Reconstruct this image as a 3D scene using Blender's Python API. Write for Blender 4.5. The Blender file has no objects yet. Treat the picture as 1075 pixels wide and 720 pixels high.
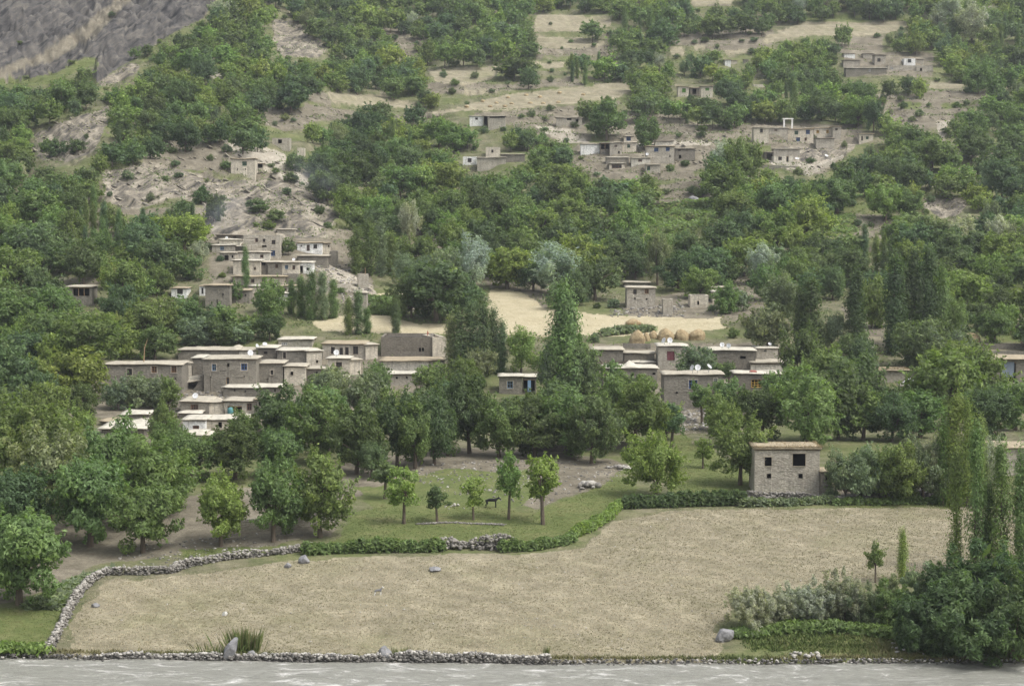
import bpy, math, random
import numpy as np
from mathutils import Vector, Matrix

rng = np.random.default_rng(7)
random.seed(7)
scene = bpy.context.scene
COL = scene.collection

# ------------------------------------------------------------------ camera
CAM_H = 35.0
FPX = 2048.0
W0, H0 = 1075.0, 720.0
TILT = math.atan(140.0 / FPX)
cam_data = bpy.data.cameras.new('camera')
cam_data.sensor_width = 36.0
cam_data.lens = 36.0 * FPX / W0
cam_data.clip_start = 0.5
cam_data.clip_end = 6000.0
cam = bpy.data.objects.new('camera', cam_data)
cam.location = (0, 0, CAM_H)
cam.rotation_euler = (math.pi / 2 - TILT, 0, 0)
COL.objects.link(cam)
scene.camera = cam

# ------------------------------------------------------------------ light
SUN_ELEV = math.radians(56)
SUN_AZ = math.radians(118)        # clockwise from north (+Y): light from the right, a little behind the camera
world = bpy.data.worlds.new('World')
scene.world = world
world.use_nodes = True
nt = world.node_tree
bg = nt.nodes['Background']
sky = nt.nodes.new('ShaderNodeTexSky')
sky.sky_type = 'NISHITA'
sky.sun_disc = False
sky.sun_elevation = SUN_ELEV
sky.sun_rotation = SUN_AZ
sky.air_density = 1.0
sky.dust_density = 6.0
sky.ozone_density = 0.6
hs = nt.nodes.new('ShaderNodeHueSaturation')      # thin cloud: the sky's blue is mostly washed out
hs.inputs['Saturation'].default_value = 0.35
nt.links.new(sky.outputs[0], hs.inputs['Color'])
nt.links.new(hs.outputs[0], bg.inputs[0])
bg.inputs[1].default_value = 0.15
sl = bpy.data.lights.new('sun', 'SUN')
sl.energy = 1.15
sl.angle = math.radians(14)
sl.color = (1.0, 0.97, 0.90)
sun = bpy.data.objects.new('sun', sl)
sd = Vector((math.sin(SUN_AZ) * math.cos(SUN_ELEV), math.cos(SUN_AZ) * math.cos(SUN_ELEV), math.sin(SUN_ELEV)))
sun.rotation_euler = sd.to_track_quat('Z', 'Y').to_euler()
sun.location = (60, 100, 120)
COL.objects.link(sun)

scene.view_settings.view_transform = 'Standard'
scene.view_settings.look = 'None'
scene.view_settings.gamma = 1.0
scene.view_settings.exposure = 0.66
try:
    scene.view_settings.use_curve_mapping = False
except Exception:
    pass
cy = scene.cycles
cy.max_bounces = 5
cy.diffuse_bounces = 4
cy.glossy_bounces = 2
cy.transmission_bounces = 3
cy.transparent_max_bounces = 4
cy.volume_bounces = 0
cy.use_denoising = True
cy.caustics_reflective = False
cy.caustics_refractive = False

# ------------------------------------------------------------------ helpers: projection, noise
CT, ST = math.cos(TILT), math.sin(TILT)

def ray_dir(px, py):
    u = (px - W0 / 2) / FPX
    v = (H0 / 2 - py) / FPX
    return u, CT + v * ST, -ST + v * CT

def at(px, py, D):
    dx, dy, dz = ray_dir(px, py)
    return dx / dy * D, D, CAM_H + dz / dy * D

def proj(x, y, z):
    zz = z - CAM_H
    dep = y * CT - zz * ST
    up = y * ST + zz * CT
    return W0 / 2 + FPX * x / dep, H0 / 2 - FPX * up / dep

def _hash(ix, iy, seed):
    h = (ix.astype(np.int64) * 374761393 + iy.astype(np.int64) * 668265263 + seed * 144665) & 0xffffffff
    h = ((h ^ (h >> 13)) * 1274126177) & 0xffffffff
    h = h ^ (h >> 16)
    return (h & 0xffff) / 65535.0

def vnoise(x, y, seed=0):
    x = np.asarray(x, float); y = np.asarray(y, float)
    ix = np.floor(x); iy = np.floor(y)
    fx = x - ix; fy = y - iy
    fx = fx * fx * (3 - 2 * fx); fy = fy * fy * (3 - 2 * fy)
    a = _hash(ix, iy, seed); b = _hash(ix + 1, iy, seed)
    c = _hash(ix, iy + 1, seed); d = _hash(ix + 1, iy + 1, seed)
    return (a * (1 - fx) + b * fx) * (1 - fy) + (c * (1 - fx) + d * fx) * fy

def fbm(x, y, octv=4, seed=0):
    s = 0; a = 0.5; t = 0
    for k in range(octv):
        s = s + a * (vnoise(x * 2 ** k + 13.7 * k, y * 2 ** k - 7.1 * k, seed + k) - 0.5)
        t += a; a *= 0.5
    return s / t * 2     # about -1..1

def sstep(a, b, x):
    t = np.clip((np.asarray(x, float) - a) / (b - a), 0, 1)
    return t * t * (3 - 2 * t)

def tag(o, label=None, cat=None, group=None, kind=None):
    if label: o['label'] = label
    if cat: o['category'] = cat
    if group: o['group'] = group
    if kind: o['kind'] = kind
    return o

def empty(name, loc=(0, 0, 0), rz=0.0):
    o = bpy.data.objects.new(name, None)
    o.empty_display_size = 0.5
    o.location = loc
    o.rotation_euler = (0, 0, rz)
    COL.objects.link(o)
    return o

def link(name, me, parent=None, loc=None, color=None):
    o = bpy.data.objects.new(name, me)
    COL.objects.link(o)
    if parent is not None: o.parent = parent
    if loc is not None: o.location = loc
    if color is not None: o.color = (color[0], color[1], color[2], 1)
    return o

def mesh_quads(name, V, F, mat, smooth=False, attrs=None):
    """V (n,3), F (m,4) or (m,3) int arrays"""
    V = np.ascontiguousarray(V, dtype=np.float32); F = np.ascontiguousarray(F, dtype=np.int32)
    k = F.shape[1]; m = F.shape[0]
    me = bpy.data.meshes.new(name)
    me.vertices.add(len(V)); me.vertices.foreach_set('co', V.ravel())
    me.loops.add(m * k); me.loops.foreach_set('vertex_index', F.ravel())
    me.polygons.add(m); me.polygons.foreach_set('loop_start', np.arange(0, m * k, k, dtype=np.int32))
    me.polygons.foreach_set('loop_total', np.full(m, k, dtype=np.int32))
    if smooth: me.polygons.foreach_set('use_smooth', np.ones(m, dtype=bool))
    if attrs:
        for an, (dom, typ, data) in attrs.items():
            a = me.attributes.new(an, typ, dom)
            if typ == 'FLOAT': a.data.foreach_set('value', np.ascontiguousarray(data, dtype=np.float32))
            else: a.data.foreach_set('color', np.ascontiguousarray(data, dtype=np.float32).ravel())
    me.update(calc_edges=True)
    if mat is not None: me.materials.append(mat)
    return me

class MB:
    """collects pieces into one mesh"""
    def __init__(s): s.v = []; s.f = []
    def add(s, vs, fs):
        n = len(s.v); s.v += [tuple(v) for v in vs]; s.f += [tuple(i + n for i in f) for f in fs]
    def box(s, x0, x1, y0, y1, z0, z1, jit=0.0):
        vs = [(x, y, z) for z in (z0, z1) for y in (y0, y1) for x in (x0, x1)]
        if jit: vs = [tuple(c + random.uniform(-jit, jit) for c in v) for v in vs]
        s.add(vs, [(0, 2, 3, 1), (4, 5, 7, 6), (0, 1, 5, 4), (2, 6, 7, 3), (0, 4, 6, 2), (1, 3, 7, 5)])
    def tube(s, pts, rads, n=6, cap=True):
        rings = []
        for i, p in enumerate(pts):
            p = Vector(p)
            d = Vector(pts[min(i + 1, len(pts) - 1)]) - Vector(pts[max(i - 1, 0)])
            if d.length < 1e-6: d = Vector((0, 0, 1))
            d.normalize()
            a = d.orthogonal().normalized() if i == 0 else (rings_a - d * rings_a.dot(d)).normalized()
            rings_a = a
            b = d.cross(a)
            rings.append([tuple(p + (a * math.cos(2 * math.pi * k / n) + b * math.sin(2 * math.pi * k / n)) * rads[i]) for k in range(n)])
        vs = [v for r in rings for v in r]; fs = []
        for i in range(len(pts) - 1):
            for k in range(n):
                fs.append((i * n + k, i * n + (k + 1) % n, (i + 1) * n + (k + 1) % n, (i + 1) * n + k))
        if cap:
            fs.append(tuple(range(n - 1, -1, -1))); fs.append(tuple((len(pts) - 1) * n + k for k in range(n)))
        s.add(vs, fs)
    def mesh(s, name, mat, smooth=False):
        me = bpy.data.meshes.new(name)
        me.from_pydata(s.v, [], s.f)
        if smooth:
            for p in me.polygons: p.use_smooth = True
        me.update()
        if mat: me.materials.append(mat)
        return me
    def build(s, name, mat, parent=None, smooth=False, color=None, loc=None):
        return link(name, s.mesh(name, mat, smooth), parent, loc, color)

# ------------------------------------------------------------------ materials
def new_mat(name):
    m = bpy.data.materials.new(name); m.use_nodes = True
    n = m.node_tree.nodes; l = m.node_tree.links
    b = n['Principled BSDF']
    return m, n, l, b

def N(n, typ, **kw):
    x = n.new(typ)
    for k, v in kw.items():
        if k in x.inputs: x.inputs[k].default_value = v
        else: setattr(x, k, v)
    return x

def mixc(n, l, fac, a, b, mode='MIX'):
    m = n.new('ShaderNodeMix'); m.data_type = 'RGBA'; m.blend_type = mode
    for idx, v in ((0, fac), (6, a), (7, b)):
        if hasattr(v, 'links') or isinstance(v, bpy.types.NodeSocket): l.new(v, m.inputs[idx])
        else: m.inputs[idx].default_value = v if idx == 0 else (v[0], v[1], v[2], 1)
    return m.outputs[2]

def ramp(n, l, fac, stops):
    r = n.new('ShaderNodeValToRGB')
    e = r.color_ramp.elements
    while len(e) < len(stops): e.new(0.5)
    for k, (p, c) in enumerate(stops):
        e[k].position = p
        e[k].color = (c, c, c, 1) if not hasattr(c, '__len__') else (c[0], c[1], c[2], 1)
    l.new(fac, r.inputs[0])
    return r.outputs[0]

def noise(n, l, scale, detail=4, rough=0.6, vec=None, dist=0):
    t = n.new('ShaderNodeTexNoise'); t.inputs['Scale'].default_value = scale
    t.inputs['Detail'].default_value = detail; t.inputs['Roughness'].default_value = rough
    t.inputs['Distortion'].default_value = dist
    if vec is not None: l.new(vec, t.inputs['Vector'])
    return t.outputs['Fac']

def bump(n, l, b, h, strength=0.5, dist=0.1):
    x = n.new('ShaderNodeBump'); x.inputs['Strength'].default_value = strength; x.inputs['Distance'].default_value = dist
    l.new(h, x.inputs['Height']); l.new(x.outputs[0], b.inputs['Normal'])

def leaf_material(name, attr_tint=False):
    m, n, l, b = new_mat(name)
    if attr_tint:
        a = n.new('ShaderNodeAttribute'); a.attribute_name = 'tint'; base = a.outputs['Color']
    else:
        oi = n.new('ShaderNodeObjectInfo'); base = oi.outputs['Color']
    r = n.new('ShaderNodeAttribute'); r.attribute_name = 'rnd'
    k = ramp(n, l, r.outputs['Fac'], [(0, 0.6), (0.5, 0.97), (1, 1.5)])
    c1 = mixc(n, l, 1.0, base, k, 'MULTIPLY')
    q = n.new('ShaderNodeAttribute'); q.attribute_name = 'clump'
    f = ramp(n, l, q.outputs['Fac'], [(0.35, 0.0), (1.0, 0.34)])
    c2 = mixc(n, l, f, c1, mixc(n, l, 1.0, c1, (1.38, 1.28, 0.72), 'MULTIPLY'))
    l.new(c2, b.inputs['Base Color'])
    b.inputs['Roughness'].default_value = 0.55
    b.inputs['Specular IOR Level'].default_value = 0.25
    tr = n.new('ShaderNodeBsdfTranslucent')
    l.new(mixc(n, l, 1.0, c2, (1.25, 1.4, 0.7), 'MULTIPLY'), tr.inputs['Color'])
    mx = n.new('ShaderNodeMixShader'); mx.inputs[0].default_value = 0.45
    l.new(b.outputs[0], mx.inputs[1]); l.new(tr.outputs[0], mx.inputs[2])
    l.new(mx.outputs[0], n['Material Output'].inputs['Surface'])
    return m

M = {}
M['leaf'] = leaf_material('foliage')
M['leaf_far'] = leaf_material('foliage_mass', True)

def simple(name, col, rough=0.9, nscale=3.0, amt=0.35, bmp=0.3, objcol=False, spec=0.2, bdist=0.05):
    m, n, l, b = new_mat(name)
    tc = n.new('ShaderNodeTexCoord')
    f = noise(n, l, nscale, 6, 0.65, tc.outputs['Object'])
    k = ramp(n, l, f, [(0.25, 1 - amt), (0.75, 1 + amt)])
    if objcol:
        oi = n.new('ShaderNodeObjectInfo'); base = oi.outputs['Color']
    else: base = col
    l.new(mixc(n, l, 1.0, base, k, 'MULTIPLY'), b.inputs['Base Color'])
    b.inputs['Roughness'].default_value = rough
    b.inputs['Specular IOR Level'].default_value = spec
    if bmp: bump(n, l, b, f, bmp, bdist)
    return m

M['bark'] = simple('bark', (0.13, 0.105, 0.08), 0.95, 6, 0.4, 0.5)
M['wood'] = simple('weathered_wood', (0.32, 0.22, 0.13), 0.8, 8, 0.3, 0.2)
M['paint'] = simple('painted_wood', None, 0.6, 4, 0.12, 0.1, objcol=True)
M['pane'] = simple('dark_window_pane', (0.035, 0.037, 0.04), 0.25, 2, 0.3, 0.0, spec=0.5)
M['room_shade'] = simple('painted_room_shade', (0.025, 0.022, 0.02), 0.95, 3, 0.2, 0.0)  # near-black colour stands in for the shade inside rooms
M['dish'] = simple('dish_white', None, 0.5, 2, 0.06, 0.0, objcol=True, spec=0.4)
M['metal'] = simple('grey_metal', (0.3, 0.3, 0.3), 0.5, 3, 0.1, 0.0)
M['cloth'] = simple('cloth', None, 0.9, 6, 0.12, 0.1, objcol=True)
M['skin'] = simple('skin', (0.35, 0.2, 0.13), 0.6, 6, 0.05, 0.0)
M['fur'] = simple('fur', None, 0.8, 5, 0.2, 0.1, objcol=True)

# straw / hay
m, n, l, b = new_mat('hay')
tc = n.new('ShaderNodeTexCoord')
f = noise(n, l, 2.2, 8, 0.75, tc.outputs['Object'])
l.new(ramp(n, l, f, [(0.3, (0.20, 0.145, 0.075)), (0.5, (0.36, 0.28, 0.16)), (0.7, (0.5, 0.41, 0.25))]), b.inputs['Base Color'])
b.inputs['Roughness'].default_value = 0.95
bump(n, l, b, f, 0.9, 0.25)
M['hay'] = m

# mud wall
m, n, l, b = new_mat('mud_wall')
tc = n.new('ShaderNodeTexCoord'); oi = n.new('ShaderNodeObjectInfo')
mp = n.new('ShaderNodeMapping'); mp.inputs['Scale'].default_value = (1.0, 1.0, 2.1)
l.new(tc.outputs['Object'], mp.inputs['Vector'])
f1 = noise(n, l, 0.55, 5, 0.7, tc.outputs['Object'])
f2 = noise(n, l, 5.0, 5, 0.7, mp.outputs['Vector'])
vo = n.new('ShaderNodeTexVoronoi'); vo.inputs['Scale'].default_value = 3.2
l.new(mp.outputs['Vector'], vo.inputs['Vector'])
k1 = ramp(n, l, f1, [(0.25, 0.72), (0.5, 1.0), (0.75, 1.2)])
k2 = ramp(n, l, f2, [(0.3, 0.72), (0.7, 1.25)])
k3 = ramp(n, l, vo.outputs['Distance'], [(0.0, 1.1), (0.45, 0.98), (0.75, 0.8)])
c = mixc(n, l, 1.0, mixc(n, l, 1.0, mixc(n, l, 1.0, oi.outputs['Color'], k1, 'MULTIPLY'), k2, 'MULTIPLY'), k3, 'MULTIPLY')
# rain streaks: long vertical stains
mp2 = n.new('ShaderNodeMapping'); mp2.inputs['Scale'].default_value = (1.6, 1.6, 0.22)
l.new(tc.outputs['Object'], mp2.inputs['Vector'])
f3 = noise(n, l, 1.4, 4, 0.6, mp2.outputs['Vector'])
c = mixc(n, l, ramp(n, l, f3, [(0.52, 0.0), (0.72, 0.45)]), c, (0.17, 0.155, 0.13))
l.new(c, b.inputs['Base Color'])
b.inputs['Roughness'].default_value = 0.95; b.inputs['Specular IOR Level'].default_value = 0.1
bump(n, l, b, mixc(n, l, 0.5, f2, vo.outputs['Distance']), 0.7, 0.12)
M['wall'] = m

# mud roof
m, n, l, b = new_mat('mud_roof')
tc = n.new('ShaderNodeTexCoord'); oi = n.new('ShaderNodeObjectInfo')
f1 = noise(n, l, 0.9, 7, 0.75, tc.outputs['Object'])
f2 = noise(n, l, 6, 4, 0.7, tc.outputs['Object'])
c = mixc(n, l, 1.0, mixc(n, l, 1.0, oi.outputs['Color'], ramp(n, l, f1, [(0.3, 0.7), (0.65, 1.2)]), 'MULTIPLY'), ramp(n, l, f2, [(0.3, 0.8), (0.7, 1.15)]), 'MULTIPLY')
l.new(c, b.inputs['Base Color'])
b.inputs['Roughness'].default_value = 0.95; b.inputs['Specular IOR Level'].default_value = 0.1
bump(n, l, b, f1, 0.6, 0.15)
M['roof'] = m
M['beam'] = simple('beam_and_eave_shade', (0.10, 0.08, 0.06), 0.95, 9, 0.5, 0.6)  # beam wood, also the painted shade strip under the eaves

def stone_mat(name, lo, mid, hi):
    m, n, l, b = new_mat(name)
    r = n.new('ShaderNodeAttribute'); r.attribute_name = 'rnd'
    tc = n.new('ShaderNodeTexCoord')
    f = noise(n, l, 4.0, 5, 0.7, tc.outputs['Object'])
    c = ramp(n, l, r.outputs['Fac'], [(0.0, lo), (0.55, mid), (1.0, hi)])
    l.new(mixc(n, l, 1.0, c, ramp(n, l, f, [(0.3, 0.7), (0.7, 1.25)]), 'MULTIPLY'), b.inputs['Base Color'])
    b.inputs['Roughness'].default_value = 0.9
    bump(n, l, b, f, 0.6, 0.08)
    return m
M['stone'] = stone_mat('field_stone', (0.11, 0.105, 0.095), (0.24, 0.225, 0.2), (0.46, 0.44, 0.4))
M['ledge'] = stone_mat('ledge_rock', (0.13, 0.12, 0.1), (0.25, 0.225, 0.175), (0.42, 0.385, 0.31))
M['riverstone'] = stone_mat('river_stone', (0.075, 0.073, 0.068), (0.17, 0.16, 0.145), (0.5, 0.48, 0.44))
M['boulder'] = simple('boulder_rock', (0.24, 0.24, 0.245), 0.85, 3.0, 0.3, 0.8, bdist=0.15)

def grass_mat(name):
    m, n, l, b = new_mat(name)
    a = n.new('ShaderNodeAttribute'); a.attribute_name = 'tint'
    l.new(a.outputs['Color'], b.inputs['Base Color'])
    b.inputs['Roughness'].default_value = 0.8; b.inputs['Specular IOR Level'].default_value = 0.15
    return m
M['grass'] = grass_mat('grass_blades')

# ground: patches come from the vertex attributes gA (straw, field, green, rock), gB (soil, pale, dark scree, -)
m, n, l, b = new_mat('valley_ground')
gA = n.new('ShaderNodeAttribute'); gA.attribute_name = 'gA'
gB = n.new('ShaderNodeAttribute'); gB.attribute_name = 'gB'
sA = n.new('ShaderNodeSeparateColor'); l.new(gA.outputs['Color'], sA.inputs[0])
sB = n.new('ShaderNodeSeparateColor'); l.new(gB.outputs['Color'], sB.inputs[0])
geo = n.new('ShaderNodeNewGeometry'); P = geo.outputs['Position']
nA = noise(n, l, 0.06, 5, 0.65, P); nB = noise(n, l, 0.35, 6, 0.7, P); nC = noise(n, l, 2.6, 5, 0.75, P); nD = noise(n, l, 7.0, 3, 0.7, P)
mpr = n.new('ShaderNodeMapping'); mpr.inputs['Rotation'].default_value = (0.3, 0.85, 0.2); l.new(P, mpr.inputs['Vector'])
mpg = n.new('ShaderNodeMapping'); mpg.inputs['Scale'].default_value = (0.45, 0.8, 2.0)
l.new(mpr.outputs['Vector'], mpg.inputs['Vector'])
nS = noise(n, l, 0.26, 7, 0.66, mpg.outputs['Vector'], 0.8)
dry = ramp(n, l, nB, [(0.28, (0.075, 0.09, 0.045)), (0.42, (0.12, 0.125, 0.07)), (0.6, (0.195, 0.18, 0.12)), (0.8, (0.28, 0.26, 0.185))])
soil = ramp(n, l, nB, [(0.25, (0.10, 0.09, 0.066)), (0.5, (0.185, 0.165, 0.125)), (0.75, (0.29, 0.265, 0.205))])
straw = ramp(n, l, nB, [(0.25, (0.33, 0.285, 0.18)), (0.5, (0.43, 0.38, 0.255)), (0.8, (0.50, 0.45, 0.32))])
field = ramp(n, l, nB, [(0.25, (0.19, 0.178, 0.112)), (0.5, (0.268, 0.242, 0.17)), (0.8, (0.335, 0.30, 0.22))])
nE = noise(n, l, 0.13, 6, 0.7, P, 2.5)
wv = n.new('ShaderNodeTexWave'); wv.wave_type = 'BANDS'; wv.bands_direction = 'DIAGONAL'; wv.inputs['Scale'].default_value = 0.12; wv.inputs['Distortion'].default_value = 14.0; wv.inputs['Detail'].default_value = 4; wv.inputs['Detail Scale'].default_value = 0.6
l.new(P, wv.inputs['Vector'])
field = mixc(n, l, 1.0, field, ramp(n, l, nE, [(0.3, 0.82), (0.5, 1.0), (0.68, 1.2)]), 'MULTIPLY')
field = mixc(n, l, 1.0, field, ramp(n, l, wv.outputs['Fac'], [(0.0, 0.95), (0.7, 1.0), (0.97, 1.10)]), 'MULTIPLY')
field = mixc(n, l, ramp(n, l, nA, [(0.54, 0.0), (0.68, 0.45)]), field, (0.19, 0.195, 0.095))
green = ramp(n, l, nB, [(0.25, (0.085, 0.112, 0.038)), (0.5, (0.125, 0.15, 0.055)), (0.8, (0.21, 0.20, 0.10))])
rock = ramp(n, l, nS, [(0.34, (0.06, 0.057, 0.052)), (0.43, (0.14, 0.128, 0.108)), (0.52, (0.235, 0.21, 0.165)), (0.66, (0.37, 0.335, 0.27))])
scree = ramp(n, l, nS, [(0.36, (0.03, 0.03, 0.032)), (0.47, (0.082, 0.078, 0.075)), (0.56, (0.115, 0.108, 0.098)), (0.68, (0.19, 0.175, 0.148))])
pale = ramp(n, l, nS, [(0.25, (0.24, 0.21, 0.165)), (0.6, (0.42, 0.385, 0.32))])
c = mixc(n, l, ramp(n, l, nA, [(0.42, 0.0), (0.56, 0.75)]), dry, green)
def wmix(c, sock, col):
    # ragged border
    a = n.new('ShaderNodeMath'); a.operation = 'MULTIPLY_ADD'; l.new(nC, a.inputs[0]); a.inputs[1].default_value = 0.5; a.inputs[2].default_value = -0.25
    s = n.new('ShaderNodeMath'); s.operation = 'ADD'; l.new(sock, s.inputs[0]); l.new(a.outputs[0], s.inputs[1])
    return mixc(n, l, ramp(n, l, s.outputs[0], [(0.32, 0), (0.68, 1)]), c, col)
c = wmix(c, sB.outputs[0], soil)
c = wmix(c, sA.outputs[0], straw)
c = wmix(c, sA.outputs[1], field)
c = wmix(c, sA.outputs[2], green)
c = wmix(c, sB.outputs[2], scree)
c = wmix(c, gA.outputs['Alpha'], rock)
c = wmix(c, sB.outputs[1], pale)
c = mixc(n, l, 1.0, c, ramp(n, l, nC, [(0.25, 0.72), (0.75, 1.27)]), 'MULTIPLY')
c = mixc(n, l, 1.0, c, ramp(n, l, nD, [(0.25, 0.8), (0.75, 1.2)]), 'MULTIPLY')
l.new(c, b.inputs['Base Color'])
b.inputs['Roughness'].default_value = 0.95; b.inputs['Specular IOR Level'].default_value = 0.1
bump(n, l, b, mixc(n, l, 0.5, nC, nS), 0.8, 0.35)
M['ground'] = m

# silty river
m, n, l, b = new_mat('silty_water')
geo = n.new('ShaderNodeNewGeometry')
mp = n.new('ShaderNodeMapping'); mp.inputs['Scale'].default_value = (0.45, 1.0, 1.0)
l.new(geo.outputs['Position'], mp.inputs['Vector'])
f = noise(n, l, 0.9, 7, 0.7, mp.outputs['Vector'], 1.2)
g = noise(n, l, 0.35, 8, 0.8, mp.outputs['Vector'], 2.2)
foam = ramp(n, l, g, [(0.52, 0.0), (0.57, 0.3), (0.62, 1.0)])
f2 = noise(n, l, 3.2, 5, 0.75, mp.outputs['Vector'], 0.8)
c = mixc(n, l, f, (0.19, 0.19, 0.165), (0.36, 0.36, 0.32))
c = mixc(n, l, 1.0, c, ramp(n, l, f2, [(0.3, 0.72), (0.7, 1.3)]), 'MULTIPLY')
c = mixc(n, l, foam, c, (0.72, 0.71, 0.68))
l.new(c, b.inputs['Base Color'])
b.inputs['Roughness'].default_value = 0.35
b.inputs['Specular IOR Level'].default_value = 0.25
bump(n, l, b, mixc(n, l, 0.4, f, f2), 0.9, 0.5)
M['water'] = m

# ------------------------------------------------------------------ land cover, laid out over the hillside
RX0, RY0, RW, RH = -240, -70, 1560, 800      # photo-plan raster used only to look up where the ground patches lie

def raster(polys, blur=2):
    R = np.zeros((RH, RW), np.float32)
    for P in polys:
        P = np.array(P, float)
        x0 = max(int(P[:, 0].min()) - RX0 - 1, 0); x1 = min(int(P[:, 0].max()) - RX0 + 2, RW)
        y0 = max(int(P[:, 1].min()) - RY0 - 1, 0); y1 = min(int(P[:, 1].max()) - RY0 + 2, RH)
        if x1 <= x0 or y1 <= y0: continue
        X, Y = np.meshgrid(np.arange(x0, x1) + RX0 + 0.5, np.arange(y0, y1) + RY0 + 0.5)
        ins = np.zeros(X.shape, bool)
        j = len(P) - 1
        for i in range(len(P)):
            xi, yi = P[i]; xj, yj = P[j]
            c = ((yi > Y) != (yj > Y)) & (X < (xj - xi) * (Y - yi) / (yj - yi + 1e-9) + xi)
            ins ^= c
            j = i
        R[y0:y1, x0:x1] = np.maximum(R[y0:y1, x0:x1], ins)
    for _ in range(blur):
        R[1:-1, 1:-1] = (R[:-2, 1:-1] + R[2:, 1:-1] + R[1:-1, :-2] + R[1:-1, 2:] + R[1:-1, 1:-1] * 2) / 6
    return R

def look(R, px, py):
    ix = np.clip((np.asarray(px) - RX0).astype(int), 0, RW - 1)
    iy = np.clip((np.asarray(py) - RY0).astype(int), 0, RH - 1)
    return R[iy, ix]

P_straw = [
    [(515, 303), (543, 305), (575, 325), (640, 330), (755, 334), (757, 345), (700, 351), (640, 352), (545, 352), (500, 348), (470, 351), (395, 351), (340, 346), (330, 338), (395, 327), (435, 341), (505, 341), (512, 320)],
    [(385, 309), (425, 307), (425, 313), (388, 315)],
]
P_field = [
    [(75, 690), (72, 655), (90, 628), (112, 608), (180, 605), (250, 596), (330, 588), (450, 584), (570, 583), (612, 574), (650, 545), (700, 535), (800, 533), (900, 534), (1000, 532), (1290, 530), (1290, 640), (1100, 620), (960, 605), (905, 610), (830, 618), (775, 640), (750, 660), (760, 680), (740, 700), (400, 700), (120, 694)],
    [(448, 73), (520, 69), (535, 68), (515, 84), (485, 90), (455, 86)],
    [(450, 118), (485, 113), (500, 106), (545, 98), (600, 92), (660, 85), (662, 96), (650, 103), (600, 109), (540, 115), (500, 116), (452, 121)],
    [(485, 94), (508, 93), (506, 99), (488, 101)],
    [(562, 14), (640, 18), (643, 27), (610, 34), (563, 33)], [(562, 38), (620, 41), (640, 46), (610, 52), (565, 50)],
    [(565, 67), (592, 66), (592, 72), (568, 73)], [(540, 64), (570, 66), (560, 70), (540, 69)],
    [(720, -5), (770, -5), (768, 5), (728, 5)],
    [(800, 38), (850, 22), (950, 23), (955, 28), (925, 36), (880, 40), (855, 37), (830, 41), (805, 46)],
    [(700, 49), (720, 50), (714, 60), (703, 59)], [(728, 47), (742, 48), (740, 53), (730, 53)], [(760, 53), (785, 52), (785, 56), (765, 57)],
    [(905, 353), (930, 353), (930, 360), (905, 360)], [(995, 358), (1035, 360), (1034, 366), (995, 366)],
    [(1000, 366), (1090, 364), (1090, 372), (1010, 376)],
    [(345, 97), (400, 100), (440, 110), (430, 116), (400, 112), (350, 108)],
    [(975, 86), (1000, 86), (1020, 90), (1000, 95), (975, 94)],
]
P_green = [
    [(345, 572), (372, 540), (400, 528), (440, 540), (500, 528), (560, 540), (600, 522), (640, 500), (662, 510), (650, 530), (610, 560), (540, 572), (420, 568)],
    [(690, 452), (720, 455), (740, 472), (780, 488), (795, 520), (700, 522), (686, 490)],
    [(0, 640), (60, 630), (85, 620), (60, 660), (40, 692), (0, 692)],
    [(770, 662), (830, 655), (900, 650), (1290, 640), (1290, 692), (960, 690), (850, 684), (790, 682)],
    [(180, 578), (300, 572), (300, 580), (190, 590)], [(20, 640), (90, 605), (120, 597), (100, 607), (60, 640)],
    [(668, 225), (690, 214), (750, 208), (772, 204), (762, 224), (735, 240), (700, 252), (672, 242)],
    [(862, 222), (898, 226), (900, 244), (860, 246)], [(880, 205), (930, 200), (930, 215), (890, 222)],
    [(945, 106), (967, 107), (962, 115), (945, 114)], [(985, 110), (1032, 104), (1030, 109), (990, 115)],
    [(145, 58), (170, 60), (165, 66), (145, 64)], [(205, 62), (235, 66), (240, 72), (210, 69)],
    [(460, 300), (485, 298), (490, 306), (455, 311)],
    [(1035, 344), (1100, 344), (1100, 358), (1040, 358)],
    [(880, 20), (960, 14), (900, 20)], [(820, 20), (900, 12), (960, 18), (900, 23), (850, 22)],
    [(880, 528), (1000, 524), (1000, 532), (880, 534)],
    [(600, 82), (640, 84), (620, 90)], [(0, 92), (60, 88), (90, 70), (120, 50), (100, 50), (50, 78), (0, 84)],
    [(380, 512), (470, 494), (560, 492), (575, 515), (520, 540), (400, 545)],
]
P_rock = [
    [(33, 140), (62, 127), (95, 118), (115, 110), (112, 125), (108, 140), (98, 160), (75, 170), (35, 165)],
    [(103, 85), (118, 76), (135, 66), (148, 68), (135, 80), (118, 88), (105, 92)],
    [(105, 182), (150, 172), (190, 178), (240, 190), (290, 188), (330, 203), (357, 226), (345, 238), (320, 242), (290, 240), (270, 244), (225, 250), (215, 218), (190, 206), (165, 213), (130, 222), (112, 205)],
    [(288, 20), (312, 26), (345, 50), (335, 60), (312, 60), (290, 56)],
    [(270, 235), (330, 238), (340, 250), (300, 250)],
    [(820, 155), (880, 152), (900, 150), (880, 166), (862, 182), (845, 182), (812, 172)],
    [(965, 208), (1018, 208), (1008, 226), (988, 230), (967, 216)],
]
P_scree = [
    [(-120, -70), (240, -70), (226, 0), (212, 18), (190, 30), (170, 42), (152, 55), (132, 66), (116, 76), (102, 88), (97, 78), (105, 62), (85, 60), (58, 76), (30, 82), (-120, 90)],
]
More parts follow.
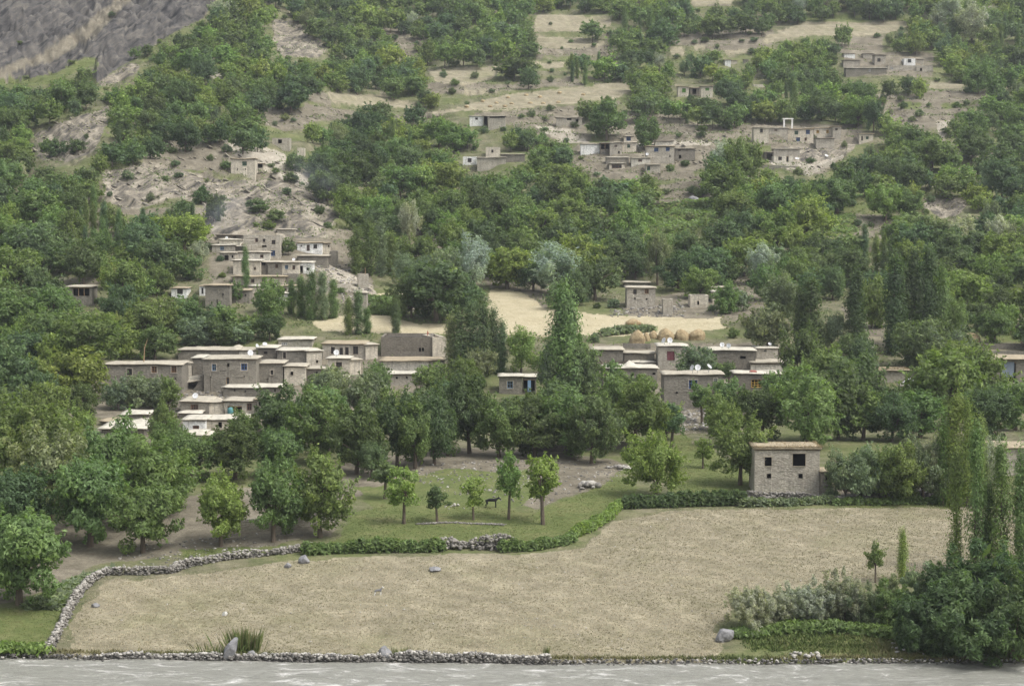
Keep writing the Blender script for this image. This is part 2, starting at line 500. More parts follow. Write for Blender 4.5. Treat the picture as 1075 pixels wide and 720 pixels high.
P_pale = [
    [(210, 72), (235, 76), (238, 84), (222, 84)], [(225, 0), (262, 6), (262, 14), (228, 8)],
    [(230, 140), (255, 147), (295, 160), (350, 205), (300, 190), (250, 165)],
    [(985, 128), (1000, 125), (990, 148), (983, 148)], [(640, 148), (680, 150), (745, 148), (745, 153), (690, 155)],
    [(330, 278), (350, 276), (388, 300), (395, 310), (372, 306), (345, 290)],
    [(795, 168), (860, 170), (875, 165), (862, 180), (850, 184), (835, 178)], [(560, 132), (600, 135), (620, 150), (590, 150)],
    [(690, 395), (770, 400), (772, 412), (760, 415)],
]
P_soil = [
    [(150, 162), (185, 145), (240, 148), (275, 158), (345, 205), (330, 208), (270, 185), (200, 178), (150, 176)],
    [(396, 18), (412, 27), (425, 31), (445, 45), (456, 54), (430, 61), (417, 50), (400, 30)],
    [(268, 83), (300, 92), (345, 98), (350, 112), (300, 98), (270, 90)], [(270, 105), (322, 118), (325, 135), (300, 138), (270, 130)],
    [(320, 108), (400, 122), (432, 120), (470, 115), (455, 130), (400, 128), (360, 126), (325, 128)],
    [(500, 118), (600, 111), (655, 106), (650, 112), (612, 122), (622, 148), (590, 151), (545, 132), (500, 126)],
    [(448, 86), (530, 88), (600, 80), (640, 82), (640, 88), (590, 90), (530, 96), (450, 100)],
    [(560, 50), (640, 48), (650, 60), (560, 58)], [(640, 60), (660, 60), (660, 70), (640, 70)],
    [(700, 36), (810, 30), (812, 46), (790, 56), (740, 50), (705, 48)], [(880, 40), (926, 38), (924, 56), (880, 55)],
    [(640, 118), (700, 116), (732, 130), (790, 130), (792, 142), (745, 150), (640, 150)], [(600, 155), (610, 150), (760, 150), (745, 175), (700, 190), (600, 185)],
    [(905, 98), (950, 98), (1000, 95), (1042, 92), (1040, 102), (1015, 119), (990, 131), (960, 141), (930, 120), (908, 112)],
    [(985, 130), (1000, 126), (990, 145), (1010, 154), (1052, 160), (1046, 168), (1010, 165), (985, 150)],
    [(805, 150), (900, 148), (885, 165), (870, 182), (845, 184), (812, 172)], [(785, 130), (905, 130), (905, 152), (785, 155)],
    [(700, 195), (735, 182), (762, 195), (752, 208), (700, 222), (672, 225), (690, 210)],
    [(894, 224), (932, 224), (946, 245), (935, 251), (898, 246)],
    [(10, 266), (60, 266), (62, 280), (40, 286), (8, 286)], [(60, 290), (100, 290), (100, 322), (60, 322)],
    [(432, 238), (446, 234), (470, 258), (470, 268), (450, 263), (434, 250)], [(360, 213), (408, 232), (404, 238), (362, 220)],
    [(508, 290), (555, 292), (575, 300), (575, 326), (545, 306), (512, 304)],
    [(885, 55), (980, 55), (980, 80), (885, 80)], [(880, 320), (932, 330), (930, 352), (900, 352)],
    [(400, 95), (420, 100), (400, 104)], [(770, 290), (800, 290), (800, 335), (655, 334), (655, 320)],
    [(395, 316), (440, 316), (440, 327), (395, 327)],
    [(460, 470), (540, 470), (640, 480), (662, 488), (640, 502), (600, 520), (560, 535), (520, 512), (440, 500), (380, 520), (345, 560), (280, 575), (180, 582), (100, 595), (0, 640), (0, 560), (200, 520), (330, 500), (380, 480)],
    [(880, 505), (1000, 505), (1000, 524), (880, 527)], [(690, 400), (770, 400), (780, 440), (740, 455), (700, 455), (688, 430)],
    [(100, 380), (480, 370), (480, 440), (300, 450), (215, 470), (100, 460)], [(620, 360), (830, 360), (830, 440), (620, 440)],
    [(215, 240), (390, 240), (390, 320), (215, 320)], [(895, 350), (932, 350), (932, 362), (895, 362)],
]
R_straw = raster(P_straw, 1); R_field = raster(P_field, 2); R_green = raster(P_green, 3); R_rock = raster(P_rock, 3)
R_scree = raster(P_scree, 3); R_pale = raster(P_pale, 2); R_soil = raster(P_soil, 3)

# ------------------------------------------------------------------ terrain
DEF = [(690, 152.5), (620, 171), (535, 200), (500, 217), (470, 238), (445, 262), (410, 292), (350, 322), (335, 332), (300, 372), (250, 405), (160, 505), (60, 650), (0, 730), (-80, 850)]
def low(k): return DEF[:k]
CTRL = {
    -200: [(690, 152.5), (640, 165), (600, 176), (540, 205), (500, 222), (430, 270), (350, 322), (300, 350), (250, 385), (200, 420), (150, 470), (95, 535), (85, 560), (0, 620), (-80, 680)],
    0: [(690, 152.5), (640, 165), (600, 176), (540, 205), (500, 222), (430, 270), (350, 322), (300, 352), (250, 388), (200, 426), (150, 476), (100, 540), (88, 565), (0, 625), (-80, 690)],
    110: [(690, 152.5), (620, 171), (545, 200), (500, 220), (430, 270), (350, 320), (300, 350), (250, 382), (210, 405), (150, 446), (122, 470), (96, 530), (72, 575), (0, 628), (-80, 690)],
    210: low(8) + [(300, 350), (280, 362), (250, 380), (215, 405), (172, 440), (145, 460), (110, 520), (60, 580), (20, 622), (0, 640), (-80, 700)],
    310: low(8) + [(300, 352), (275, 368), (250, 385), (210, 418), (160, 462), (120, 520), (60, 605), (0, 690), (-80, 800)],
    420: DEF, 560: DEF, 700: low(10) + [(250, 410), (200, 460), (160, 500), (60, 650), (0, 730), (-80, 850)],
    850: DEF, 1000: low(8) + [(335, 336), (300, 372), (250, 408), (160, 505), (60, 650), (0, 730), (-80, 850)], 1275: DEF,
}
YF = np.arange(-60, 1700, 0.5)
def prof(ctrl, px):
    ys = []; zs = []
    for py, D in ctrl:
        _, y, z = at(px, py, D); ys.append(y); zs.append(z)
    y1, z1 = ys[-1], zs[-1]
    ys += [y1 + 300, y1 + 900]; zs += [z1 + 150, z1 + 420]
    z = np.interp(YF, ys, zs)
    k = np.ones(13) / 13.0
    zz = np.convolve(np.pad(z, 6, 'edge'), k, 'valid')
    zz = np.convolve(np.pad(zz, 6, 'edge'), k, 'valid')
    return zz
cs = np.array([(k - W0 / 2) / FPX for k in CTRL])
PZ = np.array([prof(v, k) for k, v in CTRL.items()])

def bank_y(s):        # where the river meets the field
    x = np.asarray(s) * 153
    return 151.7 + 0.045 * np.maximum(-x, 0) + 0.45 * fbm(x / 7.0, x * 0 + 3.3, 3, 5)

def base_z(s, y):
    s = np.asarray(s, float); y = np.asarray(y, float)
    sc = np.clip(s, cs[0], cs[-1])
    j = np.clip(np.searchsorted(cs, sc) - 1, 0, len(cs) - 2)
    t = (sc - cs[j]) / (cs[j + 1] - cs[j]); t = t * t * (3 - 2 * t) * 0.5 + t * 0.5
    fi = np.clip((y - YF[0]) / 0.5, 0, len(YF) - 1.001); i0 = fi.astype(int); ft = fi - i0
    a = PZ[j, i0] * (1 - ft) + PZ[j, i0 + 1] * ft
    c = PZ[j + 1, i0] * (1 - ft) + PZ[j + 1, i0 + 1] * ft
    return a * (1 - t) + c * t

def full_z(s, y):
    x = s * y
    z = base_z(s, y)
    px, py = proj(x, y, z)
    fm = np.maximum(np.maximum(look(R_straw, px, py), look(R_field, px, py)), 0.7 * look(R_soil, px, py) * (py > 240))
    rk = look(R_rock, px, py); sc_ = look(R_scree, px, py)
    amp = sstep(330, 460, y) * (1 - 0.85 * fm)
    big = fbm(x / 30, y / 42, 4, 11) * 2.6 + fbm(x / 9, y / 13, 3, 21) * 0.7
    z = z + big * amp
    z = z + fbm(x / 11, y / 9, 3, 31) * 0.28 * sstep(160, 215, y) * (1 - amp) * (1 - 0.7 * fm) + fbm(x / 3.0, y / 3.0, 3, 33) * 0.07
    # field terraces on the slope
    st = 2.6
    zz = (z + fbm(x / 60, y / 60, 2, 41) * 2.0) / st
    fr = zz - np.floor(zz)
    tz = (np.floor(zz) + sstep(0.30, 0.62, fr)) * st - fbm(x / 60, y / 60, 2, 41) * 2.0
    wt = sstep(345, 400, y) * (1 - rk) * (1 - sc_) * 0.62 * (1 - 0.8 * look(R_straw, px, py))
    z = z * (1 - wt) + tz * wt
    # rock ribs
    u = x * 0.55 + z * 1.1; v = y * 0.35 + z * 0.4 - x * 0.2
    rid = 1 - np.abs(fbm(u / 5.0, v / 9.0, 4, 51)) * 2.2
    rid2 = 1 - np.abs(fbm(u / 1.7, v / 4.0, 3, 61)) * 2.2
    z = z + rk * (rid * 1.5 + rid2 * 0.6 - 1.2)
    u2 = x * 0.62 - z * 1.0; v2 = x * 0.8 + z * 0.5
    gul = 1 - np.abs(fbm(u2 / 17.0, v2 / 70.0, 4, 71)) * 2.0
    z = z + sc_ * (gul * 8.5 - 4.5 + rid * 3.2 + rid2 * 1.8 - 1.5)
    # river bed and the bank on the camera's side
    by = bank_y(s)
    z = np.where(y < by, np.interp(y, [-60, 0, 10, 30, 60, 120, 148, 151], [33, 32, 24, 10, -2.2, -2.6, -2.2, -1.5]) + 0 * z, z)
    return z

rows_py = np.arange(703, -82, -1.05)
ctr = DEF
yy = np.interp(-rows_py, [-p for p, _ in ctr], [d for _, d in ctr])
yy = yy[rows_py < 689.5]
YG = np.concatenate([[-60, -20, 0, 5, 10, 18, 30, 45, 60, 90, 120, 140, 146], np.arange(148.0, 157.0, 0.16), yy[yy > 157.1], np.arange(855, 1000, 8), np.arange(1000, 1700, 30)])
YG = np.unique(YG)
sf = np.arange(-0.292, 0.2921, 0.00062)
so = np.concatenate([np.arange(0.298, 0.45, 0.006), np.arange(0.46, 1.7, 0.04)])
SG = np.concatenate([-so[::-1], sf, so])
SS, YY = np.meshgrid(SG, YG)
# near the camera the fan would pinch to a line: keep a minimum half-width there
def fanx(s, y): return s * np.maximum(y, 100.0)
XX = fanx(SS, YY)
ZZ = full_z(SS, YY)
print('terrain', ZZ.shape)

def ground(x, y):
    x = np.asarray(x, float); y = np.asarray(y, float)
    s = x / np.maximum(y, 100.0)
    fi = np.clip(np.interp(y, YG, np.arange(len(YG))), 0, len(YG) - 1.001)
    fj = np.clip(np.interp(s, SG, np.arange(len(SG))), 0, len(SG) - 1.001)
    i = fi.astype(int); j = fj.astype(int); a = fi - i; b_ = fj - j
    return (ZZ[i, j] * (1 - a) * (1 - b_) + ZZ[i + 1, j] * a * (1 - b_) + ZZ[i, j + 1] * (1 - a) * b_ + ZZ[i + 1, j + 1] * a * b_)

_D = np.arange(150.0, 900.0, 0.4)
def gray(px, py, dmin=150.0, dmax=900.0):
    """where the line of sight through a photo point meets the ground"""
    D = _D[(_D >= dmin) & (_D < dmax)]
    dx, dy, dz = ray_dir(px, py)
    x = dx / dy * D; z = CAM_H + dz / dy * D
    g = ground(x, D)
    hit = np.nonzero(z <= g)[0]
    k = hit[0] if len(hit) else len(D) - 1
    return float(x[k]), float(D[k]), float(g[k])

pxg, pyg = proj(XX, YY, ZZ)
inb = (YY > 150)
wn = 1.0 + 0.0 * YY
pyw = pyg + (fbm(XX / 3.0, YY / 4.5, 4, 91) * 3.5 + fbm(XX / 9.0, YY / 14, 3, 93) * 4.0) * np.clip(200 / np.maximum(YY, 200), 0.35, 1)
pxw = pxg + (fbm(XX / 3.4, YY / 3.4, 4, 95) * 9 + fbm(XX / 11.0, YY / 16, 3, 97) * 14) * np.clip(220 / np.maximum(YY, 220), 0.35, 1)
pxw[YY < 156] = pxg[YY < 156]; pyw[YY < 156] = pyg[YY < 156]
A = np.stack([look(R_straw, pxw, pyw), look(R_field, pxw, pyw), look(R_green, pxw, pyw), look(R_rock, pxw, pyw)], -1)
slope = np.abs(np.gradient(ZZ, axis=0) / np.maximum(np.gradient(YG)[:, None], 0.01))
far_rock = sstep(820, 1000, YY) * 0.6
B = np.stack([np.maximum(look(R_soil, pxw, pyw), sstep(0.55, 0.9, slope) * (YY > 330)), look(R_pale, pxw, pyw), np.maximum(look(R_scree, pxw, pyw), far_rock), np.ones_like(ZZ)], -1)
ravine = raster([[(128, -8), (146, -8), (118, 20), (96, 40), (60, 62), (0, 82), (-10, 76), (50, 52), (86, 26)]], 6)
B[..., 0] = np.maximum(B[..., 0], look(ravine, pxw, pyw) * 0.9); B[..., 2] *= 1 - 0.8 * look(ravine, pxw, pyw)
A[~inb] = 0; B[~inb] = (0.5, 0, 0.3, 1)
nr, nc = ZZ.shape
V = np.stack([XX, YY, ZZ], -1).reshape(-1, 3)
idx = np.arange(nr * nc).reshape(nr, nc)
F = np.stack([idx[:-1, :-1], idx[:-1, 1:], idx[1:, 1:], idx[1:, :-1]], -1).reshape(-1, 4)
gme = mesh_quads('ground', V, F, M['ground'], smooth=True, attrs={
    'gA': ('POINT', 'FLOAT_COLOR', A.reshape(-1, 4)), 'gB': ('POINT', 'FLOAT_COLOR', B.reshape(-1, 4))})
tag(link('ground', gme), kind='structure')

# river
wx = np.linspace(-260, 260, 420); wy = np.concatenate([np.linspace(45, 135, 60), np.arange(135.5, 156.5, 0.28)])
WX, WY = np.meshgrid(wx, wy)
WZ = -0.62 + fbm(WX / 3.2, WY / 1.5, 4, 81) * 0.12
wi = np.arange(WX.size).reshape(WX.shape)
WF = np.stack([wi[:-1, :-1], wi[:-1, 1:], wi[1:, 1:], wi[1:, :-1]], -1).reshape(-1, 4)
tag(link('river', mesh_quads('river', np.stack([WX, WY, WZ], -1).reshape(-1, 3), WF, M['water'], smooth=True)), kind='structure')

# ------------------------------------------------------------------ mud houses
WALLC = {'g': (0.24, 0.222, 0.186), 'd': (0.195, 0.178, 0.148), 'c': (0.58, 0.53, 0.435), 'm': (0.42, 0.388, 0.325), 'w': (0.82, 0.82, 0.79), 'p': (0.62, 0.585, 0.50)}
ROOFC = {'r': (0.43, 0.395, 0.32), 'b': (0.54, 0.51, 0.43), 's': (0.37, 0.315, 0.225), 'k': (0.27, 0.24, 0.195), 'n': (0.36, 0.325, 0.27)}
FRAMEC = {'blue': (0.05, 0.12, 0.30), 'lblue': (0.20, 0.30, 0.42), 'wood': (0.27, 0.15, 0.075), 'yellow': (0.55, 0.36, 0.09), 'white': (0.7, 0.7, 0.68), 'green': (0.07, 0.16, 0.09),
          'dark': (0.07, 0.05, 0.04), 'brown': (0.16, 0.09, 0.06), 'red': (0.17, 0.06, 0.07), 'lime': (0.10, 0.22, 0.05), 'teal': (0.05, 0.28, 0.36)}
HOUSES = []      # (px rect, world centre, radius, landmark)
pane_cache = {}

def wall_front(mb, W, Hh, skirt, holes, seed):
    """front wall as a lattice with real openings; returns nothing, adds faces and reveals"""
    xs = sorted(set([0, W] + [v for h in holes for v in (h[0], h[1])]))
    zs = sorted(set([-skirt, 0, Hh] + [v for h in holes for v in (h[2], h[3])]))
    def fill(a, step):
        o = [a[0]]
        for p, q in zip(a[:-1], a[1:]):
            k = max(1, int((q - p) / step))
            o += [p + (q - p) * (i + 1) / k for i in range(k)]
        return o
    xs = fill(xs, 1.1); zs = fill(zs, 1.1)
    rn = random.Random(seed)
    gx = {}
    vs = []
    for j, z in enumerate(zs):
        for i, x in enumerate(xs):
            edge = i in (0, len(xs) - 1)
            yj = 0.0 if edge else rn.uniform(-0.05, 0.05)
            vs.append((x, yj, z)); gx[(i, j)] = len(vs) - 1
    fs = []
    for j in range(len(zs) - 1):
        for i in range(len(xs) - 1):
            cx = (xs[i] + xs[i + 1]) / 2; cz = (zs[j] + zs[j + 1]) / 2
            if any(h[0] < cx < h[1] and h[2] < cz < h[3] for h in holes): continue
            fs.append((gx[(i, j)], gx[(i + 1, j)], gx[(i + 1, j + 1)], gx[(i, j + 1)]))
    mb.add(vs, fs)
    for h in holes:
        t = 0.34
        x0, x1, z0, z1 = h[:4]
        mb.add([(x0, -0.04, z0), (x1, -0.04, z0), (x1, -0.04, z1), (x0, -0.04, z1), (x0, t, z0), (x1, t, z0), (x1, t, z1), (x0, t, z1)],
               [(0, 1, 5, 4), (1, 2, 6, 5), (2, 3, 7, 6), (3, 0, 4, 7)])

def roof_mesh(W, dep, Hh, ov, th, kind, seed, heaps=()):
    rn = random.Random(seed)
    nx = max(4, int(W / 0.55)); ny = max(4, int(dep / 0.8))
    X = np.linspace(-ov, W + ov, nx + 1); Y = np.linspace(-ov, dep + ov * 0.6, ny + 1)
    gx, gy = np.meshgrid(X, Y)
    ex = (fbm(gx * 1.3 + seed, gy * 1.3, 2, 5)) * 0.10
    gx2 = gx + np.where((gx < 0) | (gx > W), ex, 0); gy2 = gy + np.where((gy < 0), fbm(gx * 1.1 + seed, gy * 0, 3, 9) * 0.16, 0)
    sag = fbm(gx / 2.6 + seed * 3.1, gy / 2.6, 3, 15) * 0.13
    top = Hh + th + sag
    e = np.minimum(np.minimum(gx + ov, W + ov - gx), gy + ov) < 0.05
    top = top - e * 0.07
    for hx, hh, hw in heaps:
        top = top + hh * np.exp(-((gx - hx) / hw) ** 2 - ((gy - dep * 0.35) / (dep * 0.3)) ** 2)
    bot = np.full_like(top, Hh) + sag * 0.8
    n1 = gx.size
    V = np.concatenate([np.stack([gx2, gy2, top], -1).reshape(-1, 3), np.stack([gx2, gy2, bot], -1).reshape(-1, 3)])
    I = np.arange(n1).reshape(gx.shape)
    F = [(I[:-1, :-1], I[:-1, 1:], I[1:, 1:], I[1:, :-1]), (I[:-1, :-1] + n1, I[1:, :-1] + n1, I[1:, 1:] + n1, I[:-1, 1:] + n1)]
    F = np.concatenate([np.stack(f, -1).reshape(-1, 4) for f in F])
    def side(a): return np.stack([a[:-1], a[:-1] + n1, a[1:] + n1, a[1:]], -1)
    F = np.concatenate([F, side(I[0, :]), side(I[:, 0][::-1]), side(I[-1, :][::-1]), side(I[:, -1])])
    return mesh_quads('roof', V, F, M['roof'])

HN = [0]
def house(px0, px1, yt, yb, label, wall='g', roof='r', dep=4.5, yaw=0.0, wins=(), heaps=(), name='mud_house', cat='house', D=None, lm=None, ov=0.26, th=0.19, group=None, eave_shade=True, lean=0.0, skirt=2.2, clear=True):
    HN[0] += 1; seed = HN[0] * 17
    if D is None:
        _, D, _ = gray((px0 + px1) / 2, yb)
    D0 = D
    x0, y0, zb = at(px0, yb, D0)
    zt = at(px0, yt, D0)[2]
    s1 = ray_dir(px1, (yt + yb) / 2); r1 = s1[0] / s1[1]
    # width along the turned front
    W = (r1 * D0 - x0) / (math.cos(yaw) - r1 * math.sin(yaw))
    Hh = zt - zb
    if roof != 'n': Hh -= th * 0.6
    root = empty(name, (x0, y0, zb), yaw)
    tag(root, label, cat, group)
    mpx = (r1 * D0 - x0) / (px1 - px0)
    holes = []; wl = []
    for w in wins:
        a, b_, c_, d_, k = w[:5]
        lx0 = max((a - px0) / (px1 - px0) * W, 0.12); lx1 = min((b_ - px0) / (px1 - px0) * W, W - 0.12)
        lz1 = min(at(px0, c_, D0)[2] - zb, Hh - 0.06); lz0 = max(at(px0, d_, D0)[2] - zb, -skirt + 0.1)
        if lx1 - lx0 < 0.12 or lz1 - lz0 < 0.1: continue
        holes.append((lx0, lx1, lz0, lz1)); wl.append((lx0, lx1, lz0, lz1, k, w[5] if len(w) > 5 else None))
    mb = MB()
    wall_front(mb, W, Hh, skirt, holes, seed)
    # side, back walls and dark interior
    mb.add([(0, 0, -skirt), (0, dep, -skirt), (0, dep, Hh), (0, 0, Hh)], [(0, 3, 2, 1)])
    mb.add([(W, 0, -skirt), (W, dep, -skirt), (W, dep, Hh), (W, 0, Hh)], [(0, 1, 2, 3)])
    mb.add([(0, dep, -skirt), (W, dep, -skirt), (W, dep, Hh), (0, dep, Hh)], [(0, 3, 2, 1)])
    if roof == 'n':
        t = 0.4; q = Hh
        rn = random.Random(seed)
        # uneven parapet top and a sunken floor behind it
        mb.add([(0, 0, q), (W, 0, q), (W, dep, q), (0, dep, q), (t, t, q), (W - t, t, q), (W - t, dep - t, q), (t, dep - t, q),
                (t, t, q - 0.35), (W - t, t, q - 0.35), (W - t, dep - t, q - 0.35), (t, dep - t, q - 0.35)],
               [(0, 1, 5, 4), (1, 2, 6, 5), (2, 3, 7, 6), (3, 0, 4, 7), (4, 5, 9, 8), (5, 6, 10, 9), (6, 7, 11, 10), (7, 4, 8, 11), (8, 9, 10, 11)])
    mb.build('wall', M['wall'], root, color=WALLC[wall])
    if holes:      # added near-black box that paints the shade behind the openings
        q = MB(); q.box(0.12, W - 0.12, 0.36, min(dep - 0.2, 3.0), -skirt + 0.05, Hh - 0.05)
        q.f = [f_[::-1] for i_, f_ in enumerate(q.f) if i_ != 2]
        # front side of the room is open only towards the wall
        q.build('room_shade_box', M['room_shade'], root)
    rn = random.Random(seed + 3)
    if roof != 'n':
        rm = roof_mesh(W, dep, Hh, ov, th, roof, seed, heaps)
        ro = link('roof', rm, root, color=ROOFC[roof])
        if eave_shade and W > 1.5:
            bb = MB(); bb.box(-ov * 0.6, W + ov * 0.6, -ov * 0.62, -0.06, Hh - 0.10, Hh - 0.02, 0.015)  # dark strip that paints the shade under the roof edge
            bb.build('eave_shade_strip', M['beam'], ro)
    for (a, b_, c_, d_, k, lb) in wl:
        w, h = b_ - a, d_ - c_
        if k == 'hole': continue
        if k == 'open':
            nposts = max(1, int(w / 1.2))
            for q in range(1, nposts + 1):
                xx = a + w * q / (nposts + 1)
                f = MB(); f.tube([(xx, 0.12, c_ - 0.02), (xx, 0.12, d_ - 0.12)], [0.07, 0.06], 6)
                f.build('porch_post', M['wood'], root)
            f = MB(); f.box(a - 0.1, b_ + 0.1, 0.04, 0.24, d_ - 0.14, d_ - 0.01)
            f.build('lintel', M['wood'], root); continue
        if k == 'door':
            f = MB(); t = 0.07
            f.box(a, a + t, 0.1, 0.2, c_, d_); f.box(b_ - t, b_, 0.1, 0.2, c_, d_); f.box(a + t, b_ - t, 0.1, 0.2, d_ - t, d_)
            fo = f.build('door', M['wood'], root)
            f = MB(); f.box(a + t, b_ - t, 0.15, 0.19, c_, d_ - t)
            f.build('door_leaf', M['pane'], fo); continue
        if k == 'pale':           # empty opening with a thin bleached frame
            f = MB(); t = 0.06
            f.box(a, a + t, -0.06, 0.1, c_, d_); f.box(b_ - t, b_, -0.06, 0.1, c_, d_)
            f.box(a - 0.12, b_ + 0.12, -0.08, 0.1, d_ - 0.004, d_ + 0.10, 0.01); f.box(a + t, b_ - t, -0.06, 0.1, c_, c_ + t)
            f.build('window', M['paint'], root, color=(0.36, 0.32, 0.25)); continue
        colk = FRAMEC.get(k, FRAMEC['dark'])
        t = min(0.09, w * 0.13)
        f = MB()
        if k in ('red', 'lime'):           # closed shutters: planks
            f.box(a + 0.02, (a + b_) / 2 - 0.015, 0.12, 0.17, c_, d_); f.box((a + b_) / 2 + 0.015, b_ - 0.02, 0.12, 0.17, c_, d_)
            f.box(a, b_, 0.1, 0.2, d_ - 0.05, d_ - 0.002); f.box(a, b_, 0.1, 0.2, c_ + 0.002, c_ + 0.05)
            f.build('window', M['paint'], root, color=colk); continue
        f.box(a, a + t, 0.1, 0.22, c_, d_); f.box(b_ - t, b_, 0.1, 0.22, c_, d_)
        f.box(a + t, b_ - t, 0.1, 0.22, d_ - t, d_); f.box(a + t, b_ - t, 0.1, 0.22, c_, c_ + t)
        nb = 2 if w > 0.9 else 1
        for q in range(1, nb + 1):
            xx = a + w * q / (nb + 1); f.box(xx - t * 0.4, xx + t * 0.4, 0.12, 0.2, c_ + t, d_ - t)
        zz = c_ + h * 0.6
        f.box(a + t, b_ - t, 0.13, 0.19, zz - t * 0.35, zz + t * 0.35)
        if k in ('yellow', 'wood'):
            zz = c_ + h * 0.3; f.box(a + t, b_ - t, 0.13, 0.19, zz - t * 0.35, zz + t * 0.35)
        fo = f.build('window', M['paint'], root, color=colk)
        if k not in ('yellow',):
            g = MB(); g.box(a + t * 0.5, b_ - t * 0.5, 0.17, 0.185, c_ + t * 0.5, d_ - t * 0.5)
            g.build('pane', M['pane'], fo)
        if h > 0.5 and wall not in ('w',) and k in ('white', 'wood', 'blue', 'lblue', 'dark') and D0 < 340:
            g = MB(); e = 0.13       # smoothed plaster surround, proud of the wall
            for bx in ((a - e, b_ + e, d_, d_ + e), (a - e, b_ + e, c_ - e, c_), (a - e, a, c_, d_), (b_, b_ + e, c_, d_)):
                g.box(bx[0], bx[1], -0.07, 0.02, bx[2], bx[3])
            g.build('plaster_surround', M['wall'], fo, color=(0.40, 0.36, 0.30))
    cx, cyy = x0 + math.cos(yaw) * W / 2 - math.sin(yaw) * dep / 2, y0 + math.sin(yaw) * W / 2 + math.cos(yaw) * dep / 2
    HOUSES.append(dict(rect=(px0, yt - 2, px1, yb), c=(cx, cyy), r=max(W, dep) / 2, root=root, W=W, H=Hh, dep=dep, D=D0, z=zb, clear=clear,
                       name=lm, px=((px0 + px1) / 2, (yt + yb) / 2)))
    return root

# --- front house by the field
HF = house(792, 860.4, 470, 522, 'lone two storey mud brick house with black square openings beside the dry field', 'm', 's', 4.8, 0.0,
      [(802, 810.4, 479.6, 489.8, 'pale'), (831.4, 846, 476, 489.8, 'pale'), (805, 809.6, 497, 502.2, 'hole'), (838.3, 842.8, 497, 502.2, 'hole')],
      ov=0.16, th=0.27, lm='the lone house at the field edge')
house(861.8, 873.5, 494.5, 523, 'narrow lean-to of mud joined to the right side of the lone field house', 'g', 's', 3.0, 0.0,
      [(866.5, 871.8, 498, 504.5, 'hole'), (866.5, 870.5, 516, 520.8, 'hole')], ov=0.12, th=0.16, cat='annex')

# --- lower left cluster (front to back)
house(194.5, 210.7, 455.5, 470, 'small whitewashed room lowest in the left lower village, thin posts at its right', 'w', 'b', 4.5, 0, (), lm='the lowest whitewashed room', ov=0.5)
house(211.5, 221, 456, 468, 'open brown porch with dark gap beside the lowest whitewashed room', 'c', 'b', 3.5, 0, [(213, 219.5, 459, 467, 'open')], cat='porch')
house(192, 215.6, 440, 452, 'whitewashed house with one small brown window above the lowest white room', 'w', 'b', 5.5, 0, [(202.3, 209, 446.5, 450.2, 'brown')], lm='the whitewashed house')
house(216.5, 257, 440, 450.5, 'low brown mud house with bright roof right of the whitewashed house', 'c', 'b', 5.5, 0, [(229, 233, 443, 449, 'hole'), (240, 244, 444.5, 449, 'hole')])
house(107, 151, 449, 457, 'wide low shed with broad pale roof at far left of the lower village', 'g', 'b', 9.0, 0, (), lm='the broad pale roof', ov=0.5)
house(139, 162, 443, 449.5, 'small low roof half hidden by leaves behind the broad pale roof', 'g', 'r', 4.5, 0, ())
house(106, 124, 441.5, 447, 'tiny shed with straw coloured roof at left behind the broad pale roof', 'd', 's', 3.5, 0, ())
house(127, 156, 434.5, 443, 'low grey shed with thin bright roof left of the satellite dish house', 'g', 'b', 5.0, 0, ())
house(188, 210, 433, 440, 'thin bright awning shed in front of the twin brown windows', 'g', 'b', 3.0, 0, (), cat='shed')
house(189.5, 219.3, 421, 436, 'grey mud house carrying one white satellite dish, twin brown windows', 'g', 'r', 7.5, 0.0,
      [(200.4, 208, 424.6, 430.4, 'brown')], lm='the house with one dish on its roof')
house(219.8, 235, 421.5, 436, 'lit-toned blank side wall between grey dish house and teal tank balcony', 'c', 'r', 6.0, 0.25, ())  # side of the dish house, its lit tone put into the colour
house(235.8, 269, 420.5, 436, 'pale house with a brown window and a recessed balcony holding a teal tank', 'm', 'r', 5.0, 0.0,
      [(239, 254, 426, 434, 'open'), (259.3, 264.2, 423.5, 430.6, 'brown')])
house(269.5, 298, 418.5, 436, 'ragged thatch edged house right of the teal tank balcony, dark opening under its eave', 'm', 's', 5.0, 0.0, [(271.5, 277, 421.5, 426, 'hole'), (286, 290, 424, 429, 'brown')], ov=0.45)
house(234.5, 294, 406.2, 416.5, 'long low mud outbuilding with wavy bright roof below the blue windowed house', 'g', 'b', 5.5, 0.0,
      [(245.8, 247.2, 408.4, 410.6, 'hole'), (257.2, 258.6, 409.4, 411.4, 'hole'), (287.8, 289.4, 408.4, 411, 'hole')], lm='the long low outbuilding')
house(214, 268.7, 376.2, 411.5, 'large two storey mud house with two blue windows and a low dark door', 'g', 'r', 6.5, 0.0,
      [(222.8, 227.2, 382, 389.2, 'lblue'), (238.6, 241.2, 381.5, 385, 'hole'), (253.3, 259.6, 381.6, 388.6, 'blue'), (237.5, 241, 396.2, 404.5, 'door'),
       (220.8, 222, 395.2, 396.8, 'hole'), (255.6, 257, 394.4, 396, 'hole')], lm='the big house with two blue windows')
house(271.6, 297, 380.6, 404.5, 'square mud house with one dark window right of the blue windowed house', 'g', 'r', 5.5, 0.0, [(284.2, 287, 388.5, 393.2, 'dark'), (280.6, 282, 397, 398.8, 'hole')])
house(298.5, 320.5, 384, 405, 'cream mud wall block seen through a thin tree', 'c', 'r', 5.0, 0.0, [(305, 308, 390, 394, 'hole')])
house(322.4, 343, 386.6, 402, 'small brown room with flat roof and one hole, left of the dish balcony house', 'd', 'r', 4.5, 0.0, [(331.2, 334, 390.2, 392.4, 'hole')])
house(331.5, 362.6, 396.5, 405, 'low front roof strip below the house with the tall dark window', 'd', 'b', 4.5, 0.0, (), ov=0.4)
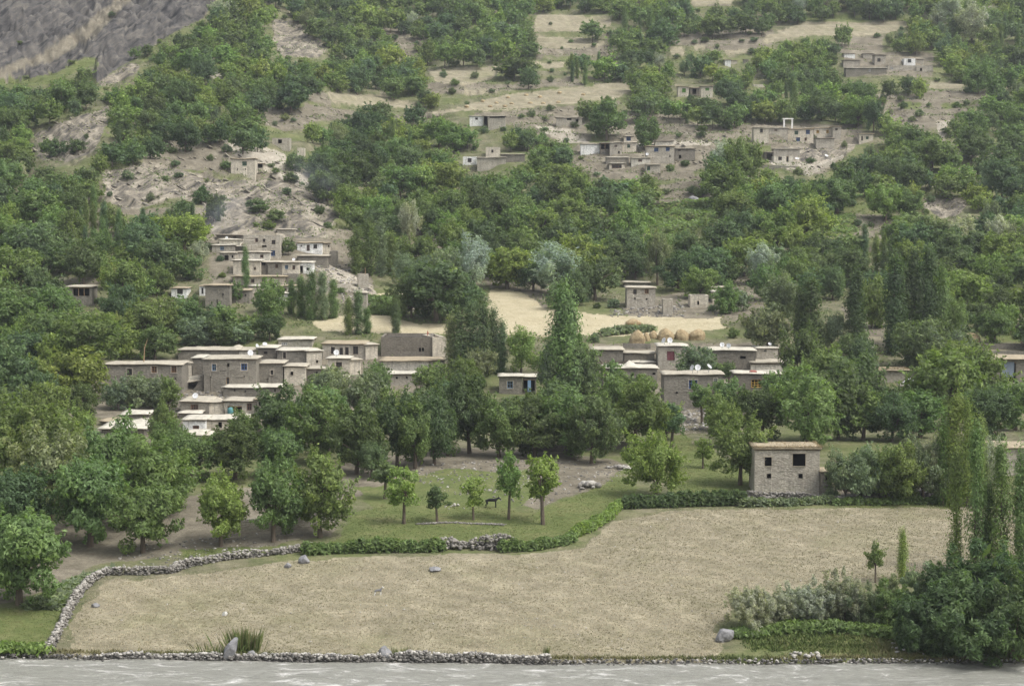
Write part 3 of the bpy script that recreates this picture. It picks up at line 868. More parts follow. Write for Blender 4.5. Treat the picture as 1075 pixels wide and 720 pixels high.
house(344, 367, 375.8, 395, 'lower storey with a tall dark window and bright terrace roof bearing a white dish', 'm', 'b', 5.0, 0.0, [(352.8, 359, 380, 388.2, 'dark')], lm='the terrace house with a white dish')
house(367.5, 379, 377.2, 394, 'side wall in painted lit tone right of the tall dark window', 'c', 'r', 4.5, 0.35, (), eave_shade=False)  # lit side of the tall-window storey, brightness set by wall colour
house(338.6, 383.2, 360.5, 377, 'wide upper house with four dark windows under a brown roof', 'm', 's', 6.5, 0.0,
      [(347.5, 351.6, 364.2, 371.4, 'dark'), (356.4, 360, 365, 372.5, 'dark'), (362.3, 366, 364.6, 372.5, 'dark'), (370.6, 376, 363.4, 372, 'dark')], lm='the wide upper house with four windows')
house(383.8, 396.5, 361.5, 378, 'windowless side in sunlit tone at the right end of the four windowed house', 'c', 'r', 5.0, 0.3, ())  # lighter wall colour stands in for sun on this side
house(291, 321, 367.4, 388, 'mud house with one dark blue window under a thick bright roof', 'g', 'b', 6.0, 0.0, [(297.2, 300.2, 369.8, 376.2, 'dark')])
house(322, 338, 368, 388.5, 'tall side wall in lit tone left of the four windowed house', 'c', 'b', 6.0, 0.25, [(332, 334, 378, 381, 'hole')])  # cream puts the light on this side wall into its colour
house(271, 290, 364.5, 379, 'dark mud room with a small dark hole under a bright roof', 'd', 'b', 6.0, 0.0, [(277, 280.8, 369, 371.4, 'hole')])
house(292.3, 327.5, 356, 366, 'topmost long house of the lower left village with a little white window', 'm', 'b', 6.0, 0.0, [(295.6, 301.8, 359, 362, 'white')], lm='the topmost lower village house')
house(110, 190.8, 382, 407, 'very long mud house with three framed windows and a wavy roof edge', 'g', 'r', 6.0, 0.0,
      [(133.1, 138.8, 387, 393.8, 'dark'), (159.2, 164.8, 384.4, 391.2, 'wood'), (180, 185.4, 384, 391.2, 'wood'),
       (154, 155.4, 396.8, 398.4, 'hole'), (169.4, 170.8, 396.8, 398.4, 'hole'), (183.4, 184.8, 396.6, 398.2, 'hole'), (151, 153, 403.4, 405.4, 'hole')], lm='the very long house with three windows')
house(191.4, 201.4, 380.8, 398, 'blank lit-toned end face at the right of the very long house', 'c', 'r', 4.5, 0.3, ())  # end face of the long house, sunlight painted in as cream
house(202, 213.6, 375.5, 396, 'dark recessed room between the very long house and the blue windowed house', 'g', 'b', 6.0, 0.0, ())
house(187, 250.8, 367, 379.5, 'long plain back house with two mud heaps on its roof', 'g', 'r', 6.0, 0.0, [(233, 235, 372, 374, 'hole')], heaps=[(3.0, 0.35, 0.9), (9.2, 0.6, 1.0)], lm='the long back house with roof heaps')
house(251.3, 269, 367.3, 379, 'bright cream wall section behind the blue windowed house', 'p', 'r', 6.0, 0.2, ())  # whitewashed side, with its sunlit brightness also put into the pale colour

# --- compound and houses right of the lower left cluster
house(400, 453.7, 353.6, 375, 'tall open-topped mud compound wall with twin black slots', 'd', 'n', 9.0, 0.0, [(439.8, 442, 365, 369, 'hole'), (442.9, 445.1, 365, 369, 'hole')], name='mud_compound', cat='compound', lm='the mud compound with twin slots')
house(454.2, 468.7, 354.2, 376, 'sunlit ribbed end wall of the mud compound', 'c', 'n', 8.0, 0.25, (), name='mud_compound', cat='compound')  # paler colour than the compound front paints the sunlight in
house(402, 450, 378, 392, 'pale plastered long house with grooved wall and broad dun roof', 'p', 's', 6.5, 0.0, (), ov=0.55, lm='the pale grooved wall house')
house(450.6, 467, 378, 391, 'shaded end of the pale plastered house, leaves in front', 'm', 's', 6.0, 0.15, ())  # duller wall colour paints the shade on this end
house(409, 445, 392, 405, 'low house with two small black holes under a glaring pale roof', 'm', 'b', 4.5, 0.0, [(415.4, 417.6, 395.6, 397.8, 'hole'), (426, 428, 395, 397.2, 'hole')], ov=0.4)
house(398, 408.5, 393.5, 405, 'cream stub room at left of the two holed low house', 'c', 'b', 4.5, 0.0, (), ov=0.35)
house(524, 548, 394.5, 414, 'small grey house with one blue window under a single pale roof among trees', 'g', 'b', 4.5, 0.0, [(532.4, 538.6, 400, 407.6, 'lblue')], lm='the small grey tree-hidden house')
house(548.5, 563, 394.8, 414, 'shaded porch hung with a blue cloth beside the small grey house', 'd', 'b', 4.0, 0.0, [(549.5, 561.5, 398, 411, 'open')], cat='porch')

# --- lower right cluster
house(697, 759, 392.6, 429, 'tall blank mud house with a bright blue window, three dishes on its roof', 'g', 'r', 5.5, 0.0,
      [(723, 732, 398.8, 407.8, 'blue'), (749.2, 753, 397.2, 401.8, 'white'), (709.4, 711.6, 411, 413, 'hole')], lm='the tall house with a blue window')
house(691, 721.6, 362.6, 388, 'upright house with dark red shutters and whitewash at its foot', 'm', 'b', 5.0, 0.0, [(700.2, 708.2, 368.6, 378, 'red')], lm='the red shuttered house')
house(684, 726, 353.4, 364, 'upper room with thin bright roof just behind the red shuttered house', 'g', 'b', 5.0, 0.0, (), D=336)
house(633, 690, 386, 407, 'low wide mud house with a cream earth heap on its roof', 'g', 'b', 6.0, 0.0, [(685, 688, 391, 393.4, 'hole')], heaps=[(4.2, 0.9, 0.75)], lm='the house with a cream heap on top')
house(622, 654.2, 366.6, 383, 'plain grey mud house at the left end of the right lower village', 'g', 'r', 5.5, 0.0, (), lm='the plain grey left-end house')
house(655, 687, 370.2, 380.5, 'blank brownish room left of the red shuttered house', 'd', 'r', 4.5, 0.0, ())
house(663, 687, 379.8, 385, 'lowest thin roof strip left of the red shuttered house', 'd', 'b', 3.5, 0.0, [(677, 679, 381.4, 383, 'hole')], th=0.18)
house(746, 793.2, 367.2, 390, 'long brown mud house with a small canopied hole, dishes at its left', 'd', 'b', 5.5, 0.0, [(777, 783, 373.8, 376.4, 'hole'), (770, 771.4, 385, 387, 'hole')], lm='the long brown house with a canopied hole')
house(769, 793, 360.6, 368, 'little roof block standing on top behind the long brown house', 'm', 'b', 4.0, 0.0, (), D=338)
house(794, 816.5, 364.8, 380, 'upper right-end mud house with a tiny slot and a white rooftop dish', 'm', 'b', 5.0, 0.0, [(802, 805, 367.4, 368.8, 'hole')], lm='the upper right-end house')
house(788, 827, 380.2, 392, 'smooth pale walled house with thick domed mud roof', 'p', 'r', 5.0, 0.0, (), heaps=[(3.3, 0.35, 1.2)], th=0.34)
house(771.5, 820, 391.6, 419, 'mud house with a yellow latticed window', 'd', 'b', 5.0, 0.0, [(788.6, 799.4, 398.2, 406.8, 'yellow')], lm='the yellow windowed house')
house(924.5, 953, 388.2, 402, 'half hidden mud hut with brushwood roof under dark trees, right', 'm', 's', 4.5, 0.0, (), ov=0.5, lm='the brushwood roofed hut')
house(947, 964, 404.5, 412, 'shed roof carrying a white plastic sheet below the brushwood hut', 'd', 'r', 3.0, 0.0, (), cat='shed', th=0.2)
house(1040, 1120, 376.5, 417, 'large house at right frame edge with straw roof and grey tarp porch', 'g', 's', 7.0, 0.0, [(1049.8, 1066, 380, 401, 'open')], lm='the house at the right frame edge', ov=0.6)
house(1041, 1120, 469, 500, 'mud house mostly hidden behind the tall right foreground poplars', 'm', 's', 5.0, 0.0, [(1050, 1053, 478, 492, 'hole')])
house(911, 917, 364.5, 372, 'tiny white roofed hut between poplars on the right', 'm', 'b', 2.5, 0.0, ())

# --- middle cluster on the spur
G = 'mid-slope village'
house(293.7, 305, 307.5, 317, 'bright white box at the foot of the spur village', 'w', 'b', 3.5, 0, (), lm='the white box of the spur village')
house(293, 311.6, 300, 308, 'low brown house with dark window just above the white box', 'c', 's', 4, 0, [(296, 301, 302.5, 305.5, 'dark')])
house(262, 277, 299.8, 308, 'very bright low roof beside the single thin poplar in the spur village', 'c', 'b', 4, 0, ())
house(241.6, 262, 304, 318, 'grey brown wall with one hole right of the round front house', 'g', 's', 4, 0, [(257, 258.6, 309, 311, 'hole')])
house(215.6, 241, 299.4, 324, 'big windowless mud house at the front of the spur village', 'g', 's', 6, 0.0, [(233.5, 234.8, 308, 310.4, 'hole'), (227.4, 228.6, 314.5, 321, 'hole')], lm='the big windowless front house')
house(209.4, 215.2, 299.8, 311, 'narrow white corner with a window at the left of the windowless house', 'w', 's', 5, 0, [(211.6, 213.4, 302.2, 308.4, 'dark')])
house(180, 196, 302, 313.5, 'white hut with a round shadowy window, left of the spur village', 'w', 's', 4.5, 0, [(186, 192, 303.6, 308.6, 'dark')], lm='the white hut with a round window')
house(244.8, 299, 290, 301, 'long low tier with two brown windows across the spur village', 'c', 's', 4.5, 0, [(263.6, 267, 293, 296.8, 'brown'), (275, 278, 293, 296.8, 'brown')], ov=0.5)
house(297.4, 312, 288, 300, 'brown room with a black hole at the right foot of the spur village', 'g', 'n', 4, 0, [(304.3, 308.2, 294.6, 297.4, 'hole')])
house(281, 296, 275, 289, 'grey shaded house with brown window in the middle tier of the spur village', 'g', 'r', 5, 0.0, [(289.2, 292, 277.6, 281.2, 'brown')])
house(296.4, 314, 275, 289, 'lit-toned house part with sky blue window and dish, middle tier of spur village', 'c', 'r', 5, 0.0, [(299.3, 302.7, 278.4, 282.6, 'lblue'), (307, 309.8, 278.6, 283, 'brown')], lm='the spur house with a sky blue window')  # lit part of the grey house beside it, light painted in as cream
house(314.4, 328, 275, 288, 'broken white fronted room at the right of the sky blue window', 'w', 'b', 4, 0, [(314.8, 318, 279, 287, 'hole'), (321.6, 325, 281, 284, 'hole')])
house(244.8, 273.4, 273, 289, 'cream blank house with ragged hole behind the thin poplar', 'c', 'b', 5, 0, [(266.4, 268.8, 280.4, 283.4, 'brown')])
house(274, 280.6, 274.5, 288, 'dark narrow gap room between cream and grey spur houses', 'd', 'r', 4, 0, [(275, 279, 275.8, 278.4, 'hole')])
house(230.8, 247, 265, 274, 'shadowed lean-to with dark mouth at left of the spur village', 'm', 'r', 4, 0, [(235.5, 240, 268, 273.4, 'hole'), (243, 245, 268, 271, 'hole')])
house(247.4, 283, 264.5, 273.5, 'yellowish cream house with small brown window in the upper spur village', 'p', 'r', 4.5, 0, [(273, 276.6, 267.4, 270.8, 'brown')])
house(222.4, 246, 256.8, 266, 'left end spur house with a grey blue window and bright roof', 'm', 'b', 5, 0, [(231, 235.2, 258.8, 262.6, 'lblue')], lm='the left-end spur house')
house(246.4, 268.6, 258.4, 265, 'thick bright roofed tier left of the tall flat topped house', 'g', 'b', 4.5, 0, [(262, 265.4, 261, 263.6, 'hole')])
house(230, 252, 251.4, 258.5, 'small upper left spur house with a white dish on top', 'p', 'b', 4, 0, (), )
house(256, 294, 247, 271, 'tall flat topped mud house with dark blue windows crowning the spur village', 'm', 'n', 5, 0,
      [(268, 271, 250, 254.2, 'brown'), (276, 278.6, 250.8, 254.2, 'dark'), (285.4, 289.2, 252, 256.4, 'dark'), (284.5, 288.8, 263, 268.6, 'blue'), (275, 280, 257.6, 259.6, 'hole')], lm='the tall flat topped spur house')
house(227.4, 255, 246.4, 251.5, 'dark long low room at the very top left of the spur village', 'd', 'd' if False else 'k', 4, 0, [(244, 248, 248.6, 250.6, 'hole')])
house(291, 309, 240.6, 247, 'thin roofed shed uphill of the tall flat topped house', 'm', 'r', 3.5, 0, (), cat='shed', th=0.18)
house(312, 337.6, 254.4, 266, 'white walled house with brown door and window at the right top of the spur village', 'w', 's', 4.5, 0.0,
      [(322, 325.2, 257, 263.4, 'brown'), (329, 333, 256.8, 261, 'dark'), (315.8, 317, 257.6, 259, 'hole')], lm='the white walled spur house')
house(338, 346.8, 255, 267, 'cream side room right of the white walled spur house', 'c', 's', 4, 0.3, [(344.4, 346, 257.4, 259.4, 'hole')])
house(313, 343.6, 268.4, 279, 'stone terrace block beneath the white walled spur house', 'g', 'r', 4.5, 0.0, ())
house(346, 353.8, 263.6, 280, 'ruined roofless stone tower at the right edge of the spur village', 'g', 'n', 3, 0, (), name='stone_tower', cat='tower', skirt=3)
house(376, 387, 288, 303, 'small square mud tower alone beside the yellow field path', 'm', 'n', 3, 0.12, (), name='mud_tower', cat='tower', lm='the square mud tower')
house(371.2, 384.6, 307, 326, 'narrow mud house with a brown window below the square mud tower', 'm', 'r', 4, 0, [(375.4, 379.2, 314, 321, 'brown')])
house(70, 96.5, 300.6, 322, 'mud house with a wide timber framed opening on the left wooded slope', 'g', 'r', 4.5, 0, [(76.8, 94, 302, 310.6, 'open')], ov=0.3, th=0.2, lm='the timber fronted house')
house(146, 164, 321.6, 338, 'leaf-veiled cream house with one dark window on the left wooded slope', 'm', 'b', 4.5, 0, [(150.6, 155, 327.4, 331.6, 'dark')], ov=0.6, th=0.4, lm='the leaf-veiled cream house')
# --- upper left ruins on the spur
house(242.6, 267.6, 166.4, 184, 'small cubic hut with teal window on the bare rocky spur', 'c', 's', 4.5, 0.0, [(254.4, 259.2, 169.6, 174, 'green'), (249, 250.2, 177, 178.6, 'hole'), (257, 258.2, 177, 178.6, 'hole')], ov=0.22, th=0.2, lm='the cubic hut on the rocky spur')
house(268.2, 276.8, 171.4, 179, 'little lean-to with dark mouth right of the cubic rocky spur hut', 'c', 's', 3, 0, [(270, 275.6, 172.6, 176.4, 'hole')], ov=0.3, th=0.15, cat='shed')
house(285.8, 304, 145, 157, 'roofless broken mud ruin above the rocky spur', 'm', 'n', 4, 0, [(287.4, 289.6, 153, 155.6, 'hole'), (292, 296, 146.5, 150.5, 'hole')], name='mud_ruin', cat='ruin', lm='the roofless ruin')
house(312, 319.3, 155.4, 167.5, 'narrow pale ruin stub beside the thin blue smoke', 'c', 'n', 3, 0, (), name='mud_ruin', cat='ruin')
# --- by the yellow field
house(658, 688, 301.6, 324, 'rounded two storey stone house with brown windows at the yellow field edge', 'm', 'r', 5, 0.0,
      [(664.8, 668.4, 304, 308.8, 'dark'), (676.7, 681, 303.8, 308.4, 'wood'), (665.8, 667.4, 312.4, 314, 'hole'), (678, 679.6, 313.2, 315, 'hole')], lm='the yellow field stone house')
house(655.4, 682, 296, 302.5, 'ruined upper tier rising behind the rounded stone house', 'd', 'r', 4, 0, (), D=None)
house(748, 768.4, 305.6, 318, 'cream house with one dark window at the right end of the yellow field', 'c', 'b', 4.5, 0, [(752, 755.8, 308.2, 312.8, 'dark')], lm='the cream yellow field house')
house(744.4, 766, 301.4, 306, 'upper roof strip behind the cream yellow field house', 'm', 'r', 4, 0, ())
house(724.6, 743.6, 310, 323, 'broken pale walled yard left of the cream yellow field house', 'c', 'n', 4, 0, [(732, 734, 316, 320, 'hole')], name='mud_ruin', cat='ruin')
house(767.4, 774, 308, 316, 'small store room at the right of the cream yellow field house', 'm', 'r', 3.5, 0, (), cat='shed')
house(696, 706.5, 314, 331, 'crumbling grey wall stub by young trees at the yellow field', 'm', 'n', 3, 0, (), name='mud_ruin', cat='ruin')
# --- upper middle hamlet
house(493, 507.4, 121.6, 133, 'white fronted house below the haycock field', 'w', 'r', 4.5, 0, [(499, 501.6, 123.6, 126, 'dark')], lm='the white house below the haycock field')
house(507.8, 512, 121.6, 133, 'dark recess between white and grey walls below the haycock field', 'd', 'r', 4.5, 0, [(508.3, 511.6, 123, 132, 'hole')])
house(512.4, 531, 121.8, 135.5, 'grey blank wall with black slit under its roof below the haycock field', 'm', 'r', 4.5, 0, [(514, 530, 121.6, 124, 'hole')])
house(486, 500.4, 164.6, 174, 'bright white hut with one black window among upper orchard trees', 'w', 'n', 4, 0, [(491, 495, 166.2, 170.4, 'dark')], lm='the white hut in the upper orchard')
house(510, 525, 154.6, 165, 'cream block with one small dark window in the upper middle hamlet', 'c', 'n', 4, 0, [(515.8, 518, 157.4, 160.4, 'dark')], lm='the cream block of the upper hamlet')
house(501, 531, 165.2, 177.5, 'long grey tier right of the bright white upper hut', 'm', 'r', 4, 0, [(503, 509, 162, 163.6, 'hole')])
house(525.6, 551, 162, 170.5, 'low ruined rooms trailing right from the cream upper block', 'g', 'r', 4, 0, [(527.6, 529.6, 164.2, 166.2, 'hole')])
house(609.6, 629.4, 151, 162.5, 'blinding white house at the left end of the upper village', 'w', 'r', 4.5, 0, (), lm='the blinding white upper house')
house(630, 640, 149.6, 162.5, 'open dark fronted room right of the blinding white house', 'd', 'r', 4.5, 0, [(631, 639.4, 150.8, 156.6, 'open')])
house(640.2, 652.8, 149.6, 162.5, 'plain grey house between dark fronted room and turret house', 'm', 'r', 4.5, 0, [(645, 648, 152.4, 154.6, 'brown'), (649, 650.6, 158.6, 161.6, 'hole')])
house(653.2, 668, 149.4, 161, 'cream house with a teal window carrying the blue windowed turret', 'c', 'r', 4.5, 0, [(658.4, 661.8, 151.8, 155.2, 'green')], lm='the turret house')
house(655, 665, 142.8, 150, 'small turret room with a bright blue window', 'c', 'r', 3, 0, [(657.7, 662.2, 143.6, 147.8, 'blue')], D=None)
house(636.4, 660, 165, 172, 'bright roofed low tier in the middle of the upper village', 'g', 'b', 4, 0, ())
house(639.6, 656, 171.4, 179, 'foremost upper village room with a wide brown window', 'c', 'b', 4, 0, [(642.4, 652.6, 172.8, 176.8, 'brown')])
house(662.8, 682.8, 165.6, 173, 'cream low room beside the upper village white dish', 'p', 'r', 4, 0, [(670, 674, 167.6, 170, 'brown')])
house(678.6, 708, 153.4, 172, 'tall grey upper village house with two vivid blue windows', 'm', 's', 5, 0, [(686.7, 691.2, 155.2, 159.2, 'blue'), (699, 703, 154.8, 158.6, 'blue'), (702.6, 704, 163.6, 165, 'hole')], lm='the grey house with two blue windows')
house(687.8, 707, 147.8, 154.5, 'pale panel walled attic above the two vivid blue windows', 'p', 'k', 3.5, 0, (), D=None)
house(708.8, 729.6, 156, 169.5, 'brown right end house of the upper village with a dark door hole', 'g', 'k', 4.5, 0, [(712.8, 715.2, 162.8, 166.6, 'hole'), (712, 714.6, 157.4, 158.6, 'hole')])
house(678, 693, 172.8, 182, 'front cream room with a dark green window below the blue windowed house', 'm', 'r', 4, 0, [(679.2, 682.6, 174.8, 178.8, 'green')])
house(584, 611, 123.4, 133, 'stone hut dug into the dry bank with two black mouths', 'm', 'r', 4, 0, [(595, 600, 124.4, 126.4, 'hole'), (604.4, 607.2, 125.4, 129, 'hole')], lm='the dug-in stone hut')
# --- upper right hamlet
house(791.2, 807, 134, 152, 'left tower house of the upper right hamlet with one dark window', 'c', 'r', 4.5, 0, [(797.8, 800.8, 135.4, 139.4, 'dark')], lm='the left tower of the right hamlet')
house(807.4, 827, 134, 143, 'lower linking room behind the left tower of the right hamlet', 'm', 'r', 4, 0, [(813, 816, 136, 137.6, 'brown')])
house(827.4, 854, 135.2, 150, 'cream two storey house with blue windows centre of the right hamlet', 'c', 's', 5, 0,
      [(834, 838, 137.4, 141.6, 'green'), (846, 850.2, 136.6, 141, 'blue'), (835.8, 840, 144.4, 148.4, 'blue'), (844.6, 847, 144.6, 148, 'brown')], lm='the blue windowed right hamlet house')
house(854.6, 873.8, 134.2, 145, 'cream house with two yellow shuttered windows in the right hamlet', 'c', 's', 4.5, 0, [(857, 859.8, 136.8, 140, 'yellow'), (867.3, 870, 136.6, 140, 'yellow')])
house(874.2, 883, 132.6, 147, 'grey end house with brushwood roof at the right of the right hamlet row', 'm', 's', 4.5, 0, [(876.6, 879.4, 134.6, 137, 'dark')])
house(856.8, 876, 145, 155.5, 'blank cream block standing below the yellow shuttered windows', 'm', 'k', 4, 0, ())
house(812.2, 839.6, 156, 163.8, 'long blank wall with sloping roof below the right hamlet', 'm', 'r', 4, 0, ())
house(812.2, 833, 164, 171, 'lowest hamlet room with a white framed window and dark door', 'p', 'n', 4, 0, [(817, 820.8, 164.6, 168.4, 'dark'), (825.4, 828, 164.2, 170, 'door')], lm='the lowest right hamlet room')
house(803.6, 811.8, 159.6, 168.6, 'open fronted shed at the left of the lowest hamlet room', 'd', 'k', 3.5, 0, [(804.6, 811, 161.4, 168, 'hole')], cat='shed')
house(902, 916.7, 140.4, 150, 'isolated small house at the right of the right hamlet slope', 'c', 's', 4, 0, [(904, 906, 143, 147.6, 'door'), (909, 912, 143.4, 146.4, 'green')], lm='the isolated right slope house')
# --- top right hamlet
house(949, 961, 61.6, 70, 'brilliant white cube hut highest on the right', 'w', 'n', 4.5, 0, [(953, 956.6, 62.4, 66, 'dark')], lm='the white cube hut')
house(961.2, 969.6, 62, 67.5, 'grey annex touching the white cube hut', 'm', 'r', 4, 0, (), cat='annex')
house(932, 962, 69, 75, 'low grey wall house just below the white cube hut', 'm', 'n', 4, 0, [(935, 938, 71, 73, 'white')])
house(962, 979.5, 69, 76, 'low grey house with black hole below and right of the white cube hut', 'm', 'n', 4, 0, [(965.8, 968, 71.8, 75, 'hole')])
house(918.2, 930, 57.6, 68.5, 'dark roofed house with one black window left of the white cube hut', 'm', 'k', 4.5, 0, [(921, 924.4, 61.4, 65.2, 'dark')], lm='the dark roofed top house')
house(906, 917.8, 56.2, 62, 'small pale roofed room left of the dark roofed top house', 'm', 'r', 4, 0, ())
house(886, 897.6, 56.2, 62, 'white strip walled house at the left end of the top hamlet', 'w', 'k', 4, 0, (), lm='the white strip walled house')
house(885.4, 903, 63, 71, 'stone terrace room under the white strip walled house', 'm', 'k', 3.5, 0, ())
house(888, 931, 71.4, 78, 'long roofed low building along the front of the top hamlet', 'g', 'b', 4, 0, [(912, 914, 73, 75.6, 'white')])
# --- top middle
house(711.6, 723, 90.8, 102, 'left of two small green windowed houses high in the orchard', 'c', 's', 4, 0, [(716, 720, 93, 97.2, 'lime')], lm='the left green windowed house')
house(724.4, 735.4, 92, 101, 'dark recessed room linking the two green windowed houses', 'd', 's', 3.5, 0, [(727, 731, 93.4, 99, 'hole')])
house(735.8, 748, 90.4, 103, 'right of two small green windowed houses high in the orchard', 'c', 's', 4, 0, [(740.4, 744.6, 92.4, 95.4, 'lime')])
house(761, 767.2, 62.8, 70.5, 'tiny white walled hut above the green windowed houses', 'w', 'k', 4, 0, (), lm='the tiny white walled hut')
house(767.6, 774, 63.4, 68, 'small brown annex right of the tiny white walled hut', 'c', 'k', 3.5, 0, (), cat='annex')
house(781, 785.6, 62.6, 67, 'little grey store among trees right of the tiny white walled hut', 'm', 'k', 3, 0, (), cat='shed')
house(791, 803, 88.6, 92.5, 'small pale parapet room right of the green windowed houses', 'c', 'n', 3.5, 0, ())

# a collapsed room: broken wall, gaping hole and a slab of fallen roof
def ruined_room():
    px0, px1, yt, yb = 187.2, 213.2, 396, 417
    _, D, _ = gray(200, 409)
    x0, y0, zb = at(px0, yb, D); zt = at(px0, yt, D)[2]
    W = at(px1, yb, D)[0] - x0; H = zt - zb
    root = empty('ruined_room', (x0, y0, zb))
    tag(root, 'collapsed mud room with a gaping hole under a tilted slab of fallen roof', 'ruin')
    mb = MB()
    prof_ = [(0, 0.75), (0.1, 0.62), (0.2, 0.42), (0.35, 0.36), (0.5, 0.34), (0.62, 0.42), (0.72, 0.55), (0.8, 0.75), (0.88, 1.0), (1.0, 1.08)]
    t = 0.45
    for (a, h1), (b_, h2) in zip(prof_[:-1], prof_[1:]):
        a *= W; b_ *= W
        mb.add([(a, 0, -2), (b_, 0, -2), (b_, 0, h2 * H), (a, 0, h1 * H), (a, t, -2), (b_, t, -2), (b_, t, h2 * H), (a, t, h1 * H)],
               [(0, 1, 2, 3), (7, 6, 5, 4), (3, 2, 6, 7)])
    mb.box(0, t, t, 4.2, -2, H * 0.8); mb.box(W - t, W, t, 4.2, -2, H * 1.05); mb.box(t, W - t, 3.8, 4.2, -2, H * 0.95)
    mb.build('wall', M['wall'], root, color=WALLC['g'])
    rm = roof_mesh(W * 0.78, 3.6, 0, 0.15, 0.26, 'r', 77)
    ro = link('fallen_roof', rm, root, color=ROOFC['r']); ro.location = (W * 0.1, -0.1, H * 0.68); ro.rotation_euler = (0.10, -0.17, 0.04)
    for k in range(4):
        b2 = MB(); b2.tube([(W * 0.2 + k * 0.42, -0.25, H * 0.62 + k * 0.07), (W * 0.22 + k * 0.42, 2.5, H * 0.7 + k * 0.06)], [0.06, 0.05], 5); b2.build('roof_beam', M['beam'], root)
    HOUSES.append(dict(rect=(px0, yt - 2, px1, yb), c=(x0 + W / 2, y0 + 2), r=2.5, root=root, W=W, H=H, dep=4, D=D, z=zb, clear=True, name=None, px=(200, 405)))
ruined_room()
# white arch frame on the roof of the right hamlet
def roof_frame():
    h = [q for q in HOUSES if q['name'] == 'the blue windowed right hamlet house'][0]
    x0, y0, z0 = at(822.3, 134.2, h['D'] + 1.5); x1 = at(832.5, 134, h['D'] + 1.5)[0]; z1 = at(822, 125.4, h['D'] + 1.5)[2]
    r = empty('rooftop_frame', (x0, y0, z0)); tag(r, 'empty white rectangular frame standing on the right hamlet rooftops', 'frame')
    w = x1 - x0; H = z1 - z0; m_ = MB()
    m_.box(0, 0.45, 0, 0.45, -1.2, H); m_.box(w - 0.45, w, 0, 0.45, -1.2, H); m_.build('post', M['wall'], r, color=WALLC['w'])
    m_ = MB(); m_.box(-0.1, w + 0.1, -0.1, 2.2, H, H + 0.3); m_.build('lintel', M['wall'], r, color=WALLC['w'])
roof_frame()
# rubble and stone footing round the field house is built with the stones
LANDMARKS = [(h['name'], h['px'][0], h['px'][1], h['D']) for h in HOUSES if h['name']]

def thatch(h, n_, seed):
    g_ = np.random.default_rng(seed); W, dep, Hh = h['W'], h['dep'], h['H'] - 0.05
    side = g_.uniform(0, 1, n_)
    X = g_.uniform(-0.25, W + 0.25, n_); Y = np.where(side < 0.55, g_.normal(-0.1, 0.12, n_), g_.uniform(0, dep, n_)); Z = np.full(n_, Hh + 0.28)
    X = np.where(side > 0.92, W + 0.1 + g_.normal(0, .1, n_), X)
    d = np.stack([g_.normal(0, .5, n_), g_.normal(-0.2, .5, n_), g_.uniform(0.1, 1, n_)], 1) * g_.uniform(0.12, 0.34, n_)[:, None]
    a = g_.uniform(0, 6.28, n_); wv = np.stack([np.cos(a), np.sin(a), 0 * a], 1) * 0.025
    P = np.stack([X, Y, Z], 1)
    V_ = np.stack([P - wv, P + wv, P + d], 1).reshape(-1, 3); F_ = np.arange(len(V_)).reshape(-1, 3)
    c = np.array([[0.36, 0.29, 0.17, 1]]) * g_.uniform(.55, 1.3, (n_, 1)); c[:, 3] = 1
    link('thatch', mesh_quads('thatch', V_, F_, M['grass'], attrs={'tint': ('FACE', 'FLOAT_COLOR', c)}), h['root'])
thatch(HOUSES[0], 2600, 5)
thatch([q for q in HOUSES if q['name'] == 'the brushwood roofed hut'][0], 900, 6)

# ------------------------------------------------------------------ vegetation: crown and trunk meshes (unit height)
def cards(C, Nrm, size, aspect, g):
    """diamond leaf sprays at C facing about Nrm"""
    n = len(C)
    r = g.normal(size=(n, 3)); r /= np.linalg.norm(r, axis=1, keepdims=True)
    nn = Nrm + r * 0.75; nn /= np.linalg.norm(nn, axis=1, keepdims=True) + 1e-9
    t = np.cross(nn, g.normal(size=(n, 3))); t /= np.linalg.norm(t, axis=1, keepdims=True) + 1e-9
    bt = np.cross(nn, t)
    s = size * g.uniform(0.6, 1.35, n)[:, None]
    a = t * s * aspect; b_ = bt * s
    bend = nn * s * g.uniform(-0.3, 0.3, n)[:, None]
    V = np.stack([C - a, C - b_ * 0.62 + bend, C + a, C + b_ * 0.62 + bend], 1).reshape(-1, 3)
    return V

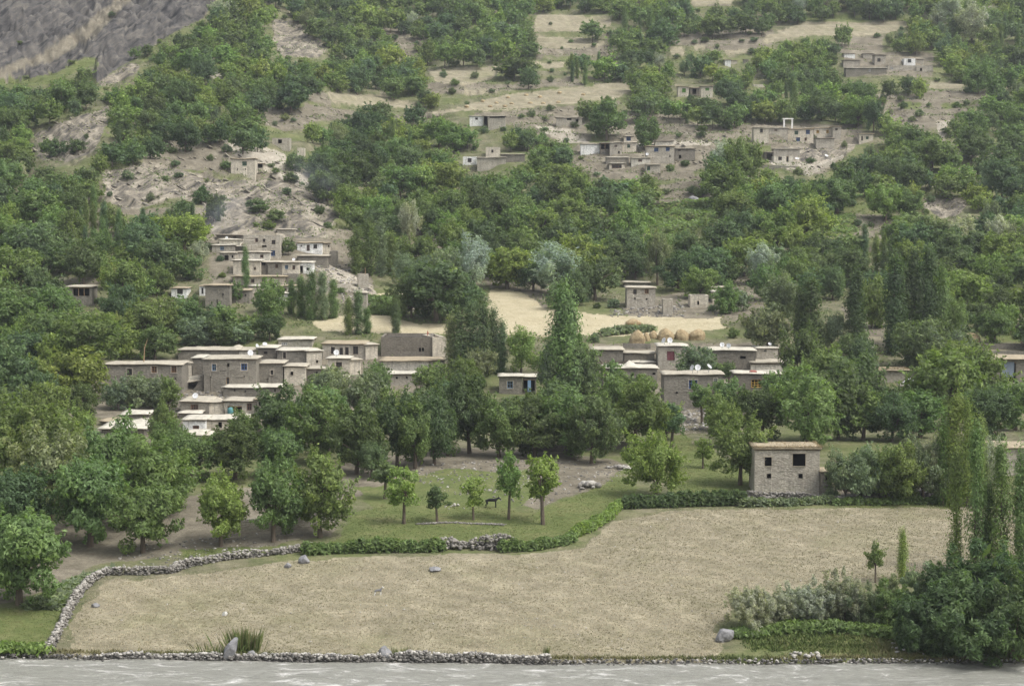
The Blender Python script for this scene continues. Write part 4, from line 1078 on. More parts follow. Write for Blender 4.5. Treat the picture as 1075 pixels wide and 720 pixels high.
def crown_points(kind, n, seed):
    g = np.random.default_rng(seed)
    if kind == 'broad':
        c0 = np.array([g.uniform(-.04, .04), g.uniform(-.04, .04), 0.53]); rad = np.array([0.46, 0.46, 0.46]); ncl = 78; cr = (0.065, 0.125)
        lo = 0.11
    elif kind == 'bushy':
        c0 = np.array([0, 0, 0.50]); rad = np.array([0.48, 0.48, 0.50]); ncl = 74; cr = (0.07, 0.14); lo = 0.05
    elif kind == 'pollard':
        c0 = np.array([g.uniform(-.04, .04), 0, 0.66]); rad = np.array([0.27, 0.27, 0.37]); ncl = 26; cr = (0.055, 0.11); lo = 0.3
    elif kind == 'willow':
        c0 = np.array([0, 0, 0.56]); rad = np.array([0.36, 0.36, 0.42]); ncl = 46; cr = (0.07, 0.13); lo = 0.1
    elif kind == 'shrub':
        c0 = np.array([0, 0, 0.42]); rad = np.array([0.62, 0.62, 0.50]); ncl = 85; cr = (0.055, 0.12); lo = 0.0
    elif kind == 'silverbush':
        c0 = np.array([0, 0, 0.42]); rad = np.array([0.58, 0.58, 0.50]); ncl = 110; cr = (0.045, 0.09); lo = 0.0
    elif kind == 'conic':
        c0 = np.array([0, 0, 0.50]); rad = np.array([0.40, 0.40, 0.47]); ncl = 70; cr = (0.045, 0.085); lo = 0.08
    elif kind == 'poplar':
        ncl = 52
    if kind == 'conic':
        ncl = 75; h = 0.1 + 0.85 * g.uniform(0, 1, ncl) ** 1.1; R = 0.25 * (1 - np.clip((h - 0.35) / 0.68, 0, 1) ** 1.3) * np.clip(h / 0.25, 0.4, 1) + 0.015
    elif kind == 'poplar':
        h = g.uniform(0.07, 0.97, ncl); R = 0.100 * np.clip(np.sin(np.pi * np.clip((h + 0.12) / 1.13, 0, 1)) ** 0.65, 0.05, 1)
    if kind in ('poplar', 'conic'):
        th = g.uniform(0, 2 * np.pi, ncl); rr = R * (g.uniform(0.25, 0.95, ncl) if kind == 'poplar' else g.uniform(0.2, 1.25, ncl))
        cc = np.stack([np.cos(th) * rr, np.sin(th) * rr, h], 1); crr = g.uniform(0.03, 0.05, ncl) * (1.7 if kind == 'conic' else 1)
        out = np.stack([np.cos(th), np.sin(th), np.full(ncl, 0.9)], 1)
        k = g.integers(0, ncl, n)
        off = g.normal(size=(n, 3)) * crr[k][:, None] * np.array([0.75, 0.75, 1.7])
        P = cc[k] + off
        Nn = out[k] * 0.8 + off / crr[k][:, None] * 0.5
    else:
        ph = g.uniform(0, 2 * np.pi, ncl); cz = g.uniform(-0.95, 1, ncl); sz = np.sqrt(1 - cz ** 2)
        rr = g.uniform(0.25, 1.0, ncl) ** 0.55
        dv = np.stack([np.cos(ph) * sz, np.sin(ph) * sz, cz], 1)
        lump = 1 + 0.22 * np.sin(ph * 2 + g.uniform(0, 6)) + 0.16 * np.sin(ph * 3 + cz * 3 + g.uniform(0, 6)) + g.uniform(-0.12, 0.12, ncl)
        crr = g.uniform(*cr, ncl)
        cc = c0 + dv * rad * (rr * lump)[:, None] * 0.84
        if kind == 'conic':
            tp = np.clip(1.5 - 1.3 * cc[:, 2:3], 0.12, 1); cc[:, :2] *= tp
        cc[:, 2] = np.clip(cc[:, 2], lo, 0.93)
        w = crr ** 2 / (crr ** 2).sum()
        k = g.choice(ncl, n, p=w)
        d = g.normal(size=(n, 3)); d /= np.linalg.norm(d, axis=1, keepdims=True)
        rad_ = crr[k] * g.uniform(0.35, 1.1, n) ** 0.5
        flat = np.array([1.05, 1.05, 0.85]) if kind not in ('willow', 'silverbush') else np.array([0.85, 0.85, 1.3 if kind == 'willow' else 1.35])
        P = cc[k] + d * rad_[:, None] * flat
        Nn = d * 0.6 + dv[k] * 0.45 + np.array([0, -0.1, 0.4])
        # loose shoots that break the outline
        if kind != 'conic':
            nsh = {'broad': 110, 'bushy': 110, 'willow': 120, 'pollard': 45, 'shrub': 150, 'silverbush': 200}[kind]
            m_ = int(n * 0.14); sh = g.integers(0, nsh, m_); bk = g.integers(0, ncl, nsh)
            sd_ = dv[bk] * np.array([1, 1, 0.8]) + np.array([0, 0, 0.55]) + g.normal(0, 0.35, (nsh, 3)); sd_ /= np.linalg.norm(sd_, axis=1, keepdims=True)
            ln = crr[bk] * g.uniform(1.1, 2.3, nsh); tt = g.uniform(0.55, 1.0, m_)
            P[:m_] = cc[bk[sh]] + sd_[sh] * (ln[sh] * tt)[:, None] + g.normal(0, 0.010, (m_, 3)); Nn[:m_] = sd_[sh] * 0.4 + g.normal(0, .5, (m_, 3)) + np.array([0, 0, .4]); k[:m_] = bk[sh]
        if kind in ('shrub', 'silverbush'): P[:, 2] = np.abs(P[:, 2])
    cv = g.uniform(0, 1, ncl)[k]
    return P, Nn, cv, cc, g

def crown_mesh(kind, n, size, seed, aspect=1.5, name='crown', mat=None):
    P, Nn, cv, cc, g = crown_points(kind, n, seed)
    V = cards(P, Nn, size, aspect, g)
    F = np.arange(len(V)).reshape(-1, 4)
    me = mesh_quads(name, V, F, mat or M['leaf'], attrs={'rnd': ('FACE', 'FLOAT', g.uniform(0, 1, len(F))), 'clump': ('FACE', 'FLOAT', cv)})
    return me, cc

def trunk_mesh(kind, cc, seed):
    rn = random.Random(seed); mb = MB()
    if kind in ('shrub', 'silverbush'):
        for k in range(6):
            c = cc[rn.randrange(len(cc))]
            mb.tube([(rn.uniform(-.05, .05), rn.uniform(-.05, .05), -0.1), tuple(c * np.array([.5, .5, .5])), tuple(c * 0.95)], [0.014, 0.01, 0.004], 5)
        return mb.mesh('trunk', M['bark'])
    base = {'broad': 0.030, 'bushy': 0.026, 'pollard': 0.025, 'willow': 0.024, 'conic': 0.022, 'poplar': 0.016}[kind]
    if kind == 'poplar':
        mb.tube([(0, 0, -0.08), (0.003, 0.002, 0.3), (-0.003, 0, 0.6), (0, 0, 0.93)], [base, base * .8, base * .5, base * .12], 7)
        for k in range(10):
            c = cc[rn.randrange(len(cc))]; z = max(c[2] - 0.12, 0.05)
            mb.tube([(0, 0, z), (c[0] * .6, c[1] * .6, z + 0.06), tuple(c)], [0.005, 0.004, 0.002], 4)
        return mb.mesh('trunk', M['bark'])
    th = {'broad': 0.34, 'bushy': 0.22, 'pollard': 0.55, 'willow': 0.3, 'conic': 0.6}[kind]
    lx, ly = rn.uniform(-.03, .03), rn.uniform(-.03, .03)
    pts = [(0, 0, -0.08), (0, 0, 0.0), (lx * .4, ly * .4, th * .5), (lx, ly, th)]
    mb.tube(pts, [base * 1.45, base * 1.3, base, base * 0.85], 8)
    if kind != 'pollard':
        for k in range(5):
            a = k * 1.257 + rn.uniform(-.3, .3)
            mb.tube([(0, 0, 0.02), (math.cos(a) * 0.035, math.sin(a) * 0.035, -0.03)], [base * .7, base * .3], 5)
    idx = list(range(len(cc))); rn.shuffle(idx)
    for k in idx[:11]:
        c = Vector(cc[k]); p0 = Vector((lx, ly, th * rn.uniform(0.8, 1.0)))
        mid = p0.lerp(c, 0.5) + Vector((rn.uniform(-.03, .03), rn.uniform(-.03, .03), -0.02 if c.z < 0.5 else 0.03))
        mb.tube([tuple(p0), tuple(mid), tuple(p0.lerp(c, 0.95))], [base * .5, base * .3, base * .1], 5)
    return mb.mesh('trunk', M['bark'])

CR = {}
def variants(kind, tier, k, n, size, aspect=1.5):
    CR[(kind, tier)] = []
    for i in range(k):
        sd = hash_seed(kind, tier, i)
        me, cc = crown_mesh(kind, n, size, sd, aspect)
        CR[(kind, tier)].append((me, trunk_mesh(kind, cc, sd)))
def hash_seed(a, b_, i): return sum(ord(c) for c in a) * 31 + {'near': 1, 'mid': 2, 'far': 3}[b_] * 977 + i * 131

variants('broad', 'near', 5, 11500, 0.0170)
variants('broad', 'mid', 7, 6500, 0.0220)
variants('bushy', 'near', 3, 11500, 0.0175)
variants('bushy', 'mid', 5, 6500, 0.0230)
variants('pollard', 'near', 6, 2600, 0.0200)
variants('conic', 'mid', 1, 12000, 0.0150)
variants('conic', 'near', 1, 12000, 0.0150)
variants('poplar', 'near', 4, 6000, 0.0088, 1.6)
variants('poplar', 'mid', 4, 6000, 0.0100, 1.7)
variants('willow', 'near', 3, 12000, 0.0085, 2.6)
variants('willow', 'mid', 3, 6500, 0.0125, 2.4)
variants('shrub', 'near', 4, 12000, 0.0165, 2.3)
variants('shrub', 'mid', 3, 3000, 0.034)
variants('silverbush', 'near', 4, 12000, 0.0115, 3.0)

PAL = {   # leaf reflectance
    'dark green': (0.106, 0.154, 0.070), 'mid green': (0.158, 0.222, 0.086), 'bright green': (0.205, 0.285, 0.092),
    'yellowish green': (0.215, 0.275, 0.092), 'grey green': (0.192, 0.236, 0.145), 'silvery': (0.34, 0.378, 0.335), 'bluish green': (0.126, 0.180, 0.092)}
KINDNAME = {'broad': ('broadleaf_tree', 'tree', 'broadleaf tree'), 'bushy': ('broadleaf_tree', 'tree', 'low-branched tree'), 'pollard': ('young_tree', 'tree', 'young pollarded tree'),
            'poplar': ('poplar_tree', 'tree', 'slender poplar'), 'conic': ('plane_tree', 'tree', 'tall pointed tree'), 'willow': ('willow_tree', 'tree', 'willow'), 'shrub': ('shrub', 'shrub', 'shrub'), 'silverbush': ('shrub', 'shrub', 'feathery shrub')}
TREES = []
def plant(kind, colr, px, py, hpx, wpx=None, D=None, label=None, individual=True):
    """a plant whose stem meets the ground at the place seen at px, py; hpx/wpx its size as seen"""
    if D is None: x, y, z = gray(px, py)
    else:
        x, y, _ = at(px, py, D); z = float(ground(x, y))
    m = y / FPX
    h = hpx * m
    nat = {'broad': 0.92, 'bushy': 1.0, 'pollard': 0.56, 'poplar': 0.235, 'conic': 0.52, 'willow': 0.75, 'shrub': 1.25, 'silverbush': 1.2}[kind]
    w = (wpx * m) if wpx else h * nat
    TREES.append(dict(kind=kind, col=colr, x=x, y=y, z=z, h=h, sx=w / nat, px=px, py=py, hpx=hpx, label=label, ind=individual))

# --- trees the eye can pick out, front to back
T = plant
B, U, L, Pp, Wl, S = 'broad', 'bushy', 'pollard', 'poplar', 'willow', 'shrub'
dk, md, br, yl, gg, sv, bl = 'dark green', 'mid green', 'bright green', 'yellowish green', 'grey green', 'silvery', 'bluish green'
for a in [
    (B, md, 20, 635, 118, 104), (B, md, 150, 580, 86, 74), (B, br, 232, 574, 76, 62), (B, md, 287, 569, 88, 66), (B, md, 336, 565, 88, 72),
    (B, md, 95, 574, 112, 90), (B, gg, 52, 560, 112, 88), (U, md, 160, 548, 92, 96), (U, md, 112, 540, 100, 90), (B, dk, 247, 503, 62, 66), (B, md, 200, 507, 62, 60),
    (B, dk, 15, 575, 100, 90), (U, md, 60, 525, 98, 100), (U, md, 20, 515, 100, 100), (B, yl, 128, 514, 60, 84),
    (B, dk, 374, 498, 88, 74), (B, bl, 390, 502, 46, 34), (B, md, 331, 488, 82, 84), (U, dk, 300, 475, 74, 70), (B, md, 290, 500, 60, 56),
    (U, md, 262, 470, 40, 44),
    (U, gg, 124, 431, 36, 34), (U, gg, 143, 430, 38, 36), (U, gg, 160, 429, 34, 34), (U, md, 176, 430, 34, 32), (U, md, 172, 470, 48, 38), (U, md, 182, 482, 44, 40),
    (B, dk, 417, 490, 80, 60), (B, md, 436, 492, 74, 58), (B, dk, 456, 488, 76, 58), (B, bl, 470, 478, 86, 64), (B, dk, 493, 476, 92, 66), (B, md, 348, 470, 70, 70),
    (U, gg, 385, 452, 66, 62), (U, md, 412, 452, 46, 50), (U, bl, 440, 452, 46, 54), (U, gg, 340, 440, 52, 50),
    (U, gg, 350, 424, 40, 44), (U, md, 395, 425, 46, 42), (U, bl, 470, 448, 52, 56),
    (L, bl, 404, 524, 42, 32), (L, br, 424, 550, 64, 34), (L, dk, 459, 549, 42, 28), (L, br, 497, 546, 48, 24), (L, br, 534, 545, 70, 30), (L, br, 570, 551, 78, 42),
    (L, br, 738, 492, 34, 20), (L, md, 737, 444, 42, 28), (L, bl, 705, 470, 46, 34), (L, dk, 345, 478, 40, 30),
    (U, br, 688, 522, 72, 60), (B, md, 777, 509, 70, 64), (B, md, 762, 470, 48, 44), (U, md, 752, 452, 40, 36), (U, br, 700, 462, 40, 36),
    (U, md, 598, 478, 78, 92), (B, bl, 621, 487, 76, 66), (U, dk, 562, 480, 74, 80), (B, md, 524, 480, 68, 66), (U, dk, 585, 446, 50, 70), (U, bl, 545, 452, 40, 54),
    (B, md, 668, 474, 82, 76), (U, md, 640, 452, 66, 52), (U, md, 660, 440, 52, 54),
    ('conic', md, 594, 424, 114, 42), (U, gg, 583, 424, 62, 44), (U, bl, 612, 425, 62, 44), (U, md, 645, 405, 30, 26),
    (Pp, bl, 484, 396, 68, 20), (Pp, bl, 496, 396, 80, 22), (Pp, bl, 508, 396, 76, 20), (Pp, bl, 518, 392, 70, 18), (Pp, bl, 526, 392, 56, 16), (Pp, gg, 474, 394, 60, 18),
    (Wl, br, 547, 394, 52, 38), (B, gg, 503, 408, 48, 36), (U, md, 485, 420, 46, 40), (U, md, 455, 420, 40, 44),
    (U, gg, 730, 402, 40, 44), (S, md, 757, 396, 18, 28), (L, dk, 765, 406, 26, 18), (U, md, 765, 432, 36, 36), (U, br, 790, 445, 34, 36),
    (U, md, 848, 468, 82, 84), (B, dk, 800, 462, 64, 56), (U, dk, 880, 462, 78, 66), (B, md, 906, 462, 60, 58), (U, dk, 936, 464, 54, 56), (B, md, 966, 460, 54, 60),
    (B, md, 998, 452, 92, 84), (B, dk, 1040, 468, 72, 66), (B, md, 1066, 452, 62, 56), (U, dk, 900, 436, 66, 64), (U, md, 868, 430, 66, 62), (U, md, 1018, 430, 70, 70),
    (B, yl, 1000, 418, 62, 62), (U, dk, 940, 438, 34, 44), (U, bl, 905, 402, 50, 34), (U, dk, 838, 412, 70, 50), (U, bl, 965, 390, 56, 60), (U, dk, 988, 385, 50, 44),
    (U, md, 820, 436, 50, 44), (U, gg, 998, 402, 58, 54), (U, bl, 900, 392, 44, 40),
    (U, gg, 888, 527, 56, 46), (U, gg, 908, 528, 64, 50), (U, md, 930, 528, 66, 52), (U, md, 950, 529, 66, 50), (U, gg, 970, 529, 70, 48), (Wl, sv, 984, 528, 84, 36),
    (Pp, br, 990, 531, 96, 20), (Pp, br, 1003, 532, 118, 22), (Pp, br, 1015, 532, 108, 19), (Pp, yl, 1028, 532, 92, 19), (Wl, sv, 1040, 530, 74, 30), (U, md, 1000, 530, 60, 46), (U, md, 920, 522, 50, 40),
    (Pp, md, 1003, 600, 128, 22), (Pp, md, 1023, 604, 156, 22), (Pp, md, 1050, 606, 142, 25), (Pp, md, 1070, 606, 134, 24), (Pp, bl, 1037, 602, 96, 22), (Pp, bl, 1090, 606, 140, 30),
    (S, dk, 1012, 690, 98, 120), (S, dk, 1064, 690, 102, 104), (S, dk, 968, 684, 78, 84), (S, dk, 1040, 660, 96, 110), (S, dk, 995, 655, 78, 86), (S, dk, 1090, 660, 100, 100), (S, gg, 965, 648, 60, 50),
    ('silverbush', sv, 786, 662, 56, 62), ('silverbush', sv, 812, 658, 48, 58), ('silverbush', sv, 838, 654, 50, 60), ('silverbush', sv, 862, 654, 50, 60), ('silverbush', sv, 886, 652, 62, 56), ('silverbush', gg, 908, 656, 48, 60), (S, md, 932, 660, 52, 58),
    (L, md, 919, 612, 42, 19), (Pp, br, 947, 612, 56, 14), (S, gg, 935, 630, 30, 30),
    (U, md, 170, 356, 46, 46), (U, md, 193, 350, 38, 42), (U, dk, 214, 352, 32, 38), (U, md, 238, 352, 30, 36), (B, md, 262, 356, 28, 32), (U, gg, 205, 364, 32, 40), (U, md, 150, 362, 46, 50), (U, md, 232, 338, 18, 26), (U, gg, 250, 362, 26, 34),
    # middle distance
    (Pp, md, 258, 302, 42, 9), (Pp, md, 316, 333, 42, 14), (Pp, md, 327, 336, 52, 16), (Pp, gg, 339, 336, 50, 14), (Pp, md, 350, 334, 40, 13), (Pp, md, 306, 330, 34, 12),
    (U, md, 247, 318, 24, 16), (U, md, 283, 338, 46, 40), (U, gg, 278, 328, 24, 22), (Pp, bl, 376, 352, 46, 14), (Pp, md, 366, 352, 38, 12), (Pp, bl, 416, 352, 38, 11), (Pp, md, 385, 350, 26, 12),
    (Pp, md, 374, 288, 46, 18), (Pp, md, 387, 290, 54, 20), (Pp, gg, 399, 290, 54, 18), (Pp, md, 410, 290, 44, 16),
    (Wl, sv, 497, 308, 62, 40), (Wl, sv, 430, 262, 50, 24), (Wl, gg, 422, 302, 36, 30), (Wl, gg, 444, 302, 34, 28), (B, dk, 458, 338, 72, 78), (U, dk, 432, 334, 48, 44), (U, dk, 486, 334, 46, 42), (U, yl, 470, 330, 50, 36), (U, gg, 470, 305, 46, 40),
    (Wl, sv, 585, 310, 56, 54), (B, dk, 560, 306, 34, 36), (B, bl, 625, 316, 52, 46), (U, bl, 605, 320, 36, 36), (Wl, gg, 690, 300, 56, 30), (U, dk, 712, 306, 40, 44), (U, md, 735, 314, 34, 40),
    (Wl, gg, 695, 330, 34, 12), (U, md, 762, 330, 34, 30), (U, gg, 775, 326, 26, 30),
    (Wl, gg, 820, 345, 58, 46), (B, gg, 806, 372, 56, 50), (Pp, dk, 851, 376, 84, 26), (Pp, dk, 840, 374, 70, 20), (Pp, dk, 898, 376, 90, 25), (Wl, gg, 874, 372, 46, 36), (U, md, 915, 345, 56, 40),
    (Pp, dk, 938, 372, 104, 25), (Pp, dk, 959, 366, 106, 22), (Pp, dk, 974, 366, 104, 21), (Pp, md, 988, 366, 84, 18), (Pp, dk, 948, 366, 84, 20), (Wl, md, 1004, 366, 56, 24), (B, dk, 1026, 348, 36, 32), (U, dk, 1010, 352, 30, 24),
    (Wl, sv, 1012, 266, 38, 36), (Wl, sv, 1048, 266, 40, 32), (Wl, gg, 1070, 270, 36, 30), (Wl, sv, 760, 196, 48, 34), (B, md, 782, 200, 62, 46), (U, dk, 750, 202, 40, 30),
    (Wl, sv, 800, 300, 44, 36), (Wl, sv, 1020, 48, 44, 38), (Wl, sv, 880, 12, 30, 30), (Wl, sv, 432, 32, 20, 14), (Wl, sv, 230, 22, 22, 24), (Wl, sv, 692, 76, 20, 16), (Wl, sv, 1000, 30, 36, 30),
    (B, md, 622, 45, 24, 26), (B, md, 637, 148, 44, 44), (B, md, 678, 158, 38, 32), (B, md, 620, 128, 24, 30), (B, md, 682, 118, 26, 30), (B, dk, 540, 86, 28, 46), (B, br, 467, 72, 30, 22),
    (B, dk, 397, 132, 26, 32), (B, dk, 434, 134, 24, 28), (B, bl, 255, 162, 30, 32), (B, md, 848, 112, 28, 20), (B, dk, 917, 140, 40, 20), (B, md, 884, 50, 24, 22),
    (S, dk, 60, 165, 20, 30), (S, dk, 80, 160, 16, 24), (S, md, 50, 160, 14, 20), (U, dk, 130, 150, 28, 34), (U, dk, 118, 176, 26, 38), (U, bl, 140, 174, 26, 30),
    (S, bl, 290, 232, 14, 24), (S, bl, 270, 222, 16, 30), (S, dk, 225, 232, 30, 26), (S, dk, 212, 214, 20, 24), (U, bl, 310, 180, 22, 26), (S, dk, 305, 192, 12, 22), (U, bl, 338, 192, 34, 34),
    (B, bl, 303, 268, 18, 18), (B, dk, 88, 298, 46, 40), (U, yl, 128, 322, 50, 50), (U, dk, 20, 345, 46, 60), (U, md, 55, 350, 50, 60),
]:
    a = list(a)
    if 440 < a[3] < 500 and 330 < a[2] < 700 and a[0] in (B, U): a[5] *= 0.87; a[4] *= 0.96
    T(*a)
# row of small round trees on the high terrace
for i, px in enumerate([142, 155, 172, 188, 204, 211, 219, 232]):
    T(B, [md, dk, md, bl, md, dk, md, md][i], px, 62 - (i % 3) * 1.5, 13 + (i * 5 % 4), 13 + i % 3)

# --- the rest of the orchards and woods
clear = raster(P_straw + P_rock + P_scree + P_field, 0) > 0.5
soft = raster(P_soil + P_pale + P_green, 0) > 0.5
hrect = np.zeros_like(clear)
for h in HOUSES:
    a, t_, c_, d_ = h['rect']
    hrect[max(int(t_) - RY0 - 1, 0):int(d_) - RY0 - 1, max(int(a) - RX0 - 3, 0):int(c_) - RX0 + 4] = True
bl_ = clear | hrect
taken = [(t['px'], t['py'], t['hpx'] * 0.9) for t in TREES]
g = np.random.default_rng(3)
auto = []
def scale_at(py):     # tree height in photo pixels at this row
    return float(np.interp(py, [0, 60, 160, 250, 330, 400, 480, 560], [23, 25, 32, 40, 47, 58, 72, 86]))
cand = 0
TX = np.array([t[0] for t in taken]); TY = np.array([t[1] for t in taken]); TW = np.array([t[2] for t in taken])
AX = list(TX); AY = list(TY); AW = list(TW)

CX = g.uniform(-200, 1270, 46000); CY = g.uniform(-22, 500, 46000)
axa = np.zeros(4000); aya = np.zeros(4000); awa = np.zeros(4000); na = len(TX)
axa[:na] = TX; aya[:na] = TY; awa[:na] = TW
for px, py in zip(CX, CY):
    if na > 2700: break
    hp = scale_at(py) * g.uniform(0.6, 1.22)
    if py > 410 and 390 < px < 790: continue
    if py > 455 and 180 < px < 1100: continue
    dxs = (axa[:na] - px) / (0.5 * (awa[:na] + hp) * 0.53); dys = (aya[:na] - py) / (0.5 * (awa[:na] + hp) * 0.345)
    if (dxs * dxs + dys * dys).min() < 1: continue
    if (835 < px < 912 or 922 < px < 1000) and 318 < py < 405: continue
    # crown footprint in the view must keep clear of fields, rock and houses
    r = hp * 0.46
    xs = np.linspace(px - r * 0.85, px + r * 0.85, 8); ys = np.linspace(py - hp, py - hp * 0.15, 8)
    GX, GY = np.meshgrid(xs, ys)
    if look(bl_, GX, GY).mean() > 0.04: continue
    sf_ = look(soft, GX, GY).mean()
    if sf_ > 0.30: continue
    if look(bl_, np.array([px]), np.array([py - 1]))[0]: continue
    n1 = float(fbm(px / 70.0, py / 40.0, 3, 101)); n2 = float(fbm(px / 30.0, py / 22.0, 3, 111)) + g.uniform(-0.25, 0.25)
    kind = 'broad' if g.uniform() < 0.45 else 'bushy'
    if n1 > 0.40 and g.uniform() < 0.5: kind = 'poplar'
    if n1 < -0.42 and g.uniform() < 0.35: kind = 'willow'
    if 85 < px < 225 and 225 < py < 275 and g.uniform() < 0.6: kind = 'poplar'
    col = 'dark green' if n2 < -0.24 else 'bluish green' if n2 < -0.04 else 'mid green' if n2 < 0.26 else 'bright green' if n2 < 0.42 else 'yellowish green'
    if py < 300 and 400 < px < 720 and col == 'dark green' and g.uniform() < .5: col = 'mid green'
    if kind == 'willow': col = 'silvery' if g.uniform() < 0.35 else 'grey green'
    if kind == 'poplar': col = 'mid green' if g.uniform() < .5 else 'bluish green'; hp *= 1.15
    wp = hp * g.uniform(0.85, 1.25) if kind in ('broad', 'bushy') else None
    axa[na] = px; aya[na] = py; awa[na] = hp * (0.5 if kind == 'poplar' else 1.0); na += 1
    auto.append((kind, col, px, py, hp, wp))
print('auto trees', len(auto))
for a in auto:
    T(*a); TREES[-1]['auto'] = True
# keep trees out of house footprints
HC = np.array([h['c'] for h in HOUSES]); HR = np.array([h['r'] for h in HOUSES])
def inside_house(t):
    d = np.hypot(HC[:, 0] - t['x'], HC[:, 1] - t['y'])
    return bool((d < (HR + 0.3 if t.get('auto') else HR * 0.6)).any())
TREES = [t for t in TREES if not inside_house(t)]

# low shrubs on the stony ground between the trees
SH = []
for px, py in zip(g.uniform(-20, 1095, 9000), g.uniform(-5, 360, 9000)):
    if len(SH) > 420: break
    if look(hrect, np.array([px]), np.array([py]))[0] or look(R_straw, np.array([px]), np.array([py]))[0] > 0.2: continue
    if look(R_scree, np.array([px]), np.array([py]))[0] > 0.2 and g.uniform() < 0.93: continue
    open_ = look(soft, np.array([px]), np.array([py]))[0] or look(R_rock, np.array([px]), np.array([py]))[0] > .3
    if not open_ and g.uniform() < 0.6: continue
    if look(R_rock, np.array([px]), np.array([py]))[0] > .3 and g.uniform() < 0.6: continue
    if any(abs(px - a) < 9 and abs(py - b_) < 5 for a, b_ in SH): continue
    SH.append((px, py)); sc_ = np.interp(py, [0, 350], [5, 10]) * g.uniform(0.6, 1.3)
    T('shrub', ['dark green', 'mid green', 'grey green', 'bluish green'][int(g.integers(0, 4))], px, py, sc_, sc_ * g.uniform(1.1, 1.9))

# --- pick individuals: the largest 300 broadleaf, others by kind; the rest of the far wood is one mass
def family(t): return {'conic': 'b', 'broad': 'b', 'bushy': 'b', 'pollard': 'l', 'poplar': 'p', 'willow': 'w', 'shrub': 's', 'silverbush': 's'}[t['kind']]
TREES.sort(key=lambda t: -t['hpx'])
cnt = {}
IND = []; MASS = []
for t in TREES:
    inframe = -5 < t['px'] < 1080
    f = family(t); lim = {'b': 300, 'l': 60, 'p': 300, 'w': 300, 's': 300}[f]
    if cnt.get(f, 0) < lim and inframe:
        cnt[f] = cnt.get(f, 0) + 1; IND.append(t)
    else: MASS.append(t)
print('individual', cnt, 'mass', len(MASS))

COUNT = {}
def place_tree(t):
    nm, cat, phrase = KINDNAME[t['kind']]
    tier = 'near' if (t['y'] < 245 or t['kind'] == 'pollard') else 'mid'
    lst = CR[(t['kind'], tier)]
    k = COUNT.get((t['kind'], tier), 0); COUNT[(t['kind'], tier)] = k + 1
    cm, tm = lst[(k * 5 + int(abs(t['px'])) ) % len(lst)]
    rt = empty(nm, (t['x'], t['y'], t['z'] - 0.05), random.uniform(0, 6.28))
    rt.scale = (t['sx'], t['sx'], t['h'])
    if t['kind'] in ('pollard', 'broad') and t['y'] < 260: rt.rotation_euler[0] = random.uniform(-.05, .05); rt.rotation_euler[1] = random.uniform(-.06, .06) * (1.3 if t['kind'] == 'pollard' else 1)
    c = PAL[t['col']]
    if t['kind'] == 'poplar' and t['y'] < 400 and t['col'] == 'dark green': c = tuple(q * 0.82 for q in c)
    v = random.uniform(0.86, 1.16); hshift = random.uniform(-0.10, 0.10)
    c = (c[0] * v * (1 + hshift), c[1] * v, c[2] * v * (1 - hshift))
    if rt.name.startswith('shrub'): link('foliage', cm, rt, color=c); link('stems', tm, rt)
    else: link('crown', cm, rt, color=c); link('trunk', tm, rt)
    t['root'] = rt
    return rt
for t in IND: place_tree(t)

# far wood as one mass: low-detail crowns joined
def far_protos():
    out = {}
    for kind, n, size, asp in (('broad', 1500, 0.040, 1.4), ('bushy', 1500, 0.042, 1.4), ('poplar', 900, 0.020, 1.6), ('willow', 1100, 0.030, 2.0), ('shrub', 420, 0.075, 1.4), ('pollard', 500, 0.04, 1.4)):
        out[kind] = []
        for i in range(5):
            P, Nn, cv, cc, gg_ = crown_points(kind, n, 5000 + i * 17 + len(kind))
            V_ = cards(P, Nn, size, asp, gg_)
            out[kind].append((V_.reshape(-1, 4, 3), gg_.uniform(0, 1, n), cv, cc))
    return out
FP = far_protos()
def build_mass(name, items, label, cat, trunks=True):
    Vs = []; R = []; Cv = []; Tn = []
    tb = MB()
    for t in items:
        pr = FP[t['kind']][random.randrange(5)]
        a = random.uniform(0, 6.28); ca, sa = math.cos(a), math.sin(a)
        v = pr[0] * np.array([t['sx'], t['sx'], t['h']])
        v = np.stack([v[..., 0] * ca - v[..., 1] * sa, v[..., 0] * sa + v[..., 1] * ca, v[..., 2]], -1) + np.array([t['x'], t['y'], t['z']])
        Vs.append(v.reshape(-1, 3)); R.append(pr[1]); Cv.append(pr[2])
        c = PAL[t['col']]; w = random.uniform(0.86, 1.16); hs = random.uniform(-.1, .1)
        Tn.append(np.tile(np.array([c[0] * w * (1 + hs), c[1] * w, c[2] * w * (1 - hs), 1], np.float32), (len(pr[1]), 1)))
        if t['kind'] != 'shrub': tb.tube([(t['x'], t['y'], t['z'] - 0.5), (t['x'], t['y'], t['z'] + t['h'] * 0.55)], [0.022 * t['h'], 0.012 * t['h']], 5)
    V_ = np.concatenate(Vs); F_ = np.arange(len(V_)).reshape(-1, 4)
    me = mesh_quads(name, V_, F_, M['leaf_far'], attrs={'rnd': ('FACE', 'FLOAT', np.concatenate(R)), 'clump': ('FACE', 'FLOAT', np.concatenate(Cv)), 'tint': ('FACE', 'FLOAT_COLOR', np.concatenate(Tn))})
    o = link(name, me); tag(o, label, cat, kind='stuff')
    if tb.v: tb.build('trunks', M['bark'], o)
    return o
mt = [t for t in MASS if t['kind'] != 'shrub']; ms = [t for t in MASS if t['kind'] == 'shrub']
if mt: build_mass('woodland', mt, 'far orchards and woods spread over the upper mountain slope', 'woodland')
if ms: build_mass('scrub', ms, 'low scrub scattered over the dry stony slope', 'scrub')

